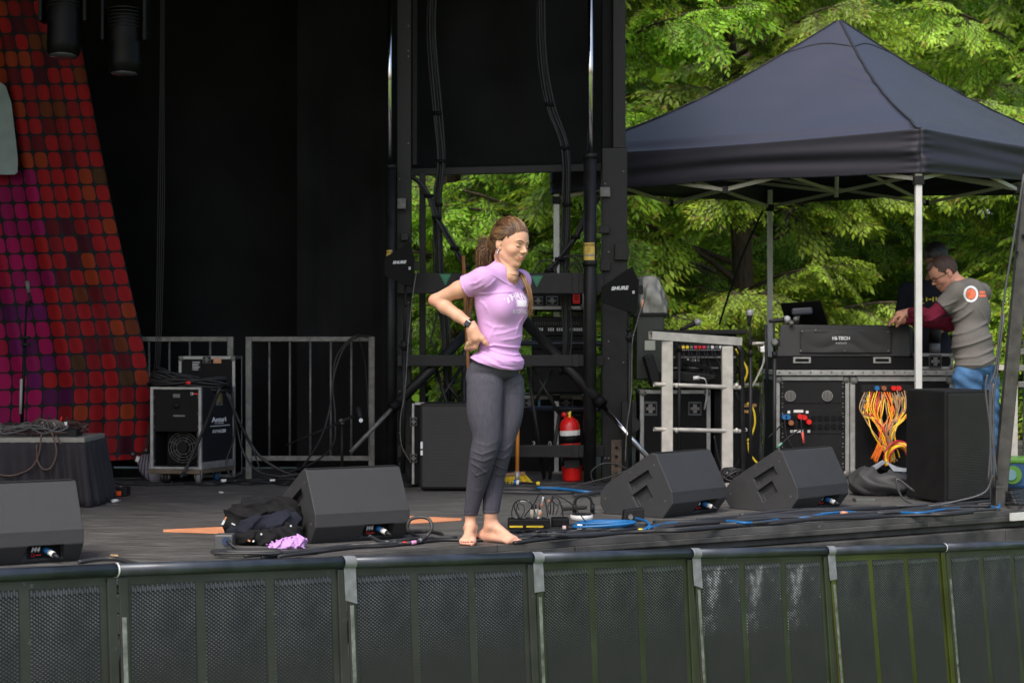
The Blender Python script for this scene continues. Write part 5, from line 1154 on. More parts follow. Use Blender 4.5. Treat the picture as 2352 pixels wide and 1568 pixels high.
# ---- leaning steel post, far right gear
lp2 = T('leaning_steel_post', 'heavy grey steel post leaning up out of the right edge of the photo', 'steel post', 2296, 1166)
mps = mat('weathered_steel', (.05,.048,.046), .5, .3, var=.4, vs=12, bump=.3, bs=60, dirt=(.12,.08,.05), dscale=18, dth=.62)
b = MB(); b.beam(P(2297, 1128, 10.95), P(2372, 320, 10.95), .078, .06); b.build('post', mps, lp2, bev=.005)
b = MB(); b.cyl(P(2352, 542, 10.9), P(2352, 542, 10.99), .013, n=12); b.cyl(P(2336, 580, 10.9), P(2338, 580, 10.99), .009, n=10); b.build('bolt', M_black, lp2)
q = DK(2298, 1165); b = MB(); b.span((q.x-.03, 10.86, 0), (q.x+.03, 10.98, .13)); b.build('foot_bracket', mps, lp2, bev=.006); b = MB(); b.box((q.x+.01, 10.9, .006), (.2, .16, .012)); b.build('foot_plate', mps, lp2)
t = T('post_cables', 'grey cables strapped up along the leaning steel post', 'cable', 2285, 1166)
for pts in ([(2100, 1128), (2060, 1100), (2075, 1145), (2130, 1160), (2200, 1150), (2262, 1130), (2280, 1090)], [(2278, 1120), (2274, 900), (2286, 850), (2304, 700), (2330, 540), (2352, 400)], [(2284, 1120), (2282, 930), (2290, 860), (2306, 720)], [(2268, 860), (2264, 900), (2275, 1000), (2270, 1110)], [(2290, 1100), (2276, 960), (2282, 880)]): tb([P(x, y, 10.84) for x, y in pts], .007, mat('post_cable', (.05,.05,.055), .5), 'cable', t)
b = MB(); b.cyl(P(2262, 1143, 11.0), P(2274, 1143, 11.0), .004, n=6); b.build('cable_tie', M_black, t)
fe = T('galvanised_fence_panel', 'pale galvanised fence upright with silver couplers at the right edge', 'fence', 2338, 1120, 12.6)
bp_(2322, 760, 2338, 1112, 12.6, .05, m_al2, 'upright', fe); bp_(2270, 838, 2400, 850, 12.66, .03, m_al2, 'rail', fe); bp_(2352, 780, 2400, 1112, 12.64, .04, M_galv, 'mesh_panel', fe)
for y in (800, 838, 876): bp_(2340, y, 2354, y+14, 12.58, .06, M_galv, 'coupler', fe, .006)
pk = T('bottle_pack', 'shrink wrapped pack of water bottles in green and blue at the right edge', 'bottle pack', 2340, 1122)
bp_(2314, 1052, 2400, 1122, 12.0, .25, mat('pack_blue', (.015,.06,.15), .35), 'pack_body', pk, .02); bp_(2312, 1052, 2401, 1064, 11.99, .27, mat('pack_green', (.07,.20,.025), .4), 'green_film', pk, .01)
b = MB(); b.lathe(P(2326, 1090, 11.985), [(0, .06), (.006, .06)], (0, -1, 0), 20); b.build('round_badge', MATS['pack_green'], pk); b = MB(); b.lathe(P(2322, 1090, 11.975), [(0, .036), (.006, .036)], (0, -1, 0), 20); b.build('badge_centre', mat('badge_pale', (.12,.24,.27), .4), pk)
t = T('right_edge_cables', 'heap of black cables on the deck at the right edge below the bottle pack', 'cable', 2330, 1140)
for k in range(12): tb([DK(2300, 1128+k*2.6, .012), DK(2322+k, 1130+k*2.4, .02+.01*(k % 3)), DK(2350, 1126+k*2.8, .02), DK(2400, 1130+k*2, .02)], .009, M_rubber, 'cable', t)
b = MB(); b.ball(P(2347, 1136, 11.8), .012, 8, (2,1,1)); b.build('yellow_tag', M_yel, t)
# ============================================================= people: blended solids turned into one surface
class Field:
    def __init__(s, lo, hi, h):
        s.lo = np.array(lo, float); s.h = h; s.n = np.ceil((np.array(hi)-s.lo)/h).astype(int)+1
        s.F = np.full(s.n, .5, np.float32); s.ax = [s.lo[i]+h*np.arange(s.n[i]) for i in range(3)]
    def _sl(s, lo, hi, pad):
        a = np.clip(np.floor((np.array(lo)-pad-s.lo)/s.h).astype(int), 0, s.n); b = np.clip(np.ceil((np.array(hi)+pad-s.lo)/s.h).astype(int)+1, 0, s.n)
        if (b <= a).any(): return None
        sl = tuple(slice(a[i], b[i]) for i in range(3))
        return sl, np.meshgrid(*[s.ax[i][sl[i]].astype(np.float32) for i in range(3)], indexing='ij')
    def put(s, sl, d, k, op):
        f = s.F[sl]
        if op == 'u':
            if k <= 0: s.F[sl] = np.minimum(f, d)
            else: h = np.clip(.5+.5*(f-d)/k, 0, 1); s.F[sl] = f+(d-f)*h-k*h*(1-h)
        else:                                  # smooth subtraction
            k = max(k, 1e-5); h = np.clip(.5-.5*(f+d)/k, 0, 1); s.F[sl] = f+(-d-f)*h+k*h*(1-h)
    def cone(s, a, b, ra, rb, k=.02, op='u'):
        a = np.array(a, float); b = np.array(b, float); r = max(ra, rb); g_ = s._sl(np.minimum(a, b)-r, np.maximum(a, b)+r, k+2*s.h)
        if g_ is None: return s
        sl, (X, Y, Z) = g_; d = b-a; L2 = max(d@d, 1e-9)
        t = np.clip(((X-a[0])*d[0]+(Y-a[1])*d[1]+(Z-a[2])*d[2])/L2, 0, 1)
        D = np.sqrt((X-a[0]-t*d[0])**2+(Y-a[1]-t*d[1])**2+(Z-a[2]-t*d[2])**2)-(ra+(rb-ra)*t)
        s.put(sl, D, k, op); return s
    def chain(s, pts, rs, k=.02, op='u'):
        for i in range(len(pts)-1): s.cone(pts[i], pts[i+1], rs[i], rs[i+1], k, op)
        return s
    def ell(s, c, rad, axes=None, k=.02, op='u'):
        c = np.array(c, float); A = np.eye(3) if axes is None else np.array(axes, float); r = max(rad); g_ = s._sl(c-r, c+r, k+2*s.h)
        if g_ is None: return s
        sl, (X, Y, Z) = g_; X = X-c[0]; Y = Y-c[1]; Z = Z-c[2]
        q = [(X*A[i, 0]+Y*A[i, 1]+Z*A[i, 2]) for i in range(3)]
        k0 = np.sqrt(sum((q[i]/rad[i])**2 for i in range(3)))+1e-9; k1 = np.sqrt(sum((q[i]/rad[i]**2)**2 for i in range(3)))+1e-9
        s.put(sl, k0*(k0-1)/k1, k, op); return s
    def grid(s): return np.meshgrid(*[a.astype(np.float32) for a in s.ax], indexing='ij', sparse=True)
    def mesh(s):
        F = s.F; n = s.n; ins = F < 0
        c = [(i, j, k) for i in (0, 1) for j in (0, 1) for k in (0, 1)]
        cnt = sum(ins[i:n[0]-1+i, j:n[1]-1+j, k:n[2]-1+k].astype(np.int8) for i, j, k in c)
        act = (cnt > 0) & (cnt < 8); I = np.argwhere(act); N = len(I)
        idx = np.full(act.shape, -1, np.int32); idx[act] = np.arange(N)
        val = {q: F[I[:, 0]+q[0], I[:, 1]+q[1], I[:, 2]+q[2]] for q in c}
        P_ = np.zeros((N, 3)); W = np.zeros(N)
        for q in c:
            for a in range(3):
                if q[a] == 0:
                    r = list(q); r[a] = 1; r = tuple(r); va, vb = val[q], val[r]; m = (va < 0) != (vb < 0)
                    t = np.where(m, va/np.where(m, va-vb, 1), 0); p = np.tile(np.array(q, float), (N, 1)); p[:, a] += t; P_ += p*m[:, None]; W += m
        V = s.lo+(I+P_/W[:, None])*s.h
        fs = []
        for a in range(3):
            b, c_ = [(1, 2), (2, 0), (0, 1)][a]; sl0 = [slice(None)]*3; sl1 = [slice(None)]*3; sl0[a] = slice(0, n[a]-1); sl1[a] = slice(1, n[a])
            A0, A1 = ins[tuple(sl0)], ins[tuple(sl1)]; E_ = np.argwhere(A0 != A1)
            E_ = E_[(E_[:, b] > 0) & (E_[:, c_] > 0) & (E_[:, b] < n[b]-1) & (E_[:, c_] < n[c_]-1)]
            fl = A0[E_[:, 0], E_[:, 1], E_[:, 2]]
            def g_(db, dc): q = E_.copy(); q[:, b] -= db; q[:, c_] -= dc; return idx[q[:, 0], q[:, 1], q[:, 2]]
            q = np.stack([g_(1, 1), g_(0, 1), g_(0, 0), g_(1, 0)], 1); q[~fl] = q[~fl][:, ::-1]; fs.append(q)
        return V, np.concatenate(fs)
def skin_obj(name, parts, m, parent, col=None, kind=None):
    Vs = []; Fs = []; o = 0
    for V, F in parts: Vs.append(V); Fs.append(F+o); o += len(V)
    V = np.concatenate(Vs); F = np.concatenate(Fs); F = F[(F >= 0).all(1)]
    off = np.zeros(3); q = parent
    while q is not None and q.parent is not None: q = q.parent
    if q is not None: off = np.array(q.location)
    me = bpy.data.meshes.new(name); me.vertices.add(len(V)); me.vertices.foreach_set('co', (V-off).astype(np.float32).ravel())
    me.loops.add(4*len(F)); me.loops.foreach_set('vertex_index', F.astype(np.int32).ravel()); me.polygons.add(len(F)); me.polygons.foreach_set('loop_start', np.arange(0, 4*len(F), 4).astype(np.int32)); me.polygons.foreach_set('loop_total', np.full(len(F), 4, np.int32))
    me.polygons.foreach_set('use_smooth', np.ones(len(F), bool)); me.update(); me.validate()
    if col is not None:
        at = me.color_attributes.new('vcol', 'FLOAT_COLOR', 'POINT'); c = np.ones((len(V), 4), np.float32); c[:, :3] = col(V); at.data.foreach_set('color', c.ravel())
    me.materials.append(m); ob = bpy.data.objects.new(name, me); COL.objects.link(ob); ob.parent = parent
    return ob, V, F
def bvh_of(V, F): return BVHTree.FromPolygons([Vector(v) for v in V], [tuple(int(i) for i in f) for f in F])
def seg_fold(F, segs, lift=None):             # raised folds given as polylines across the garment (X, Z plane)
    X, Y, Z = F.grid(); X2 = X[:, 0, 0][:, None]; Z2 = Z[0, 0, :][None, :]; H = np.zeros((F.n[0], F.n[2]), np.float32)
    for pts, w, a in segs:
        d = np.full(H.shape, 9., np.float32)
        for (p, q) in zip(pts[:-1], pts[1:]):
            dx, dz = q[0]-p[0], q[1]-p[1]; L2 = dx*dx+dz*dz; t = np.clip(((X2-p[0])*dx+(Z2-p[1])*dz)/L2, 0, 1)
            s_ = np.sqrt((X2-p[0]-t*dx)**2+(Z2-p[1]-t*dz)**2); d = np.minimum(d, s_)
        # fade at the ends
        e0 = np.sqrt((X2-pts[0][0])**2+(Z2-pts[0][1])**2); e1 = np.sqrt((X2-pts[-1][0])**2+(Z2-pts[-1][1])**2)
        H += a*np.exp(-(d/w)**2)*np.clip(np.minimum(e0, e1)/.03+.25, 0, 1)
    F.F -= H[:, None, :]
def matv(name, rough, spec=.35, sss=0, bump=0, bs=300):
    m = mat(name, (.5,.5,.5), rough, var=0, bump=bump, bs=bs, spec=spec); nt = m.node_tree; b = nt.nodes['Principled BSDF']
    a = nt.nodes.new('ShaderNodeAttribute'); a.attribute_name = 'vcol'; nt.links.new(a.outputs['Color'], b.inputs['Base Color'])
    if sss: b.inputs['Subsurface Weight'].default_value = sss; b.inputs['Subsurface Radius'].default_value = (.012,.005,.003); b.inputs['Subsurface Scale'].default_value = 1
    return m
M_skin = matv('skin', .5, .35, .25, .15, 500)
def nz(V, s, seed=0):                          # cheap smooth noise from warped sines
    x, y, z = V[:, 0]*s+seed, V[:, 1]*s+seed*1.7, V[:, 2]*s-seed
    return (np.sin(x+1.3*np.sin(y*.9+z))+np.sin(y*1.1+1.2*np.sin(z*.8-x))+np.sin(z*1.2+1.4*np.sin(x*.7+y)))/3

def head_prims(F, HP, s=1.0, male=False):
    A = HP.axes
    def E(c, r, k=.012*s, op='u'): F.ell(HP(*c), [q*s for q in r], A, k, op)
    def Cn(a, b, ra, rb, k=.01*s, op='u'): F.cone(HP(*a), HP(*b), ra*s, rb*s, k, op)
    E((0, -.010, .024), (.074, .093, .093), .001)
    E((0, .034, -.034), (.056, .056, .066), .03*s); E((0, .022, .03), (.064, .066, .07), .03*s)
    Cn((0, .062, -.083), (0, .0735, -.086), .016, .0135, .020*s)
    for q in (-1, 1):
        Cn((q*.050, .0, -.05), (q*.018, .056, -.088), .019, .015, .022*s)              # jaw line
        E((q*.038, .058, -.024), (.022, .022, .020), .022*s)                            # cheek
        E((q*.022, .078, .024), (.020, .008, .008), .014*s)                             # brow
        F.ell(HP(q*.031, .099, .005), [.017*s, .017*s, .0105*s], A, .012*s, 's')        # socket
        E((q*.0305, .0735, .003), (.0145, .0125, .0115), .003*s)                        # closed lid
    Cn((0, .083, .012), (0, .1055, -.019), .0065, .0088, .009*s)
    for q in (-1, 1): Cn((q*.010, .093, -.024), (q*.0095, .097, -.024), .0065, .006, .005*s)
    E((0, .078, -.054), (.028, .012, .018), .014*s)
    Cn((-.023, .0820, -.0485), (0, .0915, -.0525), .0030, .0045, .004*s); Cn((.023, .0820, -.0485), (0, .0915, -.0525), .0030, .0045, .004*s)
    Cn((-.018, .0830, -.0555), (0, .0900, -.0600), .0036, .0050, .004*s); Cn((.018, .0830, -.0555), (0, .0900, -.0600), .0036, .0050, .004*s)
    F.chain([HP(-.030, .083, -.0485), HP(-.014, .0950, -.0545), HP(0, .0975, -.0560), HP(.014, .0950, -.0545), HP(.030, .083, -.0485)], [.0022*s, .003*s, .003*s, .003*s, .0022*s], .003*s, 's')
    for q in (-1, 1):
        E((q*.0735, -.008, -.004), (.009, .0175, .030), .006*s); F.ell(HP(q*.084, -.004, .002), [.006*s, .009*s, .016*s], A, .004*s, 's')
        E((q*.071, .004, -.028), (.006, .008, .009), .004*s)
class HeadFrame:
    def __init__(s, C, fwd, roll=0, sc=1.0):
        f = Vector(fwd).normalized(); r = f.cross(Vector((0, 0, 1))).normalized(); u = r.cross(f)
        q = Matrix.Rotation(roll, 3, f); r = q @ r; u = q @ u
        s.C = Vector(C); s.r, s.f, s.u, s.sc = r, f, u, sc; s.axes = [tuple(r), tuple(f), tuple(u)]
    def __call__(s, r, f, u): return s.C+(s.r*r+s.f*f+s.u*u)*s.sc
    def inv(s, V): d = (V-np.array(s.C))/s.sc; return d@np.array(s.r), d@np.array(s.f), d@np.array(s.u)

# ------------------------------------------------------------- the woman
def J(x, y, D=8.95): return P(x, y, D)
wo = thing('person', 'barefoot woman in a lilac t-shirt and grey trousers, hand on her hip, eyes closed', 'person', DK(1120, 1244))
fW = Vector((.8, -.6, 0)); rW = Vector((-.6, -.8, 0)); uW = Vector((0, 0, 1)); AXW = [tuple(rW), tuple(fW), tuple(uW)]
C0 = J(1152, 639); SR = C0+rW*.150+Vector((0, 0, -.008)); SL = C0-rW*.150+Vector((0, 0, -.010))
ELB = J(1000, 689, 8.93); WR = J(1081, 746, 8.845)
def torso(F, g_=0.0, bust=True):
    k = .035
    F.ell(J(1145, 690), (.140+g_, .098+g_, .155+g_), AXW, .001)
    F.cone(SR, C0, .050+g_, .056+g_, k); F.cone(SL, C0, .050+g_, .056+g_, k)
    F.cone(C0+fW*.0, J(1163, 624, 8.94), .074+g_, .055+g_, .03)
    F.ell(J(1149, 765), (.121+g_, .096+g_, .14+g_), AXW, .05)
    F.ell(J(1140, 842), (.150+g_, .106+g_, .085+g_), AXW, .05)
    for q in (1, -1):
        F.ell(J(1140, 866)-fW*.050+rW*.062*q, (.085+g_, .075+g_, .082+g_), AXW, .04)
        if bust: F.ell(J(1148, 706)+fW*.070+rW*.060*q, (.060+g_, .046+g_, .062+g_), AXW, .05)
RA, LA = J(1081, 1180, 8.975), J(1127, 1180, 8.985)
RLEG = [(J(1114, 884, 8.90), .088), (J(1113, 950, 8.87), .081), (J(1119, 1002, 8.865), .065), (J(1110, 1042, 8.87), .059), (J(1099, 1095, 8.92), .048), (J(1089, 1140, 8.95), .035), (RA, .027)]
LLEG = [(J(1165, 884, 9.01), .084), (J(1165, 950, 8.99), .074), (J(1154, 1002, 8.97), .060), (J(1146, 1042, 8.97), .054), (J(1136, 1095, 9.0), .046), (J(1131, 1140, 8.99), .039), (LA, .033)]
def sleg(F, leg, g_, hem):
    pts = spline([p for p, _ in leg], 4); rs = np.interp(np.linspace(0, len(leg)-1, len(pts)), range(len(leg)), [r for _, r in leg]); k = np.convolve(np.pad(rs, 2, 'edge'), [.1,.2,.4,.2,.1], 'valid')
    F.chain(pts, list(k+g_+np.linspace(0, hem, len(pts))), .008)
def legs(F, g_=0.0, hem=0.0): sleg(F, RLEG, g_, hem); sleg(F, LLEG, g_, hem)
hF = HeadFrame(J(1171, 561, 8.93), (.75, -.635, -.20), R(-4), 1.02)
def feet(F):
    # right foot, pointing at the camera
    h = Vector((-.2065, 9.02, .028)); F.chain([RA, Vector((-.2075, 8.985, .06)), h], [.027, .029, .027], .012)
    b1, b2 = Vector((-.243, 8.865, .018)), Vector((-.196, 8.85, .021))
    F.cone(Vector((-.209, 8.965, .075)), Vector((-.222, 8.885, .032)), .027, .018, .02); F.cone(h, b1, .024, .015, .02); F.cone(h, b2, .025, .019, .02); F.cone(b1, b2, .015, .019, .012)
    for i, (dx, dy, r_) in enumerate([(0, .0, .0125), (-.0185, .004, .0088), (-.031, .009, .0084), (-.042, .016, .008), (-.052, .026, .0078)]):
        a = Vector((-.194+dx, 8.845+dy+.012, .018)); F.cone(a, a+Vector((-.003, -.036+.002*i, -.007)), r_*.95, r_, .005)
    # ankle bones
    F.ell(Vector((-.2325, 8.99, .070)), (.011, .012, .013), None, .012); F.ell(Vector((-.182, 8.985, .075)), (.011, .012, .013), None, .012)
    # left foot, pointing to the right
    d = Vector((.80, -.60, 0)).normalized(); s_ = Vector((d.y, -d.x, 0)); h = Vector((-.135, 9.02, .029))
    F.chain([LA, h+d*.035+Vector((0, 0, .04)), h], [.033, .032, .029], .014); F.cone(h+d*.045+Vector((0, 0, .055)), h+d*.165+Vector((0, 0, -.004)), .031, .018, .02)
    F.cone(h, h+d*.165+s_*.022+Vector((0, 0, -.012)), .025, .016, .02); F.cone(h, h+d*.17-s_*.022+Vector((0, 0, -.010)), .025, .018, .02)
    for i in range(5):
        a = h+d*(.178-.009*i)+s_*(-.026+.0135*i)*1; a.z = .017
        # big toe on the inner side, towards the far side of this foot is wrong for a left foot: inner side faces her right
        F.cone(a, a+d*(.036-.004*i)+Vector((0, 0, -.006)), .0115 if i == 4 else .0085, .0115 if i == 4 else .008, .005)
    F.ell(h+d*.035-s_*.0-Vector((0, .03, -.05)), (.012, .012, .013), None, .012)
def arms(F, g_=0.0):
    F.chain([SR, SR.lerp(ELB, .5)+Vector((0, 0, .0)), ELB], [.047+g_, .042+g_, .030+g_], .02)
    el = ELB; F.ell(el+Vector((-.016, .01, -.003)), (.017, .017, .017), None, .016)
    F.chain([el, el.lerp(WR, .28), el.lerp(WR, .65), WR], [.029, .034, .028, .0235], .015)
    e2 = J(1158, 700, 9.30); w2_ = J(1168, 772, 9.12); F.chain([SL, e2, w2_], [.045, .034, .023], .02); F.cone(w2_, J(1160, 795, 9.06), .024, .02, .02)
def hand(F):
    pc = J(1092, 770, 8.835)
    F.chain([WR, J(1087, 757, 8.838), J(1094, 776, 8.832)], [.0235, .026, .027], .015); F.cone(J(1082, 762, 8.845), J(1084, 784, 8.85), .020, .020, .015)
    F.chain([J(1096, 765, 8.828), J(1108, 778, 8.822), J(1114, 786, 8.822), J(1120, 792, 8.826)], [.0165, .0135, .011, .0085], .008)     # thumb forward
    for i in range(4):
        k0 = J(1097-7*i, 784+1.5*i, 8.83+.010*i); k1 = J(1093-7*i, 796+1*i, 8.842+.014*i); k2 = J(1087-5.5*i, 801+.0*i, 8.868+.018*i); F.chain([k0, k1, k2], [.0125, .0105, .0088], .005)
h_ = .003
B = Field(np.minimum(ELB, J(980, 1262, 8.7))-.04, np.maximum(SL, J(1230, 598, 9.36)), h_)
zsp = J(0, 622).z
B.lo[2] = -.004; B = Field((J(975, 700, 8.9).x, 8.70, -.006), (J(1232, 700, 9.0).x, 9.36, zsp+h_), h_)
torso(B, -.008); legs(B, -.007); feet(B); arms(B, -.002); hand(B)
neckA, neckB = hF(0, -.026, -.055), J(1167, 638, 8.94)
def neck(F):
    F.cone(neckA, neckB, .049, .055, .02); F.cone(hF(0, .008, -.080), J(1170, 632, 8.90), .024, .036, .025)
    for q in (-1, 1): F.cone(hF(q*.055, -.02, -.05), J(1172, 634, 8.88), .009, .010, .015)
neck(B)
for q in (1, -1): B.cone(J(1178, 640, 8.885), C0+rW*.045*q+fW*.060, .007, .006, .015)   # collar bones
H = Field((hF.C.x-.14, hF.C.y-.15, zsp), (hF.C.x+.15, hF.C.y+.15, hF.C.z+.14), .0021)
torso(H, -.008); head_prims(H, hF); neck(H)
def skincol(V):
    base = np.array([.60,.335,.225]); c = np.tile(base, (len(V), 1)); n = nz(V, 30)[:, None]*.04+nz(V, 90, 3)[:, None]*.03; c = c*(1+n)
    r, f, u = hF.inv(V); isH = (V[:, 2] > zsp-.01)
    lip = isH & (f > .080) & (np.abs(r) < .025) & (np.abs(u+.0562-.0050*(np.abs(r)/.024)**2) < .0070-.0045*(np.abs(r)/.025)**2)
    c[lip] = np.array([.50,.17,.15])*(1+.1*n[lip])
    bl = np.exp(-(((np.abs(r)-.042)/.018)**2+((u+.024)/.016)**2))*(f > .03)*isH
    c = c*(1-.3*bl[:, None])+np.array([.66,.25,.17])*.3*bl[:, None]
    # elbow, fingers and toes are pinker
    for q, rr_ in ((ELB+Vector((-.02, 0, 0)), .045),):
        w = np.exp(-((V-np.array(q))**2).sum(1)/rr_**2)[:, None]*.5; c = c*(1-w)+np.array([.66,.25,.19])*w
    fo = np.clip((.055-V[:, 2])/.05, 0, 1)[:, None]*(V[:, 2] < .12)[:, None]; c = c*(1-.4*fo)+np.array([.68,.36,.29])*.4*fo
    return np.clip(c, 0, 1)
bV, bF = B.mesh(); hV, hFc = H.mesh()
body, _, _ = skin_obj('body', [(bV, bF), (hV, hFc)], M_skin, wo, skincol)
hb = bvh_of(hV, hFc)
def onhead(r, u, off=.0006):
    o = hF(r, .2, u); hit = hb.ray_cast(o, -hF.f)[0]; return (hit if hit is not None else hF(r, .08, u))+hF.f*off
mlash = mat('lash_brown', (.02,.012,.008), .6); mbrow = mat('brow_brown', (.055,.03,.018), .7)
for q in (-1, 1):
    b = MB(); pts = [onhead(q*x, y) for x, y in ((.016, .0005), (.022, -.0035), (.030, -.0055), (.038, -.0035), (.044, .001))]; b.tube(spline(pts, 4), [.0004]+[.0015]*14+[.0015, .0006], 6); b.build('eyelashes', mlash, wo)
    b = MB(); pts = [onhead(q*x, y, .0012) for x, y in ((.013, .0235), (.022, .0275), (.033, .0295), (.043, .0265), (.050, .021))]; b.tube(spline(pts, 4), [.0014]+[.0030]*6+[.0026]*6+[.0018]*3+[.0008], 6, flat=.5); b.build('eyebrow', mbrow, wo)
    b = MB(); pts = [onhead(q*x, y, .0004) for x, y in ((.017, .009), (.024, .0125), (.032, .0135), (.041, .009))]; b.tube(spline(pts, 3), .0007, 5); b.build('eyelid_crease', mat('crease_skin', (.36,.18,.12), .6), wo)
for q in (-1, 1):
    b = MB(); b.tube([hF(q*(.075+.002*math.cos(a)), -.003+.007*math.sin(a), -.042+.007*math.cos(a)) for a in np.linspace(0, 6.283, 18)], .0022, 6); b.ball(hF(q*.076, -.003, -.053), .004, 8); b.build('earring', M_chrome, wo)
# nails
mn = mat('nail_red', (.55,.05,.06), .25)
for i, (dx, dy, r_) in enumerate([(0, .0, .0125), (-.0185, .004, .0088), (-.031, .009, .0084), (-.042, .016, .008), (-.052, .026, .0078)]):
    a = Vector((-.197+dx, 8.845+dy+.012-.040+.002*i, .011+.004)); b = MB(); b.ball(a+Vector((0, -.003, r_*.55)), r_*.62, 10, (1,.9,.45)); b.build('toenail', mn, wo)
d_ = Vector((.80, -.60, 0)).normalized(); s_ = Vector((d_.y, -d_.x, 0)); hh = Vector((-.135, 9.02, .029))
for i in range(5):
    a = hh+d_*(.178-.009*i+.038-.004*i)+s_*(-.026+.0135*i); a.z = .0175+(.003 if i == 4 else 0); b = MB(); b.ball(a, .0065 if i == 4 else .0045, 10, (1,1,.5)); b.build('toenail', mn, wo)
# trousers
Tr = Field((J(1050, 900, 8.8).x, 8.72, RA.z-.012), (J(1225, 900, 9.1).x, 9.2, J(0, 815).z), .003)
torso(Tr, -.004, False); legs(Tr, .003, .003)
wz = J(0, 822).z
def px2(x, y, D=8.93): q = P(x, y, D); return (q.x, q.z)
TF = [([(1082, 1030), (1108, 1040), (1140, 1028)], .0055, .0075), ([(1079, 1046), (1112, 1056), (1138, 1044)], .0055, .008), ([(1079, 1058), (1104, 1072), (1122, 1088)], .0055, .0075), ([(1088, 1092), (1108, 1084), (1124, 1076)], .005, .006),
      ([(1078, 1074), (1094, 1088), (1106, 1104)], .005, .005), ([(1090, 1012), (1120, 1020), (1146, 1008)], .006, .004), ([(1142, 1030), (1160, 1034), (1178, 1018)], .0055, .008), ([(1138, 1050), (1156, 1054), (1174, 1042)], .0055, .008), ([(1132, 1062), (1150, 1074), (1166, 1078)], .005, .007),
      ([(1132, 1084), (1148, 1092), (1162, 1088)], .005, .005), ([(1082, 1120), (1100, 1126), (1112, 1118)], .005, .003), ([(1160, 896), (1182, 882), (1204, 870)], .005, .005), ([(1158, 904), (1176, 900), (1196, 902)], .005, .003), ([(1126, 872), (1148, 884), (1158, 897)], .005, .004), ([(1120, 858), (1160, 866), (1200, 858)], .006, .003),
      ([(1131, 1100), (1130, 1140), (1131, 1176)], .003, -.006), ([(1088, 870), (1092, 900), (1110, 950), (1132, 990)], .0022, -.003), ([(1070, 905), (1088, 980), (1108, 1000)], .0022, -.002), ([(1158, 900), (1155, 960), (1143, 1040)], .004, -.006)]
seg_fold(Tr, [([px2(*p) for p in a], w*1.0, h*.42) for a, w, h in TF])
X, Y, Z = Tr.grid()
dR = (X-RA.x)**2+(Y-RA.y)**2; dL = (X-LA.x)**2+(Y-LA.y)**2
hemz = np.where(dR < dL, J(0, 1184).z, J(0, 1179).z)
Tr.F = np.maximum(Tr.F, np.maximum(hemz-Z, Z-(J(0, 818).z)))
hb_ = np.exp(-((Z-hemz-.016)/.0018)**2); Tr.F += (.002*hb_).astype(np.float32)
tV, tF = Tr.mesh()
mtr = mat('trouser_denim', (.066,.064,.083), .9, var=.16, vs=45, bump=.7, bs=700, spec=.2, streak=(3,3,.5))
trs, _, _ = skin_obj('trousers', [(tV, tF)], mtr, wo)
# shirt
S = Field((J(1045, 700, 8.8).x, 8.66, J(0, 870).z), (J(1232, 700, 9.1).x, 9.25, J(0, 596).z), .003)
torso(S, .004); S.cone(SR.lerp(C0, .35), J(1160, 616, 8.94), .052, .058, .03)
S.ell(J(1139, 832), (.160, .124, .055), AXW, .03)
SE = SR.lerp(ELB, .36); dA = (ELB-SR).normalized()
S.cone(SR, SE+dA*.02, .053, .0575, .03); e2 = J(1158, 700, 9.30); S.cone(SL, SL.lerp(e2, .4), .053, .057, .03)
SFo = [([(1098, 801), (1135, 792), (1170, 797), (1204, 798)], .006, .008), ([(1082, 812), (1118, 828), (1152, 843), (1186, 850)], .006, .006), ([(1122, 799), (1150, 810), (1180, 815), (1204, 812)], .0055, .006), ([(1100, 803), (1130, 818), (1156, 832)], .005, .007),
       ([(1080, 822), (1100, 838), (1130, 850)], .006, .004), ([(1170, 826), (1190, 830), (1206, 826)], .006, .004), ([(1096, 677), (1122, 676), (1150, 672), (1180, 671)], .0055, .006), ([(1108, 668), (1128, 656), (1142, 640)], .006, .005), ([(1098, 690), (1112, 700), (1120, 716)], .007, .004),
       ([(1130, 770), (1160, 764), (1196, 752)], .007, .0035), ([(1150, 782), (1180, 778), (1204, 770)], .006, .004), ([(1128, 630), (1158, 648), (1182, 660)], .005, .005), ([(1205, 725), (1192, 745), (1186, 770)], .006, .004), ([(1112, 740), (1135, 752), (1165, 752)], .008, .003), ([(1118, 795), (1128, 770), (1140, 745)], .006, .003), ([(1078, 655), (1096, 652), (1112, 640)], .006, .004), ([(1085, 668), (1100, 662), (1116, 655)], .005, .004)]
seg_fold(S, [([px2(*p) for p in a], w, h*.8) for a, w, h in SFo])
X, Y, Z = S.grid()
xx = (X/8.93*FP+1176); hemy = np.interp(xx, [1060, 1076, 1100, 1150, 1180, 1215], [812, 819, 832, 848, 850, 847]); hz_ = 1-(hemy-784)/FP*8.93
S.F += (.0022*np.exp(-((Z-hz_-.019)/.0018)**2)).astype(np.float32)
S.F = np.maximum(S.F, (hz_-Z).astype(np.float32))
# sleeve ends
sd_ = (X-SE.x)*dA.x+(Y-SE.y)*dA.y+(Z-SE.z)*dA.z; ta_ = np.clip(sd_+.3, 0, 1); near = (X < SR.x+.02) & (np.sqrt(np.maximum((X-SE.x-sd_*dA.x)**2+(Y-SE.y-sd_*dA.y)**2+(Z-SE.z-sd_*dA.z)**2, 0)) < .082)
S.F += np.where(near, .002*np.exp(-((sd_+.014)/.0018)**2), 0).astype(np.float32)
S.F = np.where(near, np.maximum(S.F, sd_), S.F).astype(np.float32)
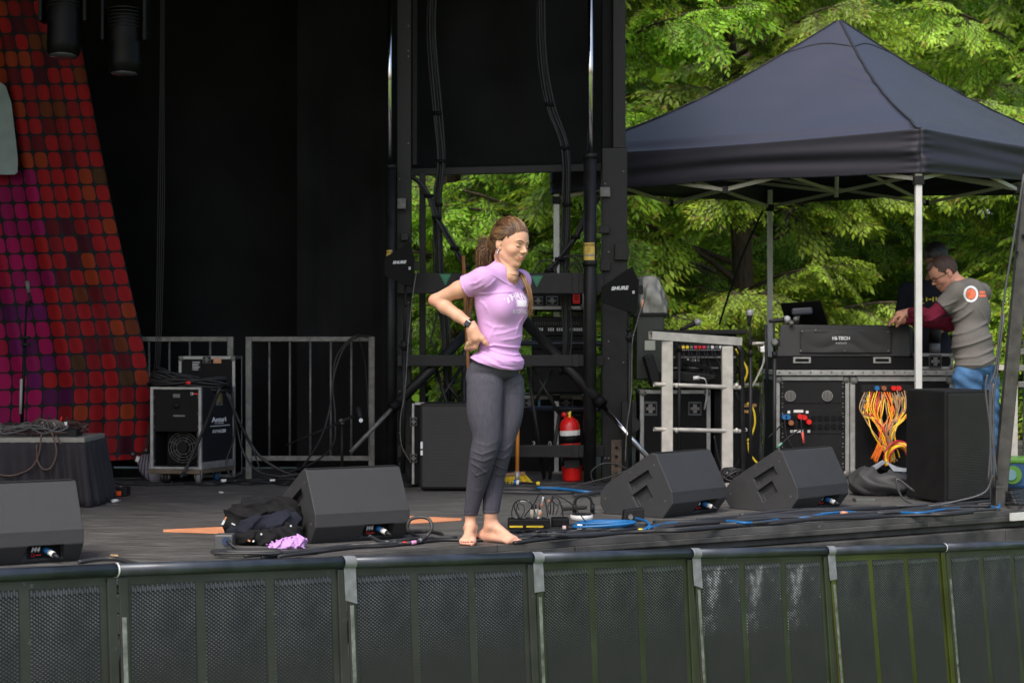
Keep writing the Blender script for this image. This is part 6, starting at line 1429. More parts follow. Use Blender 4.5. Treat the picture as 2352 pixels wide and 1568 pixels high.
# neck opening: V in front, round at the back
vp = J(1152, 659); rr_ = (X-vp.x)*rW.x+(Y-8.95)*rW.y; ff_ = (X-vp.x)*fW.x+(Y-8.95)*fW.y; uu = Z-vp.z
vcut = np.maximum(np.abs(rr_)*.88-(uu)*.46, -(ff_-.0)); S.F = np.maximum(S.F, -np.maximum(vcut, -uu-.02)).astype(np.float32)
ncy = J(1178, 620, 8.91); rad_ = np.sqrt((X-ncy.x)**2+(Y-ncy.y)**2)-.054; S.F = np.maximum(S.F, -np.maximum(rad_, J(0, 640).z-Z)).astype(np.float32)
sV, sF_ = S.mesh()
msh = mat('lilac_cotton', (.58,.33,.62), .85, var=.05, vs=8, bump=.35, bs=900, spec=.2)
shirt, _, _ = skin_obj('t_shirt', [(sV, sF_)], msh, wo)
sb_ = bvh_of(sV, sF_); mpw = mat('shirt_print', (.80,.72,.82), .7)
def shirt_text(s, size, r0, zc_, bold=.001, arch=0, sx=1.0, rect=None, lab='shirt_lettering'):
    if rect is None: vs, fs = text(s, size, mpw, None, (0,0,0), raw=True, bold=bold, sx=sx); vs = [v for v in vs]
    else:
        w, h = rect; n = 14; vs = [(-w/2+w*i/n, -h/2+h*j/4, 0) for j in range(5) for i in range(n+1)]; fs = [(j*(n+1)+i, j*(n+1)+i+1, (j+1)*(n+1)+i+1, (j+1)*(n+1)+i) for j in range(4) for i in range(n)]
    out = []; ok = []
    for x, y, z in vs:
        x *= sx; r = r0-x; zz_ = zc_+y-arch*x*x
        o = Vector((vp.x, 8.95, 0))+rW*r+fW*.4; o.z = zz_; hit = sb_.ray_cast(o, -fW)[0]
        ok.append(hit is not None); out.append((hit+fW*.0016) if hit is not None else o)
    fs = [f for f in fs if all(ok[i] for i in f)]; b = MB(); b.add(out, fs); return b.build(lab, mpw, wo)
shirt_text('THRIVE', .044, -.002, J(0, 681).z, .0009, 2.6, 1.22)
shirt_text('', 0, -.018, J(0, 697).z, rect=(.085, .034), lab='shirt_print_block')
shirt_text('ROCKVILLE', .027, -.012, J(0, 716.5).z, .0006, 0, 1.0)
# necklace, lapel microphone, watch, ring
b = MB(); bb = bvh_of(bV, bF); pts = []
for a in np.linspace(-.72, 1.0, 15):
    o = Vector((C0.x, 8.95, 0))+(fW*math.cos(a)+rW*math.sin(a))*.3; o.z = J(0, 622).z-.030*math.cos(a*1.1)+.006; d = (Vector((C0.x, 8.95, o.z))-o).normalized(); hit = bb.ray_cast(o, d)[0]
    if hit is not None: pts.append(hit-d*.0015)
if len(pts) > 3: b.tube(pts, .0013, 5); b.build('necklace', mat('gold', (.6,.42,.18), .25, 1), wo)
lm = J(1206, 662, 8.80); hit = sb_.ray_cast(Vector((lm.x, 8.4, lm.z)), Vector((0, 1, 0)))[0] or lm
b = MB(); b.tube([hit+Vector((-.008, -.012, .010)), hit+Vector((.006, -.016, .0)), hit+Vector((.010, -.012, -.018))], [.008, .008, .005], 8); b.build('lapel_microphone', M_black, wo)
dWr = (WR-ELB).normalized(); wc = WR-dWr*.006
b = MB(); b.lathe(wc-dWr*.011, [(0, .0262), (.002, .0285), (.020, .0280), (.022, .0255)], dWr, 24); b.build('watch_strap', M_black, wo)
n_w = Vector((-.25, -.9, .1)); n_w = (n_w-dWr*n_w.dot(dWr)).normalized(); s2 = n_w.cross(dWr)
b = MB(); c = wc+n_w*.029; b.box(c, (.030, .010, .030), Matrix((s2, n_w, dWr)).transposed()); b.build('watch_face', mat('watch_glass', (.01,.011,.014), .12), wo, bev=.003)
b = MB(); q = J(1079, 793, 8.868); b.tube([q+Vector((.011*math.cos(a), .006*math.sin(a), .004*math.sin(a))) for a in np.linspace(0, 6.283, 12)], .0016, 5); b.build('ring', MATS['gold'], wo)
# hair
G = Field((hF.C.x-.2, hF.C.y-.16, hF.C.z-.18), (hF.C.x+.14, hF.C.y+.22, hF.C.z+.145), .0025)
G.ell(hF(0, -.012, .030), (.0835, .099, .099), hF.axes, .001)
G.ell(hF(0, -.062, -.018), (.060, .05, .062), hF.axes, .03); G.chain([hF(0, -.09, -.01), J(1124, 572, 8.99), J(1120, 594, 9.0), J(1126, 616, 9.02)], [.040, .026, .022, .014], .03)
X, Y, Z = G.grid(); C_ = hF.C; rx = (X-C_.x)*hF.r.x+(Y-C_.y)*hF.r.y+(Z-C_.z)*hF.r.z; fx = (X-C_.x)*hF.f.x+(Y-C_.y)*hF.f.y+(Z-C_.z)*hF.f.z; ux = (X-C_.x)*hF.u.x+(Y-C_.y)*hF.u.y+(Z-C_.z)*hF.u.z
pl_ = (fx*.80-ux*.60-.010+.35*np.maximum(0, .03-ux)*0+np.maximum(0, np.abs(rx)-.05)*.25)
earc = np.maximum(fx+.010, -(.012-ux)+.0)      # cleared in front of and around the ear
h2 = np.clip(.5-.5*(pl_-G.F)/.012, 0, 1); G.F = (G.F*h2+pl_*(1-h2)+.012*h2*(1-h2)).astype(np.float32)
ear = np.sqrt(((np.abs(rx)-.084)/.018)**2+((fx-.002)/.017)**2+((ux+.014)/.028)**2)-1
G.F = np.maximum(G.F, -(ear*.02)).astype(np.float32)
ang = np.arctan2(ux-.02, fx+.16)
G.F += (.0008*np.sin(rx*330+ang*9+np.sin(ang*14)*1.2)+.0005*np.sin(rx*800+ang*20)).astype(np.float32)
gV, gF = G.mesh()
def haircol(V):
    r, f, u = hF.inv(V); a = np.arctan2(u-.02, f+.16); s1 = np.sin(r*300+a*11+1.2*np.sin(a*9)); s2_ = np.sin(r*720+a*23)
    t = np.clip(.5+.35*s1+.3*s2_, 0, 1)[:, None]*np.clip((.085-f)/.09, 0, 1)[:, None]; c = np.array([.035,.019,.011])*(1-t)+np.array([.11,.056,.024])*t
    hl = ((s1*s2_) > .45)[:, None]*np.clip((.06-f)/.06, 0, 1)[:, None]; return c*(1-.4*hl)+np.array([.26,.16,.07])*.4*hl
mh = matv('hair', .42, .45)
hair, _, _ = skin_obj('hair', [(gV, gF)], mh, wo, haircol)
rngh = np.random.default_rng(77)
hm = [mat('hair_dark', (.035,.018,.010), .4, var=.3), mat('hair_mid', (.10,.046,.018), .4, var=.3), mat('hair_light', (.27,.15,.055), .4, var=.3)]
HB = [MB(), MB(), MB()]
def strand(pts, r0, mi, n=5, spread=.0):
    o = Vector(rngh.normal(0, spread, 3)) if spread else Vector((0, 0, 0)); m0 = len(pts)
    pts = [Vector(p)+o*(.4+.6*i/m0)+Vector(rngh.normal(0, .0008, 3)) for i, p in enumerate(pts)]; sp_ = spline(pts, n); m = len(sp_)
    HB[mi].tube(sp_, [r0*(1-.75*(i/m)**1.5) for i in range(m)], 4, cap=False)
def pickc(): return rngh.choice(3, p=[.40, .42, .18])
for i in range(1100):                            # swept back over the crown and sides to the nape
    s_0 = rngh.uniform(-1.42, 1.42); r = .0845*math.sin(s_0); kk = max(.12, math.cos(s_0)); q = min(1, .0376/(.0999*kk)); a_s = max(math.acos(q)-.6435 if q < 1 else .75, .55 if abs(s_0) > 1.05 else -9)
    a_s += rngh.normal(0, .045) if rngh.random() < .5 else rngh.uniform(0, 1.2); pts = []
    for t in np.linspace(0, 1, 6):
        a = a_s+(3.05-a_s)*t; lift = .0025*math.sin(3.14*t); k2 = kk*(1-.0*t)+(.30*t*t if kk < .6 else 0); pts.append(hF(r*(1-.45*t**2), -.012+(.1015*k2+lift)*math.cos(a), .030+(.1015*k2+lift)*math.sin(a)))
    strand(pts, .0013, pickc(), 4, .0008)
def onell(q, f, u): return hF(q*.0855*math.sqrt(max(.02, 1-((f+.012)/.1035)**2-((u-.03)/.1035)**2)), f, u)
for i in range(760):                            # temples swept back over the ears
    q = 1 if rngh.random() < .65 else -1; t = rngh.random(); f0 = .062-.060*t+rngh.normal(0, .002); u0 = .078-.066*t+rngh.normal(0, .002); w = rngh.uniform(0, .5)
    f0 -= w*.05
    pts = [onell(q, f0, u0), onell(q, f0-.025, u0+.003), onell(q, f0*.3-.040, u0*.72+.010), onell(q, -.070+.1*f0, u0*.45-.004), hF(q*.022, -.098, u0*.3-.012)]
    strand(pts, .0013, pickc(), 4, .0008)
for i in range(620):                            # loose mass behind the neck, blown back
    g1, g2, g3 = rngh.normal(0, 1, 3)
    st = hF(.022*g1, -.080, -.005+.026*g2)
    k = i % 8
    if k == 0: pts = [st, J(1112+5*g1, 560+7*g2, 9.0), J(1103+6*g3, 572+10*g2, 9.0), J(1098+7*g1, 598+12*g2, 9.0)]
    elif k == 1: pts = [st, J(1116+5*g1, 554+6*g2, 9.0), J(1103+6*g3, 550+9*g2, 9.0)]
    elif k < 6: pts = [st, J(1120+6*g1, 578+7*g2, 8.98+.02*g3), J(1117+7*g1, 598+5*g2, 8.98+.02*g3), J(1122+9*g1, 612+4*g2, 8.98+.015*g3), J(1126+11*g1, 624+5*g2, 9.04)]
    else: pts = [st, J(1112+5*g1, 584+6*g2, 9.0), J(1108+5*g1, 620, 9.06), J(1090+3*g1, 660, 9.12), J(1079+3*g1, 706+6*g2, 9.14), J(1078+2.5*g1, 748+12*g3, 9.12)]
    strand(pts, .0013, pickc(), 5, .004)
for i in range(190):                             # lock falling over the far shoulder
    g1, g2 = rngh.normal(0, 1, 2)
    pts = [hF(-.02, -.07, -.05), J(1186+2*g1, 622, 9.0), J(1201+2.5*g1, 636+2*g2, 8.90), J(1212+2.5*g1, 662, 8.87), J(1218+2*g1, 690, 8.86), J(1216+3*g1, 712+8*g2, 8.865)]
    strand(pts, .0012, pickc(), 5, .001)
for i in range(26):                             # wisps
    a = rngh.uniform(1.6, 2.9); st = hF(rngh.uniform(-.05, .05), -.012+.1*math.cos(a), .03+.1*math.sin(a)); d = Vector((-rngh.uniform(.01, .05), rngh.normal(0, .02), rngh.uniform(-.01, .02)))
    strand([st, st+d*.6, st+d*1.2+Vector((0, 0, -.02)), st+d*1.4+Vector((0, 0, -.05))], .0006, pickc(), 4, .002)
for b, m in zip(HB, hm): b.build('hair_strands', m, wo, kind='stuff')

# ------------------------------------------------------------- the man at the desk
def K(x, y, D): return P(x, y, D)
mn_ = thing('person', 'man with glasses in a grey t-shirt over maroon sleeves bending over the mixing desk', 'person', K(2235, 784+FP/12.7, 12.7))
fM = Vector((-.75, .6, 0)).normalized(); rM = Vector((.6, .75, 0)).normalized()
lean = Vector((-.16, .12, 1)).normalized(); fM3 = (fM-lean*fM.dot(lean)).normalized(); AXM = [tuple(rM), tuple(fM3), tuple(lean)]
PC = K(2240, 838, 12.62); CC = K(2228, 712, 12.74); SC_ = K(2226, 672, 12.78); mSL = SC_-rM*.185; mSR = SC_+rM*.185
mEL = K(2140, 727, 12.66); mWL = K(2092, 716, 12.95); mER = K(2180, 745, 13.2); mWR = K(2085, 735, 13.15)
mh_ = HeadFrame(K(2168, 629, 12.86), (-.82, -.18, -.52), R(4), 1.04)
def mtorso(F, g_):
    F.ell(CC, (.182+g_, .125+g_, .19+g_), AXM, .001); F.ell(K(2234, 790, 12.66), (.165+g_, .128+g_, .16+g_), AXM, .05); F.ell(PC, (.165+g_, .13+g_, .11+g_), AXM, .05)
    F.cone(mSL, SC_, .066+g_, .08+g_, .05); F.cone(mSR, SC_, .066+g_, .08+g_, .05); F.cone(SC_, K(2207, 660, 12.84), .085+g_, .062+g_, .04)
def marms(F, g_):
    F.chain([mSL, mEL], [.058+g_, .044+g_], .03); F.chain([mEL, mEL.lerp(mWL, .4), mWL], [.044+g_, .040+g_, .029+g_], .02); F.chain([mSR, mER, mWR], [.056+g_, .043+g_, .029+g_], .03)
def mlegs(F, g_):
    for q, x in ((-1, 2222), (1, 2262)): F.chain([K(x, 870, 12.62-.07*q*-1), K(x+6, 1010, 12.62+.05*q), K(x+10, 1090, 12.66+.05*q)], [.095+g_, .068+g_, .05+g_], .02)
BM = Field((K(2025, 0, 12.6).x, 12.3, 0), (K(2305, 0, 12.8).x, 13.4, K(0, 575, 12.9).z), .0048)
mtorso(BM, -.008); marms(BM, -.005); mlegs(BM, -.006); head_prims(BM, mh_, 1.04); BM.cone(mh_(0, -.03, -.05), K(2210, 662, 12.84), .056, .066, .03)
for w, e in ((mWL, Vector((-.8, .1, -.25))), (mWR, Vector((-.85, .05, .0)))):
    e.normalize(); s2 = e.cross(Vector((0, 0, 1))).normalized(); kn = w+e*.085; BM.cone(w, kn, .028, .034, .02)
    for i in range(4): a = kn+s2*(.012*(i-1.5)*1.6); BM.chain([a, a+e*.035+Vector((0, 0, -.008)), a+e*.05+Vector((0, 0, -.035))], [.0115, .010, .009], .005)
    a = w+e*.03; BM.chain([a, a+e*.035-s2*.03+Vector((0, 0, -.02)), a+e*.055-s2*.03+Vector((0, 0, -.045))], [.015, .012, .010], .008)
for q in (-1, 1):
    a = K(2235+26*q, 1096, 12.66+.05*q); a.z = .04; BM.cone(Vector((a.x+.03, a.y, .05)), Vector((a.x-.16, a.y+.08, .04)), .045, .035, .02)
mV, mF_ = BM.mesh()
def mcol(V): c = np.tile(np.array([.50,.25,.17]), (len(V), 1)); return np.clip(c*(1+.06*nz(V, 40)[:, None]), 0, 1)
skin_obj('body', [(mV, mF_)], M_skin, mn_, mcol)
Sm = Field((K(2120, 0, 12.5).x, 12.35, K(0, 852, 12.6).z), (K(2305, 0, 12.8).x, 13.2, K(0, 640, 12.9).z), .0048)
mtorso(Sm, .006); SEm = mSL.lerp(mEL, .62); Sm.cone(mSL, SEm, .068, .066, .04); Sm.cone(mSR, mSR.lerp(mER, .6), .068, .066, .04)
def px3(x, y, D=12.62): q = P(x, y, D); return (q.x, q.z)
seg_fold(Sm, [([px3(*p) for p in a], w, h) for a, w, h in [([(2180, 770), (2215, 762), (2270, 740)], .010, .010), ([(2183, 800), (2220, 790), (2280, 770)], .010, .011), ([(2188, 822), (2230, 818), (2288, 798)], .010, .010), ([(2190, 838), (2240, 838), (2285, 820)], .009, .008), ([(2178, 745), (2200, 735), (2230, 712)], .010, .010), ([(2185, 720), (2210, 705), (2225, 690)], .009, .009), ([(2150, 706), (2175, 700), (2195, 690)], .008, .007), ([(2240, 700), (2262, 730), (2275, 750)], .01, .006)]])
X, Y, Z = Sm.grid(); dm = (mEL-mSL).normalized(); sdm = (X-SEm.x)*dm.x+(Y-SEm.y)*dm.y+(Z-SEm.z)*dm.z; nr = (X < mSL.x)
hzm = np.interp(X/12.62*FP+1176, [2180, 2200, 2250, 2290], [846, 850, 843, 828]); hzm = 1-(hzm-784)/FP*12.62
Sm.F = np.maximum(np.where(nr & (Z > SEm.z-.09), np.maximum(Sm.F, sdm), Sm.F), hzm-Z).astype(np.float32)
nc = K(2207, 655, 12.84); Sm.F = np.maximum(Sm.F, -np.maximum(np.sqrt((X-nc.x)**2+(Y-nc.y)**2)-.072, K(0, 664, 12.84).z-Z)).astype(np.float32)
smV, smF = Sm.mesh(); skin_obj('t_shirt', [(smV, smF)], mat('grey_cotton', (.115,.108,.100), .85, var=.08, bump=.4, bs=700, spec=.2), mn_)
Sl = Field((K(2080, 0, 12.6).x, 12.4, K(0, 765, 12.7).z), (K(2225, 0, 12.9).x, 13.3, K(0, 668, 12.8).z), .0048)
Sl.chain([mSL, mEL], [.062, .050], .03); Sl.chain([mEL, mEL.lerp(mWL, .4), mWL.lerp(mEL, .06)], [.050, .048, .036], .02); Sl.chain([mSR, mER, mWR], [.060, .049, .035], .03)
seg_fold(Sl, [([px3(*p) for p in a], w, h) for a, w, h in [([(2105, 728), (2130, 722), (2150, 705)], .007, .006), ([(2112, 742), (2140, 735), (2162, 722)], .007, .007), ([(2105, 718), (2120, 708), (2138, 700)], .006, .006)]])
slV, slF = Sl.mesh(); skin_obj('long_sleeves', [(slV, slF)], mat('maroon_cotton', (.12,.008,.025), .85, var=.1, spec=.2), mn_)
Jn = Field((K(2160, 0, 12.6).x, 12.35, .06), (K(2310, 0, 12.7).x, 12.95, K(0, 838, 12.6).z), .0055)
Jn.ell(PC, (.165, .128, .115), AXM, .001); mlegs(Jn, .008)
X, Y, Z = Jn.grid(); Jn.F += (.004*np.sin(Z*70+X*40+np.sin(Y*30))).astype(np.float32)
jV, jF = Jn.mesh(); skin_obj('jeans', [(jV, jF)], mat('blue_denim', (.05,.12,.24), .85, var=.45, vs=9, bump=.5, bs=600, spec=.2), mn_)
# hair, glasses, print
Hm = Field((mh_.C.x-.16, mh_.C.y-.16, mh_.C.z-.12), (mh_.C.x+.17, mh_.C.y+.16, mh_.C.z+.16), .0035)
Hm.ell(mh_(0, -.012, .030), (.083*1.04, .100*1.04, .096*1.04), mh_.axes, .001); Hm.cone(mh_(0, .05, .105), mh_(0, .085, .085), .022, .014, .02)
X, Y, Z = Hm.grid(); C_ = mh_.C; rx = ((X-C_.x)*mh_.r.x+(Y-C_.y)*mh_.r.y+(Z-C_.z)*mh_.r.z)/1.04; fx = ((X-C_.x)*mh_.f.x+(Y-C_.y)*mh_.f.y+(Z-C_.z)*mh_.f.z)/1.04; ux = ((X-C_.x)*mh_.u.x+(Y-C_.y)*mh_.u.y+(Z-C_.z)*mh_.u.z)/1.04
Hm.F = np.maximum(Hm.F, np.maximum(fx*.75-ux*.66-.012, -ux-.045)).astype(np.float32); ear = np.sqrt(((np.abs(rx)-.078)/.02)**2+((fx+.006)/.022)**2+((ux+.006)/.033)**2)-1
Hm.F = np.maximum(Hm.F, -(ear*.02)).astype(np.float32); Hm.F += (.0022*np.sin(rx*260+fx*90)*np.sin(ux*210+fx*160)).astype(np.float32)
kV, kF = Hm.mesh(); skin_obj('hair', [(kV, kF)], mat('short_hair', (.045,.022,.014), .6, var=.4, vs=60, bump=.8, bs=300), mn_)
b = MB(); 
for q in (-1, 1):
    b.tube([mh_(q*(.030+.021*math.cos(a)), .098, .004+.014*math.sin(a)) for a in np.linspace(0, 6.283, 16)], .0022, 5); b.tube([mh_(q*.051, .096, .006), mh_(q*.074, .06, .006), mh_(q*.079, -.0, .003)], .0022, 5)
b.tube([mh_(-.01, .1, .008), mh_(.01, .1, .008)], .002, 5); b.build('glasses', M_black, mn_)
mbv = bvh_of(smV, smF)
def onman(x, y, off=.003):
    o = P(x, y, 12.0); d = (P(x, y, 13)-o).normalized(); hit, nrm, *_ = mbv.ray_cast(o, d); return (hit if hit else P(x, y, 12.7))-d*off
b = MB(); n = 28
b.add([onman(2230+17*math.cos(a), 675+19*math.sin(a)) for a in np.linspace(0, 6.283, n, endpoint=False)]+[onman(2230+12*math.cos(a), 675+14*math.sin(a)) for a in np.linspace(0, 6.283, n, endpoint=False)], [(i, (i+1) % n, n+(i+1) % n, n+i) for i in range(n)]); b.build('ring_print', M_print, mn_)
b = MB(); mo = mat('orange_shirt_print', (.65,.14,.06), .7)
b.add([onman(2230, 675, .0035)]+[onman(2230+11*math.cos(a), 675+12*math.sin(a), .0035) for a in np.linspace(0, 6.283, n, endpoint=False)], [(0, i+1, (i+1) % n+1) for i in range(n)]); b.build('orange_dot_print', mo, mn_)
for (x0_, y0_, x1_, y1_) in ((2250, 668, 2263, 674), (2249, 676, 2265, 682)):
    b = MB(); g2_ = [[onman(x0_+(x1_-x0_)*i/4, y0_+(y1_-y0_)*j/2, .004) for i in range(5)] for j in range(3)]; b.add([p for r_ in g2_ for p in r_], [(j*5+i, j*5+i+1, (j+1)*5+i+1, (j+1)*5+i) for j in range(2) for i in range(4)]); b.build('orange_line_print', mo, mn_)

# ------------------------------------------------------------- the person behind him
dp = thing('person', 'second person in a dark navy shirt standing half hidden behind the man with glasses', 'person', P(2135, 784+FP/13.98, 13.98))
fD = Vector((-.5, -.85, 0)).normalized(); rD = Vector((-.85, .5, 0)).normalized(); AXD = [tuple(rD), tuple(fD), (0, 0, 1)]
dh = HeadFrame(P(2151, 596, 13.98), (-.45, -.6, -.62), 0, 1.05)
def Kd(x, y, dd=0): return P(x, y, 13.98+dd)
Bd = Field((Kd(2040, 0).x, 13.6, 0), (Kd(2215, 0).x, 14.4, Kd(0, 540).z), .006)
def dt(F, g_):
    F.ell(Kd(2138, 710), (.18+g_, .12+g_, .2+g_), AXD, .001); F.ell(Kd(2138, 800), (.16+g_, .12+g_, .18+g_), AXD, .05)
    for q in (-1, 1): F.cone(Kd(2142, 662), Kd(2142, 668)+rD*.2*q, .075+g_, .062+g_, .04); F.chain([Kd(2142, 668)+rD*.2*q, Kd(2142, 735)+rD*.26*q, Kd(2142, 758)+rD*.14*q+fD*.24], [.058+g_, .045+g_, .032+g_], .03)
dt(Bd, -.008); head_prims(Bd, dh, 1.05); Bd.cone(dh(0, -.03, -.05), Kd(2142, 650), .055, .065, .03)
for q in (-1, 1): Bd.chain([Kd(2138, 850)+rD*.085*q, Kd(2138, 960)+rD*.09*q, Kd(2138, 1070)+rD*.1*q], [.09, .065, .045], .02)
for q in (-1, 1): w = Kd(2142, 758)+rD*.14*q+fD*.24; Bd.cone(w, w+fD*.1, .03, .03, .02)
dV, dF_ = Bd.mesh(); skin_obj('body', [(dV, dF_)], M_skin, dp, lambda V: np.tile(np.array([.22,.11,.07]), (len(V), 1)))
Sd = Field((Kd(2040, 0).x, 13.6, Kd(0, 870).z), (Kd(2230, 0).x, 14.4, Kd(0, 640).z), .006)
dt(Sd, .006); X, Y, Z = Sd.grid(); cy = Kd(2146, 650); Sd.F = np.maximum(Sd.F, -np.maximum(np.sqrt((X-cy.x)**2+(Y-cy.y)**2)-.075, Kd(0, 656).z-Z)).astype(np.float32)
ddV, ddF = Sd.mesh(); skin_obj('navy_shirt', [(ddV, ddF)], mat('navy_cotton', (.010,.011,.018), .85, spec=.2), dp)
Ld = Field((Kd(2090, 0).x, 13.75, .05), (Kd(2190, 0).x, 14.25, Kd(0, 850).z), .008)
for q in (-1, 1): Ld.chain([Kd(2138, 840)+rD*.08*q, Kd(2138, 960)+rD*.09*q, Kd(2138, 1068)+rD*.1*q], [.12, .078, .06], .02)
lV, lF = Ld.mesh(); skin_obj('trousers', [(lV, lF)], MATS['navy_cotton'], dp)
Hd = Field((dh.C.x-.2, dh.C.y-.2, dh.C.z-.13), (dh.C.x+.2, dh.C.y+.2, dh.C.z+.2), .005); Hd.ell(dh(0, -.014, .034), (.09, .108, .104), dh.axes, .001)
X, Y, Z = Hd.grid(); C_ = dh.C; fx = (X-C_.x)*dh.f.x+(Y-C_.y)*dh.f.y+(Z-C_.z)*dh.f.z; ux = (X-C_.x)*dh.u.x+(Y-C_.y)*dh.u.y+(Z-C_.z)*dh.u.z
Hd.F = np.maximum(Hd.F, fx*.75-ux*.66-.02).astype(np.float32); Hd.F += (.003*np.sin(X*190)*np.sin(Z*170)*np.sin(Y*180)).astype(np.float32)
V_, F__ = Hd.mesh(); skin_obj('hair', [(V_, F__)], mat('black_hair', (.008,.007,.007), .5), dp)
dbv = bvh_of(ddV, ddF); yl = mat('yellow_shirt_print', (.5,.42,.02), .7)
for i, (x, w, h) in enumerate([(2102, 3, 8), (2110, 3, 8), (2118, 6, 3), (2128, 3, 9), (2136, 6, 3), (2143, 3, 10), (2150, 3, 10), (2120, 20, 2)]):
    o = P(x, 684 if w < 20 else 693, 13.4); hit = dbv.ray_cast(o, Vector((x-1176, FP, 0)).normalized())[0]
    if hit: b = MB(); b.box(hit+Vector((0, -.004, 0)), (w*.0034, .003, h*.0034)); b.build('shirt_lettering', yl, dp)
# ============================================================= clothes, boxes and cables along the stage edge
def cloth_heap(name, m, parent, blobs, h, amp, fr, seed, lo, hi, sub=()):
    F = Field(lo, hi, h)
    for c, r in blobs: F.ell(c, r, None, .03)
    X, Y, Z = F.grid()
    a = X*fr+1.9*np.sin(Y*fr*.7+seed)+1.3*np.sin(Z*fr*1.1+seed*2); b_ = Z*fr*1.6+1.7*np.sin(X*fr*.8-seed)+1.2*np.sin(Y*fr*.9)
    F.F -= (amp*(1-np.abs(np.sin(a)))**1.5+amp*.9*(1-np.abs(np.sin(b_+a*.4)))**1.6+amp*.35*np.sin(X*fr*3.1+np.sin(Z*fr*3))*np.sin(Y*fr*2.7)).astype(np.float32)
    F.F = np.maximum(F.F, .002-Z).astype(np.float32)
    V, Q = F.mesh(); return skin_obj(name, [(V, Q)], m, parent)[0]
cl = T('clothes_pile', 'heap of crumpled black and navy clothes beside the central wedge monitor', 'clothes', 600, 1250)
mblk = mat('black_jersey', (.010,.010,.011), .9, var=.2, bump=.5, bs=500, spec=.2); mnav = mat('navy_jersey', (.013,.015,.024), .9, var=.2, bump=.5, bs=500, spec=.2)
def CH(x, y, D): return P(x, y, D)
lo, hi = (CH(500, 0, 8.9).x, 8.70, 0), (CH(700, 0, 9).x, 9.22, .33)
cloth_heap('black_garment', mblk, cl, [(CH(572, 1182, 9.0), (.105, .09, .060)), (CH(610, 1172, 9.02), (.12, .09, .058)), (CH(655, 1172, 9.04), (.075, .08, .060)), (CH(545, 1205, 8.98), (.07, .08, .05)), (CH(600, 1215, 9.0), (.16, .12, .07)), (CH(668, 1200, 9.0), (.05, .08, .07))], .0045, .016, 21, 1.3, lo, hi)
cloth_heap('navy_garment', mnav, cl, [(CH(610, 1203, 8.90), (.125, .05, .040)), (CH(655, 1195, 8.90), (.075, .05, .045)), (CH(560, 1220, 8.90), (.09, .05, .026))], .0045, .012, 26, 2.9, lo, hi)
cloth_heap('black_garment', mblk, cl, [(CH(585, 1232, 8.88), (.13, .07, .035)), (CH(640, 1232, 8.87), (.11, .06, .040)), (CH(660, 1218, 8.87), (.06, .05, .035))], .0045, .011, 30, 4.4, lo, hi)
for x, y, w, h, m in ((513, 1199, 5, 12, M_print), (518, 1190, 3, 8, mk), (536, 1203, 9, 3, M_print), (572, 1241, 6, 4, mk), (582, 1242, 4, 5, M_print), (600, 1226, 4, 4, M_print), (668, 1207, 4, 4, M_print)):
    b = MB(); b.box(P(x, y, 8.80), (w*.0021, .003, h*.0021), (0, .5, .3)); b.build('garment_label', m, cl)
lc = T('lilac_cloth', 'small crumpled lilac cloth in front of the clothes pile', 'cloth', 660, 1262)
q = DK(660, 1259)
cloth_heap('crumpled_cloth', mat('lilac_jersey', (.50,.28,.58), .8, var=.1, spec=.25), lc, [(q+Vector((-.03, 0, .012)), (.055, .035, .016)), (q+Vector((.03, .0, .022)), (.05, .03, .022)), (q+Vector((.062, .01, .034)), (.018, .02, .024))], .0028, .009, 60, .7, (q.x-.12, q.y-.08, 0), (q.x+.13, q.y+.09, .09))
pw = T('power_box', 'grey metal power box with a plugged cable lying left of the clothes pile', 'power box', 515, 1262)
a = DK(492, 1263); b = MB(); b.span((a.x, a.y, .002), (a.x+.088, a.y+.09, .074)); b.build('housing', mat('power_grey', (.085,.088,.09), .45, .3, var=.15), pw, bev=.006)
b = MB(); c = Vector((a.x+.058, a.y, .045)); b.cyl(c+Vector((0, .002, 0)), c+Vector((0, -.014, 0)), .019, n=18); b.build('socket_ring', mat('dark_blue_plug', (.02,.04,.09), .4), pw)
b = MB(); b.tube(spline([c, c+Vector((.02, -.035, -.004)), c+Vector((.06, -.05, -.03)), c+Vector((.14, -.045, -.036)), c+Vector((.25, -.03, -.038))], 6), .007, 8); b.build('lead', M_rubber, pw)
pc = T('coiled_power_cable', 'flat oval coil of grey black cable in front of the power box', 'cable', 560, 1270)
mcb = mat('grey_black_cable', (.028,.029,.031), .5, var=.2)
for k in range(6):
    w = .165-.006*k; cc_ = DK(566+k, 1266+(k % 3), .008+.009*(k % 3)); tb([Vector((cc_.x+w*math.cos(s), cc_.y+.036*math.sin(s)*(1+.1*k), cc_.z+.002*math.sin(3*s))) for s in np.linspace(.2*k, 6.283+.2*k, 16)], .0075, mcb, 'cable_turn', pc, 8, 3)
# cable lying along the edge at the left and the looped lead of the central wedge
ec = T('edge_cables', 'black and grey cables snaking along the front edge under the wedge monitors', 'cable', 900, 1250)
def run(pts, r, m, name, t, n=8): return tb([DK(x, y, z) for x, y, z in pts], r, m, name, t, n)
run([(560, 1276, .009), (640, 1270, .009), (720, 1262, .01), (800, 1252, .01), (870, 1248, .02), (930, 1246, .01), (1000, 1240, .01), (1040, 1238, .01)], .009, mcb, 'cable', ec)
run([(600, 1279, .009), (700, 1270, .009), (820, 1256, .009), (900, 1252, .009), (1010, 1240, .009), (1100, 1240, .009), (1180, 1236, .009)], .008, M_rubber, 'cable', ec)
run([(640, 1277, .022), (760, 1262, .01), (860, 1250, .01), (960, 1235, .012), (1050, 1233, .01)], .0075, mcb, 'cable', ec)
run([(930, 1222, .009), (980, 1220, .009), (1015, 1226, .009), (1000, 1234, .009), (940, 1236, .009)], .008, M_rubber, 'cable', ec)
